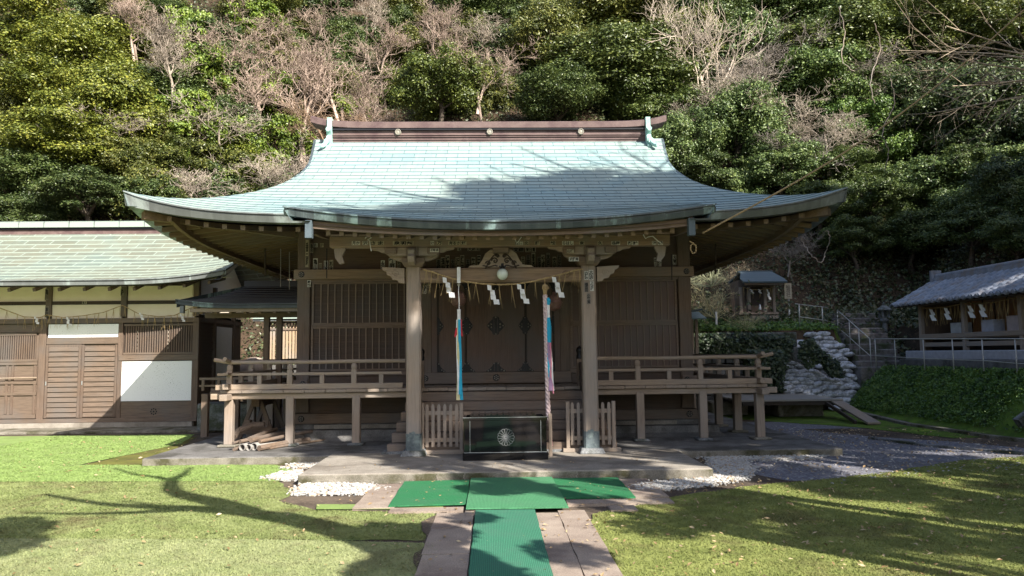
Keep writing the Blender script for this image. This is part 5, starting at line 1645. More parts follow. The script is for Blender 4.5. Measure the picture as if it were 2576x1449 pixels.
B('sill_beam', -100, 500, 1052, 1062, M['office_h'], OY-0.06, OY+0.05, bevel=0.004)
# white board above the doors
B('door_head_panel', 119, 298, 815, 848, M['white_panel'], OY+0.0, OY+0.05)
B('door_lintel', 117, 299, 848.5, 865, M['office_h'], OY-0.03, OY+0.05, bevel=0.003)
# louvred double doors
for (a, b_, yo) in ((118, 206, 0.0), (206.5, 296, 0.03)):
    fr = B('louvre_door', a, b_, 866, 1051, M['office_v'], OY-0.02+yo, OY+0.02+yo)
    for (c, d) in ((a, a+6), (b_-6, b_)): B('stile', c, d, 867, 1050, M['office_v'], OY-0.045+yo, OY-0.02+yo, fr)
    for k in range(14):
        py = 872+k*12.7
        x0, x1 = ox(a+7), ox(b_-7); z1, z0 = oz(py), oz(py+11)
        m = MB(); m.add([(x0, OY-0.022+yo, z1), (x1, OY-0.022+yo, z1), (x1, OY-0.045+yo, z0), (x0, OY-0.045+yo, z0), (x0, OY-0.021+yo, z0), (x1, OY-0.021+yo, z0)],
              [(0, 3, 2, 1), (3, 4, 5, 2), (0, 4, 3), (1, 2, 5)])
        m.build('louvre_slat', M['office_h'], fr)
    MB().box(ox(a+2), ox(a+2)+0.02, OY-0.055+yo, OY-0.045+yo, oz(968), oz(958)).build('pull_handle', SIL, fr)
# grille window right
gw = B('window_grille', 310, 486, 813.5, 893, M['dark_v'], OY+0.02, OY+0.058)
for z in ((816, 821), (888, 893)): B('grille_frame', 311, 486, z[0], z[1], M['office_h'], OY-0.03, OY+0.01, gw)
for k in range(28):
    px = 317+k*6.05
    MB().box(ox(px)-0.012, ox(px)+0.012, OY-0.02, OY, oz(888), oz(821)).build('grille_bar', M['office_v'], gw)
for k in (4.5, 17):
    px = 317+k*6.05; m = MB()
    for j in range(5): m.box(ox(px)-0.012, ox(px)+0.012, OY+0.014, OY+0.02, oz(880-j*10), oz(874-j*10))
    m.build('light_gap', M['plaster'], gw)
B('middle_beam', 301, 500, 894, 908, M['office_h'], OY-0.05, OY+0.05, bevel=0.004)
B('white_panel', 304, 486, 910, 1010, M['white_panel'], OY-0.02, OY+0.05)
B('skirting_board', 304, 486, 1011, 1052, M['office_h'], OY-0.01, OY+0.05)
# star shaped vent holes
vc = Vector((ox(391), OY-0.0105, oz(1037)))
m = MB()
for k in range(8):
    a = k*math.pi/4; m.lathe([(0, 0.002), (0.018, 0.002), (0.018, 0)], (vc.x+0.062*math.cos(a), vc.y, vc.z+0.062*math.sin(a)), 8, 0, 'y')
m.lathe([(0, 0.002), (0.022, 0.002), (0.022, 0)], (vc.x, vc.y, vc.z), 8, 0, 'y')
m.build('vent_rosette', M['iron'], off)
# left bay: grille over panelled doors
gl = B('window_grille', -100, 97, 813.5, 905, M['dark_v'], OY+0.02, OY+0.058)
B('grille_frame', -100, 97, 835, 842, M['office_h'], OY-0.03, OY+0.01, gl); B('grille_frame', -100, 97, 902, 908, M['office_h'], OY-0.03, OY+0.01, gl); B('grille_frame', 92, 98, 814, 902, M['office_v'], OY-0.03, OY+0.0, gl)
B('board_over_grille', -100, 92, 814, 834, M['office_h'], OY+0.0, OY+0.03, gl)
for k in range(36):
    px = 89-k*5.6
    MB().box(ox(px)-0.012, ox(px)+0.012, OY-0.02, OY, oz(902), oz(842)).build('grille_bar', M['office_v'], gl)
pd = B('panelled_door', -100, 98, 909, 1050, M['office_h'], OY+0.0, OY+0.05)
for py in (909, 957, 985): B('door_rail', -100, 96, py, py+7, M['office_h'], OY-0.03, OY, pd)
B('door_rail', -100, 96, 1040, 1050, M['office_h'], OY-0.03, OY, pd)
for px in (88, 18, 32, -40): B('door_stile', px, px+6, 917, 1039, M['office_v'], OY-0.025, OY, pd)
m = MB(); m.tube([at(-60, 953, OY-0.08), at(92, 950, OY-0.08)], 0.014, 8); m.build('bar_latch', M['pale_h'], pd)
# base kerb, stone ledge
MB().box(X0, X1+0.1, OY-0.10, OY+0.02, 0.0, 0.155).build('base_stone', M['concrete'], off, bevel=0.006)
MB().box(X0, X1+2.2, 16.42, OY-0.10, 0.0, 0.055).build('base_ledge', M['old_concrete'], off, bevel=0.01)
# side wall facing the shrine hall, seen in shadow
SY = [(OY+0.08, 18.9), (18.98, 21.6)]
MB().box(X1-0.05, X1+0.0, OY+0.06, 20.9, 0.15, 2.6).build('side_wall', M['office_v'], off)
for k in range(17):
    z = 0.95+k*0.085
    MB().box(X1+0.001, X1+0.03, OY+0.10, 18.75, z, z+0.055).build('side_slat', M['office_v'], off)
MB().box(X1+0.0, X1+0.035, 18.9, 20.1, 0.85, 2.35).build('side_white_panel', M['white_panel'], off)
for y in (18.82, 20.2): MB().box(X1-0.02, X1+0.07, y-0.07, y+0.07, 0.15, 3.3).build('side_post', M['office_v'], off)
MB().box(X1-0.01, X1+0.06, OY+0.1, 20.85, 2.42, 2.54).build('side_beam', M['office_h'], off)
MB().box(X1-0.01, X1+0.06, OY+0.1, 22.4, 1.54, 1.67).build('side_rail', M['office_h'], off) if False else None
# paper slips on the office posts
for t, px, y0, y1 in (('亀川', 118, 726, 755), ('本田', 118, 770, 798), ('森', 308, 726, 744)):
    slip(t, px-4, y0, px+4, y1, OY-0.031, 2, True, off)
slip('亀太', 207, 757.5, 218, 765, OY-0.012, 1, False, off)
slip('長島', 496, 771, 505, 790, OY-0.036, 2, True, off)
# rope with straws across the office front
yy = OY-0.12
for i, pts in enumerate((((-120, 775), (-60, 800), (0, 775), (60, 797), (100, 799), (118, 792)), ((118, 792), (160, 799), (210, 794), (260, 786), (308, 768)), ((308, 768), (350, 790), (400, 797), (440, 793), (480, 775), (500, 771)))):
    straw_rope('sacred_rope', [at(a, b_, yy) for a, b_ in pts], ('swag of straw rope over the left bay of the office front', 'swag of straw rope over the louvred double doors of the office', 'swag of straw rope over the barred window of the office')[i], tass=12, ln=0.30, seed=11+i, r=0.010, tr=0.004)
for (px, py, lb) in ((88, 796, 'small white paper streamer left of the first office post'), (168, 797, 'white paper streamer hanging over the louvred doors of the office'), (352, 786, 'white paper streamer above the left part of the office barred window'), (455, 790, 'white paper streamer above the right part of the office barred window')):
    shide(at(px, py, yy-0.03), 0.22 if px == 168 else 0.18, lb, 'paper streamers on the office rope', w=0.06, lean=0.01)

# ================================================================ COVERED CORRIDOR between office and hall
cor = empty('covered_corridor', (0, 0, 0), 'small covered corridor with a dark copper roof linking office and hall', 'corridor')
CX0, CX1, CYE, CYR = -6.05, -3.62, 14.6, 16.4
def cfn(sgn):
    V = []; UV = []; F = []; nx = 24; nc = 12
    for c in range(nc):
        for tt, lift in ((c/nc, 0.012), ((c+1)/nc, 0.0)):
            for i in range(nx+1):
                s = i/nx; xl = CX0+0.75*tt**0.8; x = xl+(CX1-xl)*s
                u = max(0, (CX0+1.2-x)/1.2)
                z = 2.60+0.50*(0.55*tt+0.45*tt*tt)*1.05+0.10*u*u*(1-tt)
                t = (CYR-CYE)*tt
                y = CYE+t if sgn > 0 else 2*CYR-CYE-t
                V.append((x, y, z+lift)); UV.append((x+20, tt*nc*0.11))
    W = nx+1
    for r in range(nc*2-1):
        for i in range(nx):
            a = r*W+i; q = (a, a+1, a+W+1, a+W); F.append(q if sgn > 0 else q[::-1])
    F = np.array(F); UV = np.array(UV)
    return np.array(V), F, UV[F.ravel()]
V, F, UV = cfn(1); crf = np_mesh('roof', V, F, M['dark_copper'], cor, uv=UV)
V, F, UV = cfn(-1); np_mesh('roof_back_slope', V, F, M['dark_copper'], crf, uv=UV)
def cup(x): return 0.10*max(0, (CX0+1.2-x)/1.2)**2
fascia([((CX0+(CX1-CX0)*k/30, CYE, 2.608+cup(CX0+(CX1-CX0)*k/30)), (0, 1, 0)) for k in range(31)], 'eave_fascia', M['fascia'], 0.085, 0.02, crf, 0.1)
m = MB(); m.add([(CX0+0.02, CYE+0.02, 2.55), (CX0+0.7, CYR, 2.95), (CX0+0.02, 2*CYR-CYE-0.02, 2.55), (CX0+0.02, CYE+0.02, 2.69), (CX0+0.72, CYR, 3.11), (CX0+0.02, 2*CYR-CYE-0.02, 2.69)], [(0, 1, 4, 3), (1, 2, 5, 4)])
m.build('roof_end', M['fascia'], crf)
MB().box(CX0+0.75, CX1, CYR-0.10, CYR+0.10, 3.08, 3.22).build('ridge', M['dark_copper'], crf)
MB().box(CX0+0.25, CX1, CYE+0.08, CYE+0.14, 2.46, 2.53).build('eave_board', M['pale_h'], crf)
MB().box(CX0+0.1, CX0+0.17, CYE-0.02, CYE+0.06, 2.44, 2.58).build('eave_end_cap', M['fascia_lit'], crf)
for k in range(8):
    x = CX0+0.45+k*0.28
    m = MB(); m.beam((x, CYE+0.12, 2.45), (x, CYR, 2.82), 0.05, 0.05); m.build('rafter', M['raft'], crf)
MB().box(CX0+0.3, CX1-0.1, 15.32, 15.44, 2.38, 2.48).build('plate_beam', M['wood_h'], cor)
for px in (671, 703):
    x = at(px, 850, 15.38).x
    MB().box(x-0.055, x+0.055, 15.33, 15.43, 0.12, 2.40).build('post', M['wood_v'], cor, bevel=0.006)
MB().box(-5.7, CX1, 15.6, 17.4, 0.88, 0.96).build('corridor_floor', M['wood_h'], cor)
MB().box(-5.7, -4.6, 15.55, 15.6, 0.80, 0.90).build('floor_beam', M['wood_h'], cor)
MB().box(-6.1, -4.7, 16.03, 16.07, 1.12, 1.17).build('low_rail', M['wood_h'], cor)
MB().box(-6.1, -4.7, 16.03, 16.07, 0.98, 1.02).build('low_rail', M['wood_h'], cor)
for k in range(5):
    MB().box(-6.05+k*0.32, -5.99+k*0.32, 16.02, 16.08, 0.90, 1.12).build('low_rail_post', M['wood_v'], cor)
for x in (-5.6, -5.0): MB().box(x-0.06, x+0.06, 15.0, 15.12, 0.05, 0.88).build('floor_post', M['wood_v'], cor)
MB().box(-6.2, -4.9, 16.2, 16.9, 0.05, 0.62).build('stone_step', M['grey_stone'], cor, bevel=0.02)
# iron rods hanging from the great eave down to the corridor roof
for i, (px, y0, y1, r_, lb) in enumerate(((667, 622, 694, 0.022, 'thickest rod hanging under the left eave'), (706, 640, 722, 0.008, 'thin middle rod hanging under the left eave'), (728, 648, 728, 0.008, 'thin rod under the left eave nearest the hall wall'), (1800, 628, 690, 0.018, 'dark rod hanging under the right eave near the shrub'), (1727, 660, 712, 0.010, 'thin short rod hanging under the right eave near the corner post'))):
    Yr = 15.2 if px < 1000 else 14.6
    a, b_ = at(px, y0-14, Yr), at(px, y1, Yr)
    tag(MB().tube([a, b_], r_, 7).build('hanging_rod', M['bark'] if r_ > 0.012 else M['pipe']), lb, 'rod')

# slatted fence and its little roof behind the corridor
fe = empty('slatted_fence', (0, 0, 0), 'sunlit slatted timber fence with a white capping between office and hall', 'fence')
yF = 24.4
def fx(px): return at(px, 850, yF).x
for k in range(13):
    px = 678+k*8.2
    MB().box(fx(px), fx(px)+0.07, yF, yF+0.025, at(px, 905, yF).z, at(px, 829, yF).z).build('slat', M['fence'], fe)
    MB().box(fx(px)+0.015, fx(px)+0.05, yF, yF+0.025, at(px, 826, yF).z, at(px, 812, yF).z).build('upper_slat', M['fence'], fe)
for a, b_, nm in ((826, 831, 'rail'), (810, 813, 'rail'), (904, 914, 'bottom_rail')):
    MB().box(fx(674), fx(800), yF-0.03, yF, at(700, b_, yF).z, at(700, a, yF).z).build(nm, M['fence'] if nm != 'rail' else M['wood_h'], fe)
MB().box(fx(640), fx(800), yF-0.2, yF+0.3, at(700, 808, yF).z, at(700, 803, yF).z).build('capping', M['fascia_lit'], fe)
m = MB(); m.prism([(yF-0.25, at(700, 803, yF).z), (yF+0.4, at(700, 803, yF).z), (yF+0.07, at(700, 795, yF).z+0.05)], fx(640), fx(800), 'yz'); m.build('capping_roof', M['office_copper'], fe)
for px in (674, 745): MB().box(fx(px)-0.04, fx(px)+0.04, yF+0.03, yF+0.11, 0.0, at(px, 806, yF).z).build('post', M['wood_v'], fe)
MB().box(fx(668), fx(800), yF-0.02, yF+0.1, 0.0, at(700, 918, yF).z).build('base_board', M['foundation'], fe)
st = empty('boulder', (0, 0, 0), 'rounded tan boulder at the foot of the slope seen between office and hall', 'boulder')
bpy.data.objects.remove(st)
v, f = ico()
m = MB(); cc = at(640, 908, 24.2)
m.add([(cc.x+a[0]*0.6, cc.y+a[1]*0.5, cc.z-0.25+a[2]*0.5) for a in v], [tuple(q) for q in f])
o = m.build('boulder', M['stone'], smooth=True); o.modifiers.new('sub', 'SUBSURF').levels = 2; o.modifiers['sub'].render_levels = 2
tag(o, 'rounded tan boulder at the foot of the slope seen between office and hall', 'boulder')
# ================================================================ RIGHT SIDE: terrace, sandbags, stairs, small shrines
# retaining wall
rw = MB()
for i in range(9):
    for j in range(5):
        x0 = 5.0+i*0.36+(0.18 if j % 2 else 0)
        rw.box(x0+0.01, x0+0.345, 20.12+0.02*((i*7+j*3) % 3), 20.5, 0.02+j*0.42, 0.41+j*0.42)
tag(rw.build('retaining_wall', M['grey_stone'], bevel=0.02), 'dark ivy hung stone retaining wall behind the right veranda', 'wall')

# sandbags, one mesh shared
def bag_mesh():
    v = []; f = []; nu, nv = 12, 8
    for j in range(nv+1):
        a = math.pi*j/nv
        for i in range(nu):
            b = 2*math.pi*i/nu
            x = math.cos(a); r_ = max(0.0, math.sin(a))**0.55
            y = r_*math.cos(b); z = r_*math.sin(b)
            k = 0.04*math.sin(5*b+3*a)+0.05*math.sin(7*a)
            v.append((0.185*x*(1+0.1*math.sin(2*b)), 0.17*y*(1+k), 0.072*z*(1+k)*(1-0.12*math.cos(a)**2)))
    for j in range(nv):
        for i in range(nu): f.append((j*nu+i, j*nu+(i+1) % nu, (j+1)*nu+(i+1) % nu, (j+1)*nu+i))
    return v, f
SB = rough_mat('white_sandbag_cloth', (0.44, 0.46, 0.51), (0.70, 0.72, 0.77), 9, 0.85, 0.6, 0.02, (0.24, 0.25, 0.25), 5)
v, f = bag_mesh(); proto = None
# pile outline in the photo: row height -> left and right edge
rr = random.Random(9); bags = []
rows = 19
for r_ in range(rows):
    py = 842+r_*10.2; t = r_/(rows-1)
    Yb = 20.72-1.0*t
    lx = 1990-22*t if r_ > 1 else 2040
    rx_ = (2092, 2104, 2114, 2122, 2128, 2134, 2138, 2142, 2146, 2149, 2152, 2154, 2156, 2158, 2160, 2162, 2163, 2164, 2165)[r_]
    if r_ > 16: lx = 2100
    x = lx+(13 if r_ % 2 else 0)
    while x < rx_:
        p = at(x+rr.uniform(-3, 3), py+rr.uniform(-2, 2), Yb+rr.uniform(-0.05, 0.05)); bags.append((p.x, p.y, p.z)); x += 27
for i, (x, y, z) in enumerate(bags):
    if proto is None:
        m = MB(); m.add(v, f); proto = m.build('sandbag', SB, smooth=True); o = proto
    else:
        o = proto.copy(); COL.objects.link(o)
    o.location = (x, y, z); o.rotation_euler = (rr.uniform(-0.14, 0.14), rr.uniform(-0.22, 0.22), rr.uniform(-0.6, 0.6)); s_ = rr.uniform(0.9, 1.1); o.scale = (s_, s_, s_*1.02)
    tag(o, 'greyish white sandbag in the stacked pile against the terrace', 'sandbag', 'sandbags stacked against the terrace')

# wooden deck on stone supports with a ramp board
dk = empty('wooden_deck', (0, 0, 0), 'low grey board deck standing before the sandbags', 'deck')
rr = random.Random(3)
for k in range(7):
    y0 = 17.45+k*0.36
    MB().box(5.75+0.03*rr.random(), 8.15-0.02*rr.random(), y0, y0+0.345, 0.43+0.004*k % 0.008, 0.47).build('board', wood('deck_board_timber', (0.27, 0.25, 0.22), 'x', 0.25) if k == 0 else bpy.data.materials['deck_board_timber'], dk)
MB().box(5.8, 8.1, 17.5, 17.58, 0.34, 0.43).build('edge_beam', M['dark_v'], dk); MB().box(5.8, 8.1, 19.7, 19.78, 0.34, 0.43).build('edge_beam', M['dark_v'], dk)
MB().box(6.9, 8.0, 18.2, 19.6, 0.0, 0.34).build('stone_support', M['old_concrete'], dk, bevel=0.03)
MB().box(5.5, 6.4, 18.9, 19.6, 0.0, 0.34).build('stone_support', M['old_concrete'], dk, bevel=0.03)
m = MB(); m.beam((8.0, 17.55, 0.42), (8.05, 15.9, 0.05), 0.28, 0.04); m.build('ramp_board', M['pale_y'], dk)
m = MB(); m.beam((7.75, 17.5, 0.38), (7.8, 16.2, 0.05), 0.05, 0.07); m.build('ramp_bearer', M['dark_v'], dk)

# stairs up to the terrace
sg_ = empty('stone_stairs', (0, 0, 0), 'dark stone stairs with pipe handrails climbing beside the sandbags', 'stairs')
STEP = rough_mat('dark_step_stone', (0.10, 0.085, 0.085), (0.24, 0.22, 0.21), 6, 0.9, 0.5, 0.02, (0.05, 0.06, 0.03), 3)
for k in range(11):
    y = 19.75+k*0.27; z = 1.02+0.155*k
    x0 = 9.72+0.06*k; x1 = 11.0+0.06*k
    MB().box(x0, x1, y, y+0.40, z-0.5, z+0.13).build('step', STEP, sg_, bevel=0.03)

def pipe_rail(name, tops, hs, lb, r=0.013, mid=True):
    root = empty(name, (0, 0, 0), lb, 'handrail')
    m = MB(); m.tube(tops, r, 8); m.build('top_rail', M['pipe'], root, smooth=True)
    if mid:
        m = MB(); m.tube([Vector(p)-Vector((0, 0, h*0.52)) for p, h in zip(tops, hs)], r*0.8, 8); m.build('middle_rail', M['pipe'], root, smooth=True)
    for p, h in zip(tops, hs):
        p = Vector(p); m = MB(); m.tube([p-Vector((0, 0, h)), p], r, 8); m.build('post', M['pipe'], root, smooth=True)
pts = []; hs = []
for px, yb in ((2201, 935), (2250, 940), (2322, 948), (2395, 953), (2470, 958), (2553, 972)):
    d = ray(px, 852); Yr = 10.12*d.y/d.x
    p = at(px, 852.5, Yr); pts.append(p); hs.append(p.z-at(px, yb, Yr).z)
p = pts[-1]+(pts[-1]-pts[-2])*1.3; pts.append(p); hs.append(hs[-1])
pipe_rail('pipe_railing', pts, hs, 'long galvanised pipe railing on top of the grassy bank')
a = [at(2106, 780, 21.9), at(2136, 806, 21.1), at(2160, 828, 20.5), at(2188, 852, 20.0)]
pipe_rail('pipe_railing', a, [0.98, 0.95, 0.92, 0.9], 'sloping pipe handrail beside the stone stairs')
a = [at(2001, 764, 20.9), at(2010, 766, 20.95), at(2068, 772, 21.3), at(2084, 775, 21.4)]
root = empty('pipe_railing', (0, 0, 0), 'short level pipe rail on the terrace above the sandbags', 'handrail')
MB().tube(a, 0.013, 8).build('top_rail', M['pipe'], root, smooth=True)
MB().tube([at(2010, 797, 20.95), at(2068, 805, 21.3), at(2100, 812, 21.7)], 0.013, 8).build('middle_rail', M['pipe'], root, smooth=True)
for q, yb in ((a[1], 826), (a[2], 832)):
    MB().tube([q, q-Vector((0, 0, 0.66))], 0.017, 8).build('post', M['pipe'], root, smooth=True)

# small shrine on the terrace
hk = empty('small_shrine', (0, 0, 0), 'tiny wooden shrine on stone blocks up on the right terrace', 'small shrine')
YH = 23.2; kx = YH/1900
hx = lambda px: at(px, 760, YH).x
hz = lambda py: at(1905, py, YH).z
xl, xr = hx(1862), hx(1952)
zt = hz(686)
m = MB(); zr, ze = hz(686)+0.04, hz(712)
x0, x1 = hx(1857), hx(1966)
V_ = []; 
prf_ = [(YH-0.55, ze), (YH-0.25, ze+0.13), (YH+0.15, zr), (YH+0.45, zr), (YH+0.95, ze+0.1)]
MB().add([(x0+(0.16 if j in (2, 3) else 0), y, z) for j, (y, z) in enumerate(prf_)]+[(x1-(0.20 if j in (2, 3) else 0), y, z) for j, (y, z) in enumerate(prf_)], [(j, 5+j, 6+j, j+1) for j in range(4)]).build('roof', M['slate'], hk).modifiers.new('s', 'SOLIDIFY').thickness = 0.05
MB().box(x0+0.12, x1-0.16, YH+0.22, YH+0.40, zr-0.01, zr+0.05).build('ridge', M['slate'], hk)
MB().box(x0+0.08, x1-0.12, YH-0.48, YH-0.42, ze-0.10, ze-0.015).build('eave_board', M['wood_h'], hk)
MB().box(xl, xr, YH+0.12, YH+0.9, hz(785), ze+0.1).build('body', M['wood_v'], hk)
MB().box(xl+0.18, xr-0.25, YH+0.10, YH+0.12, hz(768), hz(722)).build('door', M['dark_v'], hk)
for x in (xl+0.04, xl+0.30, xr-0.32, xr-0.04): MB().box(x-0.04, x+0.04, YH+0.02, YH+0.10, hz(785), hz(722)).build('pillar', M['pale_v'], hk)
MB().box(xl-0.08, xr+0.04, YH-0.10, YH+0.9, hz(791), hz(786)).build('floor', M['pale_h'], hk)
MB().box(xl+0.25, xr-0.05, YH-0.30, YH-0.1, hz(803), hz(795)).build('step', M['pale_h'], hk)
MB().box(xl-0.05, xr+0.08, YH-0.25, YH+0.95, hz(822)-0.2, hz(803)).build('stone_base', M['old_concrete'], hk, bevel=0.03)
MB().box(xl-0.3, xl-0.2, YH-0.1, YH, hz(800), hz(735)).build('side_board', M['wood_v'], hk)
pts = [at(1868, 722, YH-0.12), at(1885, 728, YH-0.12), at(1910, 729, YH-0.12), at(1935, 726, YH-0.12), at(1946, 720, YH-0.12)]
straw_rope('sacred_rope', pts, 'short straw rope across the tiny terrace shrine', tass=7, ln=0.3, seed=31, r=0.012, tr=0.005)
for px, h, lb in ((1908, 0.14, 'small paper streamer at the middle of the tiny terrace shrine'), (1930, 0.34, 'long paper streamer at the right side of the tiny terrace shrine'), (1888, 0.14, 'small paper streamer at the left side of the tiny terrace shrine')):
    shide(at(px, 727, YH-0.15), h, lb, 'paper streamers on the terrace shrine', w=0.07, lean=0.01)
m = MB(); p = at(1912, 773, YH-0.05); m.lathe([(0.0, 0), (0.035, 0.0), (0.045, 0.04), (0.03, 0.08), (0.02, 0.10), (0.028, 0.13), (0.02, 0.16), (0, 0.175)], (p.x, p.y, p.z-0.08), 10)
tag(m.build('white_figurine', M['white'], smooth=True), 'small white figurine sitting before the tiny terrace shrine', 'figurine')
# notice post right of it
ns = empty('notice_post', (0, 0, 0), 'slim white post with a small weathered name board beside the tiny shrine', 'sign post')
a, b_ = at(1986, 783, 22.9), at(1982, 716, 22.9)
m = MB(); m.tube([a-Vector((0, 0, 0.2)), b_], 0.026, 8); m.build('post', M['white'], ns)
c_ = at(1982, 732, 22.86)
m = MB(); m.box(c_.x-0.11, c_.x+0.11, 22.84, 22.87, c_.z-0.24, c_.z+0.24, 0); write_on(m, '稲\n荷\n社', c_.x-0.07, c_.x+0.07, 22.838, c_.z-0.21, c_.z+0.21, 1, 0.01)
m.build('board', [PAPER[1], M['bark']], ns)
# low white stake in the ivy
a = at(1802, 802, 21.2); MBq = MB(); MBq.tube([a-Vector((0, 0, 0.5)), a+Vector((0, 0, 0.2))], 0.03, 6)
tag(MBq.build('white_stake', M['white']), 'short white stake in the ivy behind the right veranda', 'stake')

# little blue roofed box behind the hall's right corner
bb = empty('roofed_notice_box', (0, 0, 0), 'narrow wooden case with a blue grey sheet roof behind the hall corner', 'case')
Yb = 18.6; bxx = lambda px: at(px, 830, Yb).x; bzz = lambda py: at(1750, py, Yb).z
m = MB(); m.add([(bxx(1700), Yb-0.25, bzz(801)), (bxx(1771), Yb-0.25, bzz(801)), (bxx(1764), Yb+0.2, bzz(783)), (bxx(1700), Yb+0.2, bzz(783)), (bxx(1764), Yb+0.6, bzz(801)), (bxx(1700), Yb+0.6, bzz(801))], [(0, 1, 2, 3), (3, 2, 4, 5)])
o = m.build('sheet_roof', plain('blue_painted_sheet', (0.30, 0.42, 0.50), 0.4), bb); o.modifiers.new('s', 'SOLIDIFY').thickness = 0.03
m = MB(); m.tube([(bxx(1720), Yb+0.2, bzz(782)), (bxx(1750), Yb+0.2, bzz(781)), (bxx(1775), Yb+0.2, bzz(777))], 0.025, 6); m.build('ridge_pipe', M['slate'], bb)
MB().box(bxx(1700), bxx(1738), Yb, Yb+0.4, 0.0, bzz(804)).build('case_body', M['dark_v'], bb)
for px in (1741, 1752): MB().box(bxx(px)-0.035, bxx(px)+0.035, Yb-0.03, Yb+0.05, 0.0, bzz(803)).build('post', M['pale_v'], bb)

# open fronted shrine row house on the right shelf
sh = empty('open_shrine_house', (0, 0, 0), 'open fronted timber shelter with grey tiled roof on the right shelf', 'shelter')
TILE = rough_mat('blue_grey_roof_tile', (0.16, 0.18, 0.22), (0.30, 0.33, 0.40), 6, 0.45, 0.3, 0.01, (0.22, 0.20, 0.20), 3)
XF = 10.95; YA, YB = 13.2, 19.0          # front plane faces -X
EXX, EZZ, RXX, RZZ = 10.58, 2.72, 11.75, 3.36
YR0, YR1 = 12.6, 19.75
def tile_surface(u, v):
    y = YR0+(YR1-YR0)*u; x = EXX+(RXX-EXX)*v
    ph = (y-YR0)/0.235*2*math.pi
    z = EZZ+(RZZ-EZZ)*(v*0.9+0.1*v*v)+0.028*math.cos(ph)+0.02*(1-((v*6) % 1.0))
    return (x, y, z)
o = grid('tiled_roof', tile_surface, 240, 36, TILE, sh, smooth=False, flip=False)
o.modifiers.new('s', 'SOLIDIFY').thickness = 0.04
MB().add([(RXX, YR0, RZZ), (RXX, YR1, RZZ), (13.1, YR1, 2.7), (13.1, YR0, 2.7)], [(0, 1, 2, 3)]).build('roof_back_slope', TILE, o)
m = MB()
for k in range(30):
    y = YR0+0.1175+k*0.235*1.0
    m = MB(); m.lathe([(0.0, 0.02), (0.045, 0.015), (0.055, 0.0), (0.055, -0.05)], (0, 0, 0), 10, 0, 'y')
    # turn the disc to face -X
    m.v = [(EXX-0.02+(v_[1]), YR0+k*0.235+v_[0], EZZ+0.025+v_[2]) for v_ in m.v]
    if k < 30: m.build('eave_tile', TILE, o)
MB().box(RXX-0.10, RXX+0.10, YR0+0.1, YR1-0.2, RZZ-0.02, RZZ+0.11).build('ridge', TILE, o)
MB().tube([(RXX, YR0+0.1, RZZ+0.14), (RXX, YR1-0.2, RZZ+0.14)], 0.065, 10).build('ridge_cap', TILE, o)
MB().box(RXX-0.13, RXX+0.13, YR1-0.24, YR1-0.14, RZZ-0.06, RZZ+0.30).build('ridge_end_tile', TILE, o)
MB().add([(EXX+0.02, YR0, EZZ-0.05), (EXX+0.02, YR1, EZZ-0.05), (RXX, YR1, RZZ-0.1), (RXX, YR0, RZZ-0.1)], [(3, 2, 1, 0)]).build('roof_underside', M['soffit'], o)
PLK = wood('sunlit_back_boards', (0.62, 0.33, 0.14), 'z', 0.4)  # warm sunlight inside the shelter is put into the board colour
MB().box(12.1, 12.16, YA, YB, 1.4, 3.0).build('back_wall', PLK, sh)
for k in range(13):
    y = YA+0.2+k*0.44; MB().box(12.085, 12.1, y, y+0.015, 1.95, 3.0).build('board_joint', M['dark_v'], sh)
MB().box(XF, 12.1, YB-0.05, YB, 1.4, 2.95).build('end_wall', M['wood_v'], sh)
MB().box(XF, 12.1, YA, YA+0.05, 1.4, 2.95).build('end_wall', M['wood_v'], sh)
for y in (YB-0.05, 17.2, 15.3, YA+0.05):
    MB().box(XF-0.05, XF+0.05, y-0.05, y+0.05, 1.42, 2.78 if y != 17.2 else 2.78).build('post', M['pale_v'], sh, bevel=0.006)
MB().box(XF-0.06, XF+0.06, YA, YB, 1.86, 1.97).build('deck_beam', M['pale_y'], sh, bevel=0.008)
MB().box(XF-0.02, 12.1, YA, YB, 1.84, 1.90).build('deck', M['pale_y'], sh)
MB().box(XF-0.03, XF+0.04, YA, YB, 1.66, 1.76).build('lower_rail', M['pale_y'], sh)
MB().box(XF-0.06, XF+0.02, YA, YB, 2.68, 2.78).build('head_beam', M['wood_y'], sh)
MB().box(XF+0.25, 12.1, YA, YB, 1.40, 1.85).build('underdeck_wall', M['dark_v'], sh)
MB().box(XF-0.30, 12.3, YA-0.2, YB+0.25, 1.35, 1.56).build('stone_base', plain('pale_stone_base', (0.42, 0.42, 0.46), 0.9), sh, bevel=0.02)
MB().box(XF-0.45, 12.3, YA-0.3, YB+0.3, 1.05, 1.36).build('stone_footing', M['foundation'], sh, bevel=0.03)
for i, (y, h, lb) in enumerate(((17.75, 0.26, 'pale stone block farthest in the open shelter'), (16.6, 0.28, 'pale stone block in the middle of the open shelter'), (15.75, 0.33, 'pinkish stone block nearest in the open shelter'))):
    tag(MB().box(XF+0.12, XF+0.40, y-0.20, y+0.20, 1.97-0.07, 1.90+h+0.06).build('stone_block', plain('stone_block_%s' % ('a', 'b', 'c')[i], ((0.46, 0.48, 0.50), (0.44, 0.45, 0.52), (0.46, 0.38, 0.37))[i], 0.9), bevel=0.01), lb, 'stone block')
pts = [Vector((XF-0.02, YB-0.1-k*0.55, 2.64-0.05*math.sin(k*1.0)**2)) for k in range(10)]
straw_rope('sacred_rope', pts, 'straw rope with long straws across the open shelter', tass=34, ln=0.42, seed=41, r=0.014, tr=0.006)
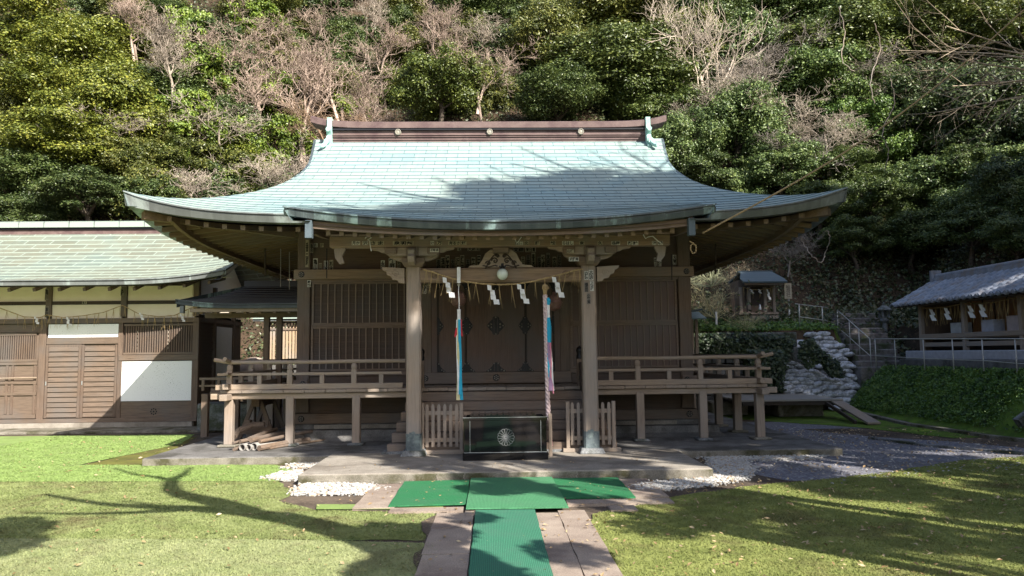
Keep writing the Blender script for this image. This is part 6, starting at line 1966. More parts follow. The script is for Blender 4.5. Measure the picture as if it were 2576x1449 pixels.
for i, (y, lb) in enumerate(((18.35, 'farthest paper streamer under the eave of the open shelter'), (17.75, 'second farthest paper streamer under the eave of the open shelter'), (16.85, 'third paper streamer under the eave of the open shelter'), (16.45, 'nearest paper streamer under the eave of the open shelter'))):
    shide((XF-0.10, y, 2.58), 0.30, lb, 'paper streamers of the open shelter', w=0.11, lean=0.0, yaw=-math.pi/3)
# stone lantern between stairs and shelter
sl_ = at(2225, 800, 21.8)
ln_ = empty('stone_lantern', (sl_.x, 21.8, sl_.z-0.7), 'small grey stone lantern between the stairs and the tiled shelter', 'stone lantern')
m = MB(); m.lathe([(0.16, 0), (0.16, 0.12), (0.07, 0.16), (0.065, 0.55), (0.13, 0.62), (0.13, 0.70)], (0, 0, 0), 8); m.build('shaft', M['grey_stone'], ln_)
m = MB()
for a, b_ in ((-1, -1), (1, -1), (1, 1), (-1, 1)): m.box(a*0.09-0.025, a*0.09+0.025, b_*0.09-0.025, b_*0.09+0.025, 0.70, 0.92)
m.build('light_chamber', M['grey_stone'], ln_)
m = MB(); m.lathe([(0.24, 0.92), (0.22, 0.96), (0.08, 1.06), (0.04, 1.08), (0.055, 1.13), (0.0, 1.17)], (0, 0, 0), 6); m.build('cap', M['grey_stone'], ln_)
# dark steps at the right edge of the lawn
ds = empty('stone_stairs', (0, 0, 0), 'dark stone steps at the far right edge cut into the bank', 'stairs')
for k in range(6):
    MB().box(9.35+k*0.25, 10.6+k*0.25, 11.6, 13.15, -0.1+k*0.18, 0.13+k*0.18).build('step', STEP, ds, bevel=0.03)
m = MB(); m.beam((9.3, 13.25, 0.25), (10.8, 13.25, 1.25), 0.16, 0.22); m.build('side_kerb', M['grey_stone'], ds)
# upper terrace turf
tt = MB()
xs2 = np.linspace(5.3, 9.9, 14); ys2 = np.linspace(20.45, 23.6, 10)
Vt = [(x, y, float(terrain(x, y))+0.02) for y in ys2 for x in xs2]
Ft = [(j*14+i, j*14+i+1, (j+1)*14+i+1, (j+1)*14+i) for j in range(9) for i in range(13)]
tag(MB().add(Vt, Ft).build('terrace_grass', M['moss']), kind='structure')
# ================================================================ TREES
def unit(n):
    v = rng.normal(size=(n, 3)); return v/np.linalg.norm(v, axis=1, keepdims=True)
def crown_me(name, seed, mat, nclump=34, nleaf=22000, leaf=0.030, cr=(0.24, 0.40), squash=0.8, inner=0.25, asp=0.5, holes=0.0, up=0.35):
    """foliage crown of unit radius: leaf puffs spread over and inside an uneven ellipsoid"""
    global rng
    rng = np.random.default_rng(seed)
    cs = []; k = 0
    for i in range(nclump):
        a = i*2.399963+rng.uniform(-0.4, 0.4); z = 1-1.75*(i+0.5)/nclump
        rr_ = math.sqrt(max(0, 1-z*z))
        ra = rng.uniform(0.55, 0.92) if i % 5 else rng.uniform(0.2, 0.5)
        if rng.random() < holes: continue
        cs.append((math.cos(a)*rr_*ra, math.sin(a)*rr_*ra, z*ra*0.95, rng.uniform(*cr)))
    cs = np.array(cs); n = len(cs)
    w_ = cs[:, 3]**2; w_ /= w_.sum()
    which = rng.choice(n, nleaf, p=w_)
    C = cs[which]
    d = unit(nleaf); d[:, 2] = np.where((d[:, 2] < -0.2) & (rng.random(nleaf) < 0.7), -d[:, 2], d[:, 2])
    rad = C[:, 3]*(1-inner*rng.random(nleaf)**1.5)*(1+0.22*rng.normal(size=nleaf))*(1+0.25*np.sin(d[:, 0]*7+which)*np.sin(d[:, 1]*6+which*2))
    p = C[:, :3]+d*rad[:, None]*np.array([1, 1, squash])
    nm = d*0.55+np.array([0, 0, up])+unit(nleaf)*0.55
    nm /= np.linalg.norm(nm, axis=1, keepdims=True)
    V, Fq = leaf_quads(p, nm, leaf*rng.uniform(0.6, 1.3, nleaf), asp)
    o = np_mesh(name, V, Fq, mat)
    me = o.data; bpy.data.objects.remove(o)
    return me, cs
def tubes_me(name, segs, mat, nside=4):
    """segs: array of (x0,y0,z0,x1,y1,z1,r0,r1) as one light mesh"""
    s_ = np.array(segs); n = len(s_)
    a = s_[:, :3]; b = s_[:, 3:6]; d = b-a; L = np.linalg.norm(d, axis=1, keepdims=True)+1e-9; d /= L
    ref = np.where(np.abs(d[:, 2:3]) < 0.9, np.array([[0, 0, 1.0]]), np.array([[1.0, 0, 0]]))
    x = np.cross(d, ref); x /= np.linalg.norm(x, axis=1, keepdims=True); y = np.cross(d, x)
    V = np.empty((n, 2*nside, 3))
    for k in range(nside):
        t = 2*math.pi*k/nside; o_ = x*math.cos(t)+y*math.sin(t)
        V[:, k] = a+o_*s_[:, 6:7]; V[:, nside+k] = b+o_*s_[:, 7:8]
    f = np.array([(k, (k+1) % nside, nside+(k+1) % nside, nside+k) for k in range(nside)])
    Fi = (f[None]+np.arange(n)[:, None, None]*2*nside).reshape(-1, 4)
    o = np_mesh(name, V.reshape(-1, 3), Fi, mat, smooth=True)
    me = o.data; bpy.data.objects.remove(o)
    return me
def branch(segs, p, d, L, r, lev, rr, up=0.25, maxlev=5, kids=(5, 5, 5, 4, 3), crook=0.25, tipl=0.55, spread=0.9):
    n = 4 if lev < 3 else 3
    pts = [p]; dd = d.copy()
    for i in range(n):
        dd = dd+rr.normal(size=3)*crook*(0.35 if lev == 0 else 1)+np.array([0, 0, up*0.4]); dd /= np.linalg.norm(dd)
        q = pts[-1]+dd*L/n
        r0 = r*(1-0.55*i/n); r1 = r*(1-0.55*(i+1)/n)
        segs.append((*pts[-1], *q, r0, r1)); pts.append(q)
    if lev >= maxlev: return
    k = kids[min(lev, len(kids)-1)]
    for j in range(k):
        t = (0.35 if lev == 0 else 0.25)+(0.75 if lev else 0.65)*(j+rr.uniform(0.1, 0.9))/k
        i = min(int(t*n), n-1); f_ = min(1, t*n-i)
        q = pts[i]+(pts[i+1]-pts[i])*f_
        base = (pts[i+1]-pts[i]); base = base/np.linalg.norm(base)
        s_ = rr.normal(size=3); s_ -= base*s_.dot(base); s_ /= np.linalg.norm(s_)+1e-9
        nd = base*(1.0-0.35*spread)+s_*spread*rr.uniform(0.6, 1.1)+np.array([0, 0, up]); nd /= np.linalg.norm(nd)
        branch(segs, q, nd, L*rr.uniform(tipl*0.8, tipl*1.15), max(r*(1-0.55*t)*0.55, 0.0026), lev+1, rr, up, maxlev, kids, crook, tipl, spread)
def bare_me(name, seed, mat, L=0.5, r=0.030, up=0.25, kids=(6, 5, 5, 4), maxlev=4, crook=0.25, spread=0.9, tipl=0.58, lean=(0, 0)):
    rr_ = np.random.default_rng(seed); segs = []
    branch(segs, np.array([0, 0, -0.3]), np.array([lean[0], lean[1], 1.0]), L+0.3, r, 0, rr_, up, maxlev, kids, crook, tipl, spread)
    return tubes_me(name, segs, mat, 4)
def limbs_me(name, cs, seed, mat):
    rr_ = np.random.default_rng(seed); segs = []
    base = np.array([0, 0, -2.0]); top = np.array([0.03, 0, 0.25])
    n = 6; pts = [base+(top-base)*k/n+np.array([0.04*math.sin(k*1.3+seed), 0.04*math.cos(k*1.9+seed), 0]) for k in range(n+1)]
    for k in range(n): segs.append((*pts[k], *pts[k+1], 0.075*(1-0.11*k), 0.075*(1-0.11*(k+1))))
    for c in cs[::2]:
        k = rr_.integers(3, n+1); p = pts[k]; q = c[:3]*0.9; m_ = (p+q)/2+np.array([0, 0, -0.06])
        segs.append((*p, *m_, 0.03, 0.02)); segs.append((*m_, *q, 0.02, 0.008))
    return tubes_me(name, segs, mat, 6)
EV = []
for i, kw in enumerate((dict(nclump=36, leaf=0.030), dict(nclump=48, cr=(0.18, 0.32), leaf=0.027), dict(nclump=26, cr=(0.28, 0.44), leaf=0.034), dict(nclump=60, cr=(0.14, 0.26), leaf=0.028, holes=0.1), dict(nclump=40, cr=(0.2, 0.36), leaf=0.032, squash=0.6))):
    me, cs = crown_me('crown', 100+i, M['leaf'], nleaf=40000, inner=0.45, **kw)
    EV.append((me, limbs_me('trunk', cs, i, M['bark'])))
IV = []
for i in range(3):
    me, cs = crown_me('crown', 200+i, M['ivy'], nclump=42, cr=(0.12, 0.26), leaf=0.034, nleaf=17000, holes=0.15, asp=0.75, up=0.2)
    IV.append((me, limbs_me('trunk', cs, 20+i, M['bark'])))
BARE = [bare_me('branches', 300+i, M['twig'], L=0.5, r=0.022, kids=(8, 6, 5, 4), maxlev=4, crook=0.28+0.04*(i % 3), up=(0.28, 0.2, 0.32, 0.12)[i], spread=(0.85, 1.0, 0.75, 1.1)[i]) for i in range(4)]
PALE = bare_me('branches', 333, M['twig'], L=0.75, r=0.035, kids=(6, 5, 4, 3), maxlev=4, crook=0.20, up=0.22, spread=0.8, tipl=0.62)
def child(me, name, parent, sc=(1, 1, 1), rz=0, col=None):
    o = bpy.data.objects.new(name, me); COL.objects.link(o); o.parent = parent; o.scale = sc; o.rotation_euler = (0, 0, rz)
    if col: o.color = (*col, 1)
    return o
def evergreen(c, rx, rz, var, tint, label, group, rot=0, pool=None, name='evergreen_tree', cat='tree', ry=None, trunk=True):
    """c = crown centre"""
    me, tr = (pool or EV)[var % len(pool or EV)]
    gz = float(terrain(c[0], c[1]))
    r_ = empty(name, (c[0], c[1], gz), label, cat, group)
    h = c[2]-gz
    cr = child(me, 'crown', r_, (rx, ry or rx*0.9, rz), rot, tint); cr.location = (0, 0, h)
    if trunk:
        tk = child(tr, 'trunk', r_, (rx, rx, max(0.3, (h+0.4)/2.0)), rot); tk.location = (0, 0, h)
    return r_
def on_hill(px, py, rpx, over=0.75, dmin=20.5):
    """point where the sight line passes `over` radii above the slope; returns centre, radius in metres"""
    d = ray(px, py).normalized(); D = 12.0
    while D < 90:
        p = Vector((0, 0, CAMH))+d*D; r_ = rpx*p.y/1900
        if p.y > dmin and p.z-float(terrain(p.x, p.y)) < r_*over: return p, r_
        D += 0.25
    return p, r_
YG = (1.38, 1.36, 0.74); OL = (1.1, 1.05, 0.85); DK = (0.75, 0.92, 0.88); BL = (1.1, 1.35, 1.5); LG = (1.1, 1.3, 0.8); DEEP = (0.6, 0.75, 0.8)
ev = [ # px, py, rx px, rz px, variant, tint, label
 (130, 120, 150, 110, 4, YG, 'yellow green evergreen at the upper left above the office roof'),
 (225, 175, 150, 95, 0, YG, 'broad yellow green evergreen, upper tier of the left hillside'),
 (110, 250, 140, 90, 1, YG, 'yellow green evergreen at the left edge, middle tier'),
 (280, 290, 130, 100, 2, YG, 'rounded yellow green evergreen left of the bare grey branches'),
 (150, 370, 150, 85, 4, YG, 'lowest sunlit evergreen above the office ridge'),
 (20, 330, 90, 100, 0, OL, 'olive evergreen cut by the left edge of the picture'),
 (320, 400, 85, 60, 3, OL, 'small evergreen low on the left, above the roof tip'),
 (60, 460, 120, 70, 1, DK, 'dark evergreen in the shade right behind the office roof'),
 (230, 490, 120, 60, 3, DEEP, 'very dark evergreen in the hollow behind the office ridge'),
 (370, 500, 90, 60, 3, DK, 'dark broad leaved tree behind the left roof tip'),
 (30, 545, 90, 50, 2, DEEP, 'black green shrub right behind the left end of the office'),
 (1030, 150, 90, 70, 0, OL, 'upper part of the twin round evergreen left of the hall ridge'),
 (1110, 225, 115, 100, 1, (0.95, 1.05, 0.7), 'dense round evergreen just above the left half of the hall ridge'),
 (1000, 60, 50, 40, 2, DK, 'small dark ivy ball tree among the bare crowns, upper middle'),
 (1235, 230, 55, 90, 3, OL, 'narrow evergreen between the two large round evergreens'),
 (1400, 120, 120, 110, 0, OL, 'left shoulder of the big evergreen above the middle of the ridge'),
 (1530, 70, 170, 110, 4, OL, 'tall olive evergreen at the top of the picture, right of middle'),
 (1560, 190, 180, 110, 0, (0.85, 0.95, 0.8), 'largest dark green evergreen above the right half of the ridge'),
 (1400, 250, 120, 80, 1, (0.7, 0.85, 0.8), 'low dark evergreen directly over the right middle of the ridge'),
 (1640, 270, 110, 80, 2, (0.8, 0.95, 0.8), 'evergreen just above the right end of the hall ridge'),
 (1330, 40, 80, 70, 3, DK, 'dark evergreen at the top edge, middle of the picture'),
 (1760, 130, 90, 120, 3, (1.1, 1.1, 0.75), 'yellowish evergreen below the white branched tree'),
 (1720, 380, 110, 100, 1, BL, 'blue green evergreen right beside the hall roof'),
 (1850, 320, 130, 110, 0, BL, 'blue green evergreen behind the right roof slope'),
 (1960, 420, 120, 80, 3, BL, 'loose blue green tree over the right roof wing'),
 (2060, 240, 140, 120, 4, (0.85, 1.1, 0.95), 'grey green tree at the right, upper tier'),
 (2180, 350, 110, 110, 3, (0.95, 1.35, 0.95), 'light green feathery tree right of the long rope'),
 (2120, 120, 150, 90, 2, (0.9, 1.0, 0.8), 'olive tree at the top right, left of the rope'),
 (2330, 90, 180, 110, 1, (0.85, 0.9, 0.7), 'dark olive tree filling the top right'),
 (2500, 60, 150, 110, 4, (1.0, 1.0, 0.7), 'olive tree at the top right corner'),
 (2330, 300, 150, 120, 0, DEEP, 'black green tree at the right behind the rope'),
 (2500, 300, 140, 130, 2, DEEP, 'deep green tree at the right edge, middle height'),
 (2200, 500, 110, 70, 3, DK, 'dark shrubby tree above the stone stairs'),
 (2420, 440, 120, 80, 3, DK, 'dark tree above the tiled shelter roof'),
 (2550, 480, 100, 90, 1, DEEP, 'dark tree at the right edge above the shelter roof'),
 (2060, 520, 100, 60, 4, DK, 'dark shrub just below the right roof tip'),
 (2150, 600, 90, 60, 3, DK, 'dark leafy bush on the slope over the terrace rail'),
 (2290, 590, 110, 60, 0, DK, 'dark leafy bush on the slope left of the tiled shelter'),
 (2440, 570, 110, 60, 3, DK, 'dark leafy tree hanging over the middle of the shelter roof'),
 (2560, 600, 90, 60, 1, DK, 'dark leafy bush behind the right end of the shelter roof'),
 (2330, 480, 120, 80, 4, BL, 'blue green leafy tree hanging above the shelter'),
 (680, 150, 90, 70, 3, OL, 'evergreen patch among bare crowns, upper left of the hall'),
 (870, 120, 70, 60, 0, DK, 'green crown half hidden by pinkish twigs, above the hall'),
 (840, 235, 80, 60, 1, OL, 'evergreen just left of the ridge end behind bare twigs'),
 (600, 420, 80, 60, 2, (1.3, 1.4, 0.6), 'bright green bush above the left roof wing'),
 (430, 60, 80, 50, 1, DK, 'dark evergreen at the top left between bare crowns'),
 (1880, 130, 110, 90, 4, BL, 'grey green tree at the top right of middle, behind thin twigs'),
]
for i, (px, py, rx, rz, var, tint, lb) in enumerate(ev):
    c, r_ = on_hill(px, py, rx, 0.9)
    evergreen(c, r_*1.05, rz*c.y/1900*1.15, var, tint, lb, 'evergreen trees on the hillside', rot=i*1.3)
iv_ = [
 (470, 90, 70, 90, 'lime green ivy clad trunk at the upper left'),
 (520, 190, 80, 90, 'bright ivy tower in the middle of the left hillside'),
 (480, 300, 90, 80, 'light green ivy mass left of the bare grey tree'),
 (560, 350, 90, 80, 'ivy mass behind the pale arching branches'),
 (690, 260, 90, 90, 'ivy clad tree left of the hall ridge'),
 (720, 370, 80, 90, 'ivy curtain beside the left verge of the hall roof'),
 (520, 460, 70, 50, 'yellow green ivy low over the left roof wing'),
 (440, 420, 60, 70, 'ivy strands in the hollow left of the roof wing'),
 (650, 60, 80, 60, 'ivy clump at the top left of the hall'),
 (880, 280, 60, 50, 'small ivy clump touching the hall ridge at left'),
 (2020, 200, 80, 90, 'pale ivy clad trunk at the right, upper tier'),
 (2110, 330, 70, 90, 'ivy hanging in the trees right of the hall roof'),
]
for i, (px, py, rx, rz, lb) in enumerate(iv_):
    c, r_ = on_hill(px, py, rx, 1.15)
    evergreen(c, r_*1.05, rz*c.y/1900*1.1, i, (1.15, 1.2, 0.8) if px < 1500 else (0.7, 0.9, 0.9), lb, 'ivy clad trees on the hillside', rot=i*2.1, pool=IV, name='ivy_clad_tree')
PK = (1.15, 1.02, 0.95); GY = (1.15, 1.12, 1.05); WH = (1.55, 1.5, 1.4); BR = (0.85, 0.68, 0.52); SHD = (0.8, 0.8, 0.8)  # SHD: twig tint darkened for trees in shade
bt = [ # base px, py, height px, var, tint, label
 (440, 160, 190, 0, GY, 'bare grey tree at the top left between ivy clumps'),
 (560, 130, 200, 1, PK, 'bare pinkish tree at the top, left of middle'),
 (640, 250, 230, 2, PK, 'bare pinkish tree in front of the ivy, left of the hall'),
 (760, 250, 260, 0, PK, 'large bare pinkish tree above the left end of the hall ridge'),
 (860, 200, 220, 1, PK, 'bare pinkish tree behind the hall ridge, left part'),
 (730, 120, 180, 3, PK, 'bare twiggy tree at the top of the picture over the left ridge end'),
 (960, 130, 170, 2, PK, 'bare crown with reddish twigs left of the round evergreen'),
 (1090, 110, 170, 0, PK, 'bare pinkish crown right above the round evergreen'),
 (1200, 170, 190, 1, PK, 'bare tree in the gap between the two big evergreens'),
 (1210, 80, 150, 3, GY, 'bare tree at the top middle'),
 (830, 330, 210, 3, BR, 'brown bare tree just outside the left ridge end'),
 (940, 300, 170, 0, PK, 'low bare tree touching the hall ridge'),
 (560, 340, 190, 3, GY, 'bare grey tree with arching limbs above the left roof wing'),
 (660, 440, 190, 1, GY, 'bare grey tree right above the left roof wing'),
 (460, 470, 170, 3, GY, 'bare twigs low behind the left roof tip'),
 (720, 470, 130, 2, GY, 'small bare tree beside the left roof verge'),
 (340, 60, 150, 2, PK, 'bare tree at the top left corner group'),
 (110, 60, 150, 1, BR, 'bare reddish tree at the very top left'),
 (20, 240, 130, 3, PK, 'bare pale twigs at the left edge of the picture'),
 (1900, 200, 210, 2, SHD, 'bare grey tree right of the white branched tree'),
 (2010, 130, 190, 1, SHD, 'bare tree at the top, left of the rope'),
 (2000, 380, 170, 3, SHD, 'bare drooping twigs behind the right roof wing'),
 (2200, 190, 180, 3, SHD, 'bare tree with hanging stems, upper right'),
 (1980, 620, 110, 1, SHD, 'bare twigs just below the right roof tip'),
 (1820, 250, 190, 3, GY, 'grey twiggy bare tree right above the right roof slope'),
 (1940, 290, 200, 1, GY, 'wispy grey bare tree over the right roof wing'),
 (2080, 330, 180, 3, GY, 'thin grey bare tree beside the rope, upper right'),
 (1740, 330, 130, 0, GY, 'small grey bare tree at the right end of the hall ridge'),
 (2280, 260, 190, 3, GY, 'wispy bare tree right of the rope'),
 (300, 330, 130, 3, GY, 'thin bare twigs in front of the left evergreens'),
 (780, 60, 150, 1, PK, 'bare crown cut by the top of the picture over the left ridge'),
 (920, 50, 140, 0, GY, 'bare grey crown cut by the top edge near the middle'),
]
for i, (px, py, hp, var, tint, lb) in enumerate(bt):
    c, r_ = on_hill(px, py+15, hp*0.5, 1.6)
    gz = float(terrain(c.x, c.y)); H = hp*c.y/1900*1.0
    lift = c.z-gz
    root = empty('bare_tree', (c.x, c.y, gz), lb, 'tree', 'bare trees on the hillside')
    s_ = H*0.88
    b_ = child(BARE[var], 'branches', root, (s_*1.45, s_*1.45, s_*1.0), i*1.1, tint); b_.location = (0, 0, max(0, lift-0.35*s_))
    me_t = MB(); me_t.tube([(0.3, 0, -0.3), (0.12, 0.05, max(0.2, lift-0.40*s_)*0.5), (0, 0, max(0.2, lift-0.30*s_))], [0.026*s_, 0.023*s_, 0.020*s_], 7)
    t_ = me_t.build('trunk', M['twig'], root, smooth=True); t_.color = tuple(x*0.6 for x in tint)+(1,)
# the white branched tree at the top and others drawn larger
for (px, py, hp, sc, lb, rot) in ((1800, 260, 330, 1.0, 'tall white branched bare tree at the top, right of middle', 0.4), (1700, 215, 250, 1.0, 'white branched bare tree leaning left behind the big evergreen', 2.3)):
    c, r_ = on_hill(px, py, hp*0.4, 1.0)
    gz = float(terrain(c.x, c.y)); s_ = hp*c.y/1900*0.8
    root = empty('bare_tree', (c.x, c.y, gz), lb, 'tree', 'bare trees on the hillside')
    b_ = child(PALE, 'branches', root, (s_, s_, s_), rot, WH); b_.location = (0, 0, max(0, c.z-gz-0.3*s_))
    m = MB(); m.tube([(0, 0, -0.3), (0, 0, max(0.2, c.z-gz-0.25*s_))], [0.05*s_, 0.036*s_], 8); t_ = m.build('trunk', M['twig'], root, smooth=True); t_.color = (*WH, 1)
# filler wood behind
k = 0
rr = random.Random(21)
for row, py in enumerate((-40, 40, 130, 230, 330, 430, 520)):
    for j in range(15):
        px = -60+j*195+rr.uniform(-60, 60)+(90 if row % 2 else 0)
        if py > 250 and 760 < px < 1700: continue
        c, r_ = on_hill(px, py+rr.uniform(-25, 25), 105, 0.15)
        left = px < 1500
        tint = rr.choice((DK, OL, DEEP, (0.9, 0.9, 0.7))) if left else rr.choice((DEEP, DK, BL, DEEP))
        evergreen(c, r_*rr.uniform(0.9, 1.3), r_*rr.uniform(0.7, 1.0), rr.randrange(5), tint, 'evergreen tree in the crowded wood filling the hillside gaps', 'trees of the crowded wood', rot=rr.uniform(0, 6), name='wood_tree')
# undergrowth leaves on the slopes
def ground_leaves(name, n, x0, x1, y0, y1, size, mat, label, spread=0.25, cond=None, up=0.6):
    x = rng.uniform(x0, x1, n); y = rng.uniform(y0, y1, n)
    h = terrain(x, y); k_ = h > 0.12
    if cond is not None: k_ &= cond(x, y, h)
    # clumpy
    k_ &= (pnoise(x, y, 1.1)+0.5*pnoise(y, x, 3.0)+rng.normal(0, 0.35, n)) > -0.35
    x, y, h = x[k_], y[k_], h[k_]; m_ = len(x)
    z = h+np.abs(rng.normal(0, spread, m_))
    nm = unit(m_)*0.7+np.array([0, -0.3, up]); nm /= np.linalg.norm(nm, axis=1, keepdims=True)
    V, Fq = leaf_quads(np.stack([x, y, z], 1), nm, size*rng.uniform(0.5, 1.4, m_), 0.6)
    return tag(np_mesh(name, V, Fq, mat), label, 'undergrowth', kind='stuff')
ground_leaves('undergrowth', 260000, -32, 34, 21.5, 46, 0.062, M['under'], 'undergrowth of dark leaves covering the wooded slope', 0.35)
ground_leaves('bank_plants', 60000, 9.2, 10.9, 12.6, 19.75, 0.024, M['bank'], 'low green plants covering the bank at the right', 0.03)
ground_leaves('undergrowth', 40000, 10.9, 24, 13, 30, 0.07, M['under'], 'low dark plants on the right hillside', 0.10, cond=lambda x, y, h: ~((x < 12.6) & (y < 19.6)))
ground_leaves('terrace_plants', 16000, 5.2, 9.9, 20.4, 24.5, 0.045, M['bank'], 'grass and weeds on the terrace', 0.06)
def ivy_patch(name, pts, n, Y, size, label, mat='ivy_dark', spread=0.05, depth=0.1):
    """pts photo pixels outline of ivy hanging at depth Y"""
    poly = [(at(a, b_, Y).x, at(a, b_, Y).z) for a, b_ in pts]
    a = np.array(poly); lo, hi = a.min(0), a.max(0)
    x = rng.uniform(lo[0], hi[0], n*3); z = rng.uniform(lo[1], hi[1], n*3)
    k_ = inside(x, z, poly) & ((pnoise(x*3, z*3, 1.0)+rng.normal(0, 0.5, n*3)) > -0.45); x, z = x[k_][:n], z[k_][:n]; m_ = len(x)
    y = Y-np.abs(rng.normal(0, depth, m_))
    nm = unit(m_)*0.6+np.array([0, -0.8, 0.5]); nm /= np.linalg.norm(nm, axis=1, keepdims=True)
    V, Fq = leaf_quads(np.stack([x, y, z], 1), nm, size*rng.uniform(0.5, 1.3, m_), 0.75)
    return tag(np_mesh(name, V, Fq, M[mat]), label, 'ivy', kind='stuff')
M['ivy_dark'] = leaf_mat('dark_ivy_leaves', (0.015, 0.03, 0.015), (0.04, 0.065, 0.03), (0.09, 0.12, 0.045))
ivy_patch('ivy', [(1735, 842), (1850, 836), (1980, 845), (1995, 860), (1980, 900), (1965, 960), (1880, 900), (1735, 890)], 9000, 20.1, 0.045, 'dark ivy hanging over the retaining wall')
ivy_patch('ivy', [(1870, 880), (1960, 880), (1962, 985), (1870, 985)], 5000, 20.0, 0.045, 'dark ivy climbing the wall left of the sandbags', depth=0.2)
ivy_patch('ivy', [(2010, 860), (2040, 852), (2062, 880), (2100, 905), (2128, 950), (2085, 950), (2060, 910), (2030, 930), (2005, 900)], 2200, 19.62, 0.042, 'dark ivy creeping down between the sandbags', depth=0.08)
# bare shrub with pale yellow stems on the terrace, next to the tiny shrine
def shrub(px, py, Y, hpx, seed, tint, label, name='bare_shrub', nb=16, leafy=None):
    c = at(px, py, Y); r_ = empty(name, c, label, 'shrub'); H = hpx*Y/1900
    rr_ = np.random.default_rng(seed); segs = []
    for k in range(nb):
        a = rr_.uniform(0, 6.28); e = rr_.uniform(0.15, 1.2)
        d = np.array([math.cos(a)*math.cos(e), math.sin(a)*math.cos(e), math.sin(e)])
        branch(segs, np.array([0, 0, 0.0]), d, 0.55*H*rr_.uniform(0.7, 1.1), 0.010*H, 1, rr_, 0.05, 3, (4, 5, 5, 4), 0.25, 0.6, 0.9)
    o = bpy.data.objects.new('branches', tubes_me('branches', segs, M['twig'], 4)); COL.objects.link(o); o.parent = r_; o.color = (*tint, 1)
    return r_
shrub(1800, 800, 21.6, 130, 5, (1.35, 1.4, 0.9), 'sprawling leafless shrub with pale yellow stems left of the tiny shrine')
shrub(1870, 720, 24.3, 100, 6, (1.3, 1.2, 0.9), 'leafless shrub with arching pale stems just over the tiny shrine')
shrub(1790, 720, 24.5, 120, 7, (1.1, 1.3, 0.9), 'grey green leafless shrub under the right eave')
shrub(1880, 830, 20.9, 70, 8, (1.2, 1.3, 0.8), 'low yellowish shrub before the tiny shrine')
# pale hanging vines on the dark slope at the right
def smooth_path(p, n=6):
    out = []
    for i in range(len(p)-1):
        p0, p1, p2, p3 = p[max(i-1, 0)], p[i], p[i+1], p[min(i+2, len(p)-1)]
        for k in range(n):
            t = k/n; out.append(0.5*((2*p1)+(p2-p0)*t+(2*p0-5*p1+4*p2-p3)*t*t+(3*p1-p0-3*p2+p3)*t**3)+Vector((0.02*math.sin(k*2.3+i), 0, 0.02*math.cos(k*1.7+i))))
    return out+[p[-1]]
for i, (pts_, lb) in enumerate((([(2010, 585), (2020, 610), (2040, 640), (2066, 660), (2075, 640), (2088, 600), (2080, 580)], 'pale looping vine below the right roof tip'),
      ([(2240, 200), (2250, 260), (2220, 330), (2235, 380), (2225, 430)], 'long pale vine hanging in the trees at the right'),
      ([(2110, 20), (2125, 80), (2118, 150), (2150, 180)], 'pale vine at the top, right of middle'),
      ([(2200, 60), (2215, 120), (2190, 200), (2200, 260)], 'winding pale vine left of the long rope'))):
    tag(MB().tube(smooth_path([at(a, b_, 19.5+0.2*math.sin(j*2)) for j, (a, b_) in enumerate(pts_)]), 0.012, 6).build('vine', M['pale_v']), lb, 'vine')

# ---- tree at the upper right whose pale branches reach into the picture
c_ = at(2440, 130, 16.5)
segs = []
rr_ = np.random.default_rng(77)
base = np.array([13.2, 15.0, float(terrain(13.2, 15.0))-0.3]); cr_ = np.array([13.4, 15.5, 8.2])
branch(segs, base, (cr_-base)/np.linalg.norm(cr_-base), 7.0, 0.16, 0, rr_, 0.2, 1, (3,), 0.1)
for tgt in ((2380, 175), (2330, 110), (2420, 60), (2350, 235), (2400, 300), (2450, 200), (2300, 60)):
    t_ = np.array(at(tgt[0], tgt[1], 15.5)); p0 = np.array([13.0, 15.2, 7.3]); d = t_-p0; L = np.linalg.norm(d)
    branch(segs, p0, d/L, L, 0.026, 1, rr_, 0.02, 4, (5, 5, 4, 3), 0.10, 0.42, 0.7)
root = empty('bare_tree', (13.2, 15.0, 0), 'bare tree at the right edge with pale branches sweeping left across the rope', 'tree')
o = bpy.data.objects.new('branches', tubes_me('branches', segs, M['twig'], 5)); COL.objects.link(o); o.parent = root; o.location = (-13.2, -15.0, 0); o.color = (1.3, 1.2, 1.0, 1)

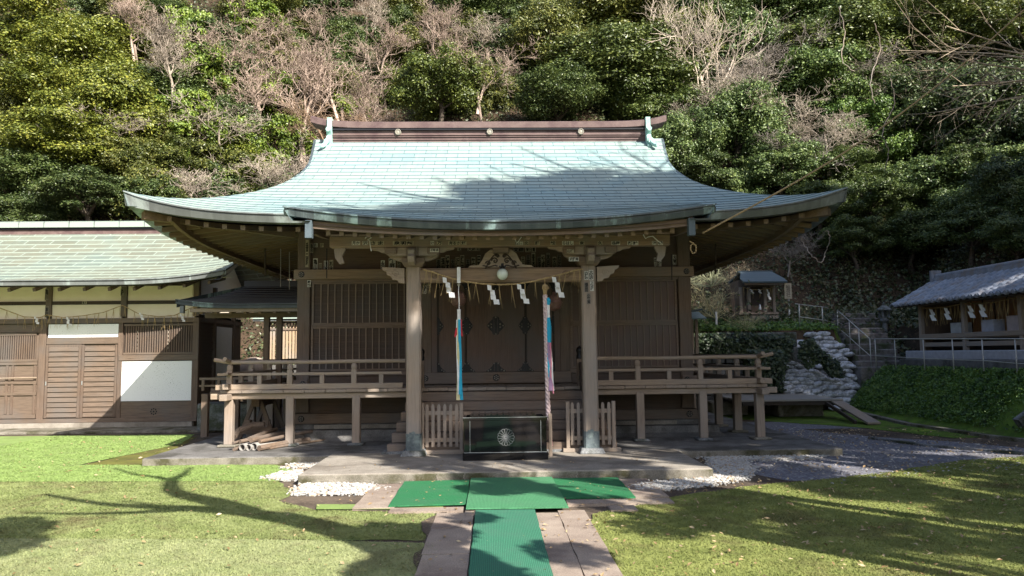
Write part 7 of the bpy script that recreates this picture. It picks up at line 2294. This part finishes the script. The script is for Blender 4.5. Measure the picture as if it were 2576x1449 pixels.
# ================================================================ TREES AROUND THE VIEWER, whose shade falls on the court
SX, SY = SUN.x/SUN.z, SUN.y/SUN.z
def shade_tree(gx, gy, h, rx, rz, var, label, rot=0):
    c = Vector((gx+SX*h, gy+SY*h, h))
    return evergreen(c, rx, rz, var, OL, label, 'tall trees around the court', rot, name='tall_tree')
M['leaf']
st_ = [ # where the shade lands (x, y), height, radius
 (-0.2, 14.6, 11.0, 2.3, 1.4, 0), (-2.9, 15.8, 11.5, 2.0, 1.4, 1), (-2.9, 18.0, 12.0, 1.5, 1.3, 2), (-4.3, 14.6, 11.0, 1.2, 0.8, 2), (-1.6, 13.0, 10.0, 1.0, 0.5, 3), (1.0, 12.6, 10.0, 1.1, 0.5, 3), (2.4, 14.8, 11.5, 2.5, 1.6, 2), (5.4, 14.6, 12.0, 2.7, 1.8, 0), (3.6, 12.4, 10.5, 1.2, 0.6, 3), (4.2, 33.5, 18.0, 3.4, 2.6, 3), (5.2, 27.2, 16.0, 1.7, 1.2, 3), (9.0, 33.0, 18.0, 2.2, 1.6, 3), (8.6, 29.0, 17.0, 3.0, 2.2, 2), (1.2, 16.8, 12.0, 2.8, 2.2, 2), (-1.0, 18.0, 12.5, 2.1, 1.8, 1),
 (4.6, 17.8, 12.5, 3.0, 2.4, 0), (8.6, 12.8, 11.0, 1.7, 1.0, 3), (10.6, 13.8, 12.0, 1.5, 0.9, 3), (8.0, 17.0, 13.0, 2.0, 1.3, 3), (2.2, 20.6, 13.5, 2.2, 1.9, 3), (6.6, 22.0, 14.0, 3.2, 2.6, 0), (12.5, 16.5, 13.0, 1.8, 1.2, 3),
 (11.0, 24.0, 15.0, 3.4, 2.6, 3), (15.0, 29.0, 17.0, 4.0, 3.0, 3), (18.0, 23.0, 17.0, 4.0, 3.0, 2), (17, 37.0, 19.0, 4.0, 3.0, 1),
 (2.4, 8.3, 8.0, 0.75, 0.4, 3), (4.3, 8.9, 8.5, 1.0, 0.5, 3), (6.2, 8.6, 9.0, 0.75, 0.3, 3), (3.2, 6.7, 8.0, 0.8, 0.35, 3), (5.0, 7.2, 8.5, 0.7, 0.3, 3), (7.9, 7.8, 9.5, 0.7, 0.3, 3), (2.2, 7.3, 7.5, 0.5, 0.3, 3), (4.6, 5.9, 8.5, 0.8, 0.35, 3), (6.6, 6.3, 9.0, 0.6, 0.25, 3), (8.6, 10.2, 10.0, 1.1, 0.5, 3), (6.2, 10.6, 10.0, 1.1, 0.5, 3), (3.4, 10.4, 10.0, 1.1, 0.6, 3), (1.3, 10.2, 9.5, 0.8, 0.4, 3), (-0.9, 10.6, 9.5, 0.7, 0.4, 3), (-2.2, 12.4, 10.5, 1.1, 0.8, 3),
]
for i, (gx, gy, h, rx, rz, var) in enumerate(st_):
    shade_tree(gx, gy, h, rx, rz, var, 'tall evergreen standing around the court beside the viewer', i*0.9)
# the leaning bare tree just right of the viewer: its shadow lies over the left lawn
def G3(gx, gy, h): return Vector((gx+SX*h, gy+SY*h, h))
lt = empty('leaning_tree', (3.45, 0.98, 0), 'leaning tree beside the viewer that throws its branch shadow on the left lawn', 'tree')
def limb(pts, rad, name='limb'):
    q = [G3(*p)-Vector((3.45, 0.98, 0)) for p in pts]; rad = [x*2.1 for x in rad]
    MB().tube(q, rad, 9).build(name, M['bark'], lt, smooth=True)
def g2(px, py, h): return (*gp(px, py), h)
trunk_pts = [(3.45, 0.98, 0.0), (2.3, 2.35, 1.6), (1.1, 3.85, 3.0)]
trunk_pts += [g2(1075, 1420, 4.4), g2(900, 1352, 5.0), g2(800, 1325, 5.3), g2(700, 1300, 5.8)]
limb(trunk_pts, [0.17, 0.15, 0.13, 0.115, 0.10, 0.095, 0.085], 'trunk')
limb([g2(730, 1308, 5.6), g2(600, 1288, 6.1), g2(480, 1281, 6.5), g2(380, 1277, 6.8), g2(270, 1271, 7.0), g2(190, 1260, 7.2), g2(110, 1245, 7.4)], [0.085, 0.07, 0.055, 0.042, 0.034, 0.028, 0.018])
limb([g2(620, 1288, 6.0), g2(530, 1262, 6.6), g2(460, 1248, 7.0), g2(432, 1236, 7.2), g2(428, 1218, 7.4), g2(436, 1206, 7.6)], [0.08, 0.075, 0.065, 0.055, 0.045, 0.035])
limb([g2(430, 1210, 7.5), g2(390, 1202, 7.6), g2(340, 1196, 7.8), g2(285, 1180, 8.0)], [0.035, 0.026, 0.018, 0.01])
limb([g2(434, 1208, 7.5), g2(460, 1196, 7.8), g2(480, 1178, 8.1)], [0.032, 0.024, 0.012])
limb([g2(470, 1283, 6.5), g2(330, 1292, 6.7), g2(180, 1295, 6.8), g2(60, 1292, 6.9)], [0.035, 0.025, 0.018, 0.010])
limb([g2(420, 1278, 6.7), g2(360, 1268, 6.9), g2(300, 1262, 7.0)], [0.02, 0.014, 0.008])
cl = []
def leafclump(spots, n, size, label=None):
    P_ = []
    for (px, py, h, r_, w_) in spots:
        g = G3(*gp(px, py), h); d = unit(int(n*w_)); rad = r_*rng.random((len(d), 1))**0.4
        P_.append(np.array(g)[None]+d*rad*np.array([1, 1, 0.6]))
    P_ = np.concatenate(P_)-np.array([3.45, 0.98, 0]); nm = unit(len(P_)); nm[:, 2] += 0.4; nm /= np.linalg.norm(nm, axis=1, keepdims=True)
    V, Fq = leaf_quads(P_, nm, size*rng.uniform(0.6, 1.3, len(P_)), 0.5)
    o = np_mesh('foliage', V, Fq, M['leaf'], lt); o.color = (*OL, 1)
leafclump([(1060, 1350, 5.0, 0.42, 1.0), (1010, 1375, 5.0, 0.35, 0.8), (1080, 1420, 4.6, 0.45, 1.2), (1000, 1449, 4.6, 0.4, 0.9), (960, 1330, 5.2, 0.2, 0.2), (10, 1330, 6.8, 0.45, 0.7), (-40, 1370, 6.8, 0.5, 0.9), (1180, 1310, 5.4, 0.25, 0.15), (1230, 1240, 5.8, 0.4, 0.45), (1120, 1160, 7.0, 0.35, 0.3), (1150, 1470, 4.5, 0.5, 1.0), (1420, 1400, 5.0, 0.35, 0.35), (1650, 1330, 5.5, 0.4, 0.3)], 1500, 0.06)
# fine branches whose soft shadow crosses the upper right of the roof
segs = []; rr_ = np.random.default_rng(91)
def roofG(px, py, Y): 
    p = at(px, py, Y); return p
for (pa, pb) in (((1560, 460, 14.2), (1300, 430, 14.8)), ((1620, 430, 14.8), (1420, 385, 15.8)), ((1700, 420, 14.5), (1540, 360, 16.3)), ((1640, 440, 14.5), (1660, 365, 16.2)), ((900, 520, 12.2), (820, 490, 12.8))):
    A_ = np.array(at(*pa)); B2 = np.array(at(*pb)); k_ = 8.5
    u_ = np.array([SX, SY, 1.0]); A_ = A_+u_*k_; B2 = B2+u_*k_; d = B2-A_; L = np.linalg.norm(d)
    branch(segs, A_, d/L, L, 0.035, 1, rr_, 0.0, 3, (5, 5, 4, 3), 0.15, 0.5, 0.8)
q = np.array(at(1600, 470, 14.0))+np.array([SX, SY, 1.0])*8.5
root = empty('bare_tree', (q[0], q[1], 0), 'bare tree beside the viewer whose twigs shade the upper right of the roof', 'tree')
bs = (q[0]+0.5, q[1]-0.5, 0)
for k in range(8):
    a = np.array(bs)+(q-np.array(bs))*k/8; b_ = np.array(bs)+(q-np.array(bs))*(k+1)/8
    segs.append((*a, *b_, 0.16-0.013*k, 0.16-0.013*(k+1)))
o = bpy.data.objects.new('branches', tubes_me('branches', segs, M['twig'], 6)); COL.objects.link(o); o.parent = root; o.location = (-q[0], -q[1], 0)
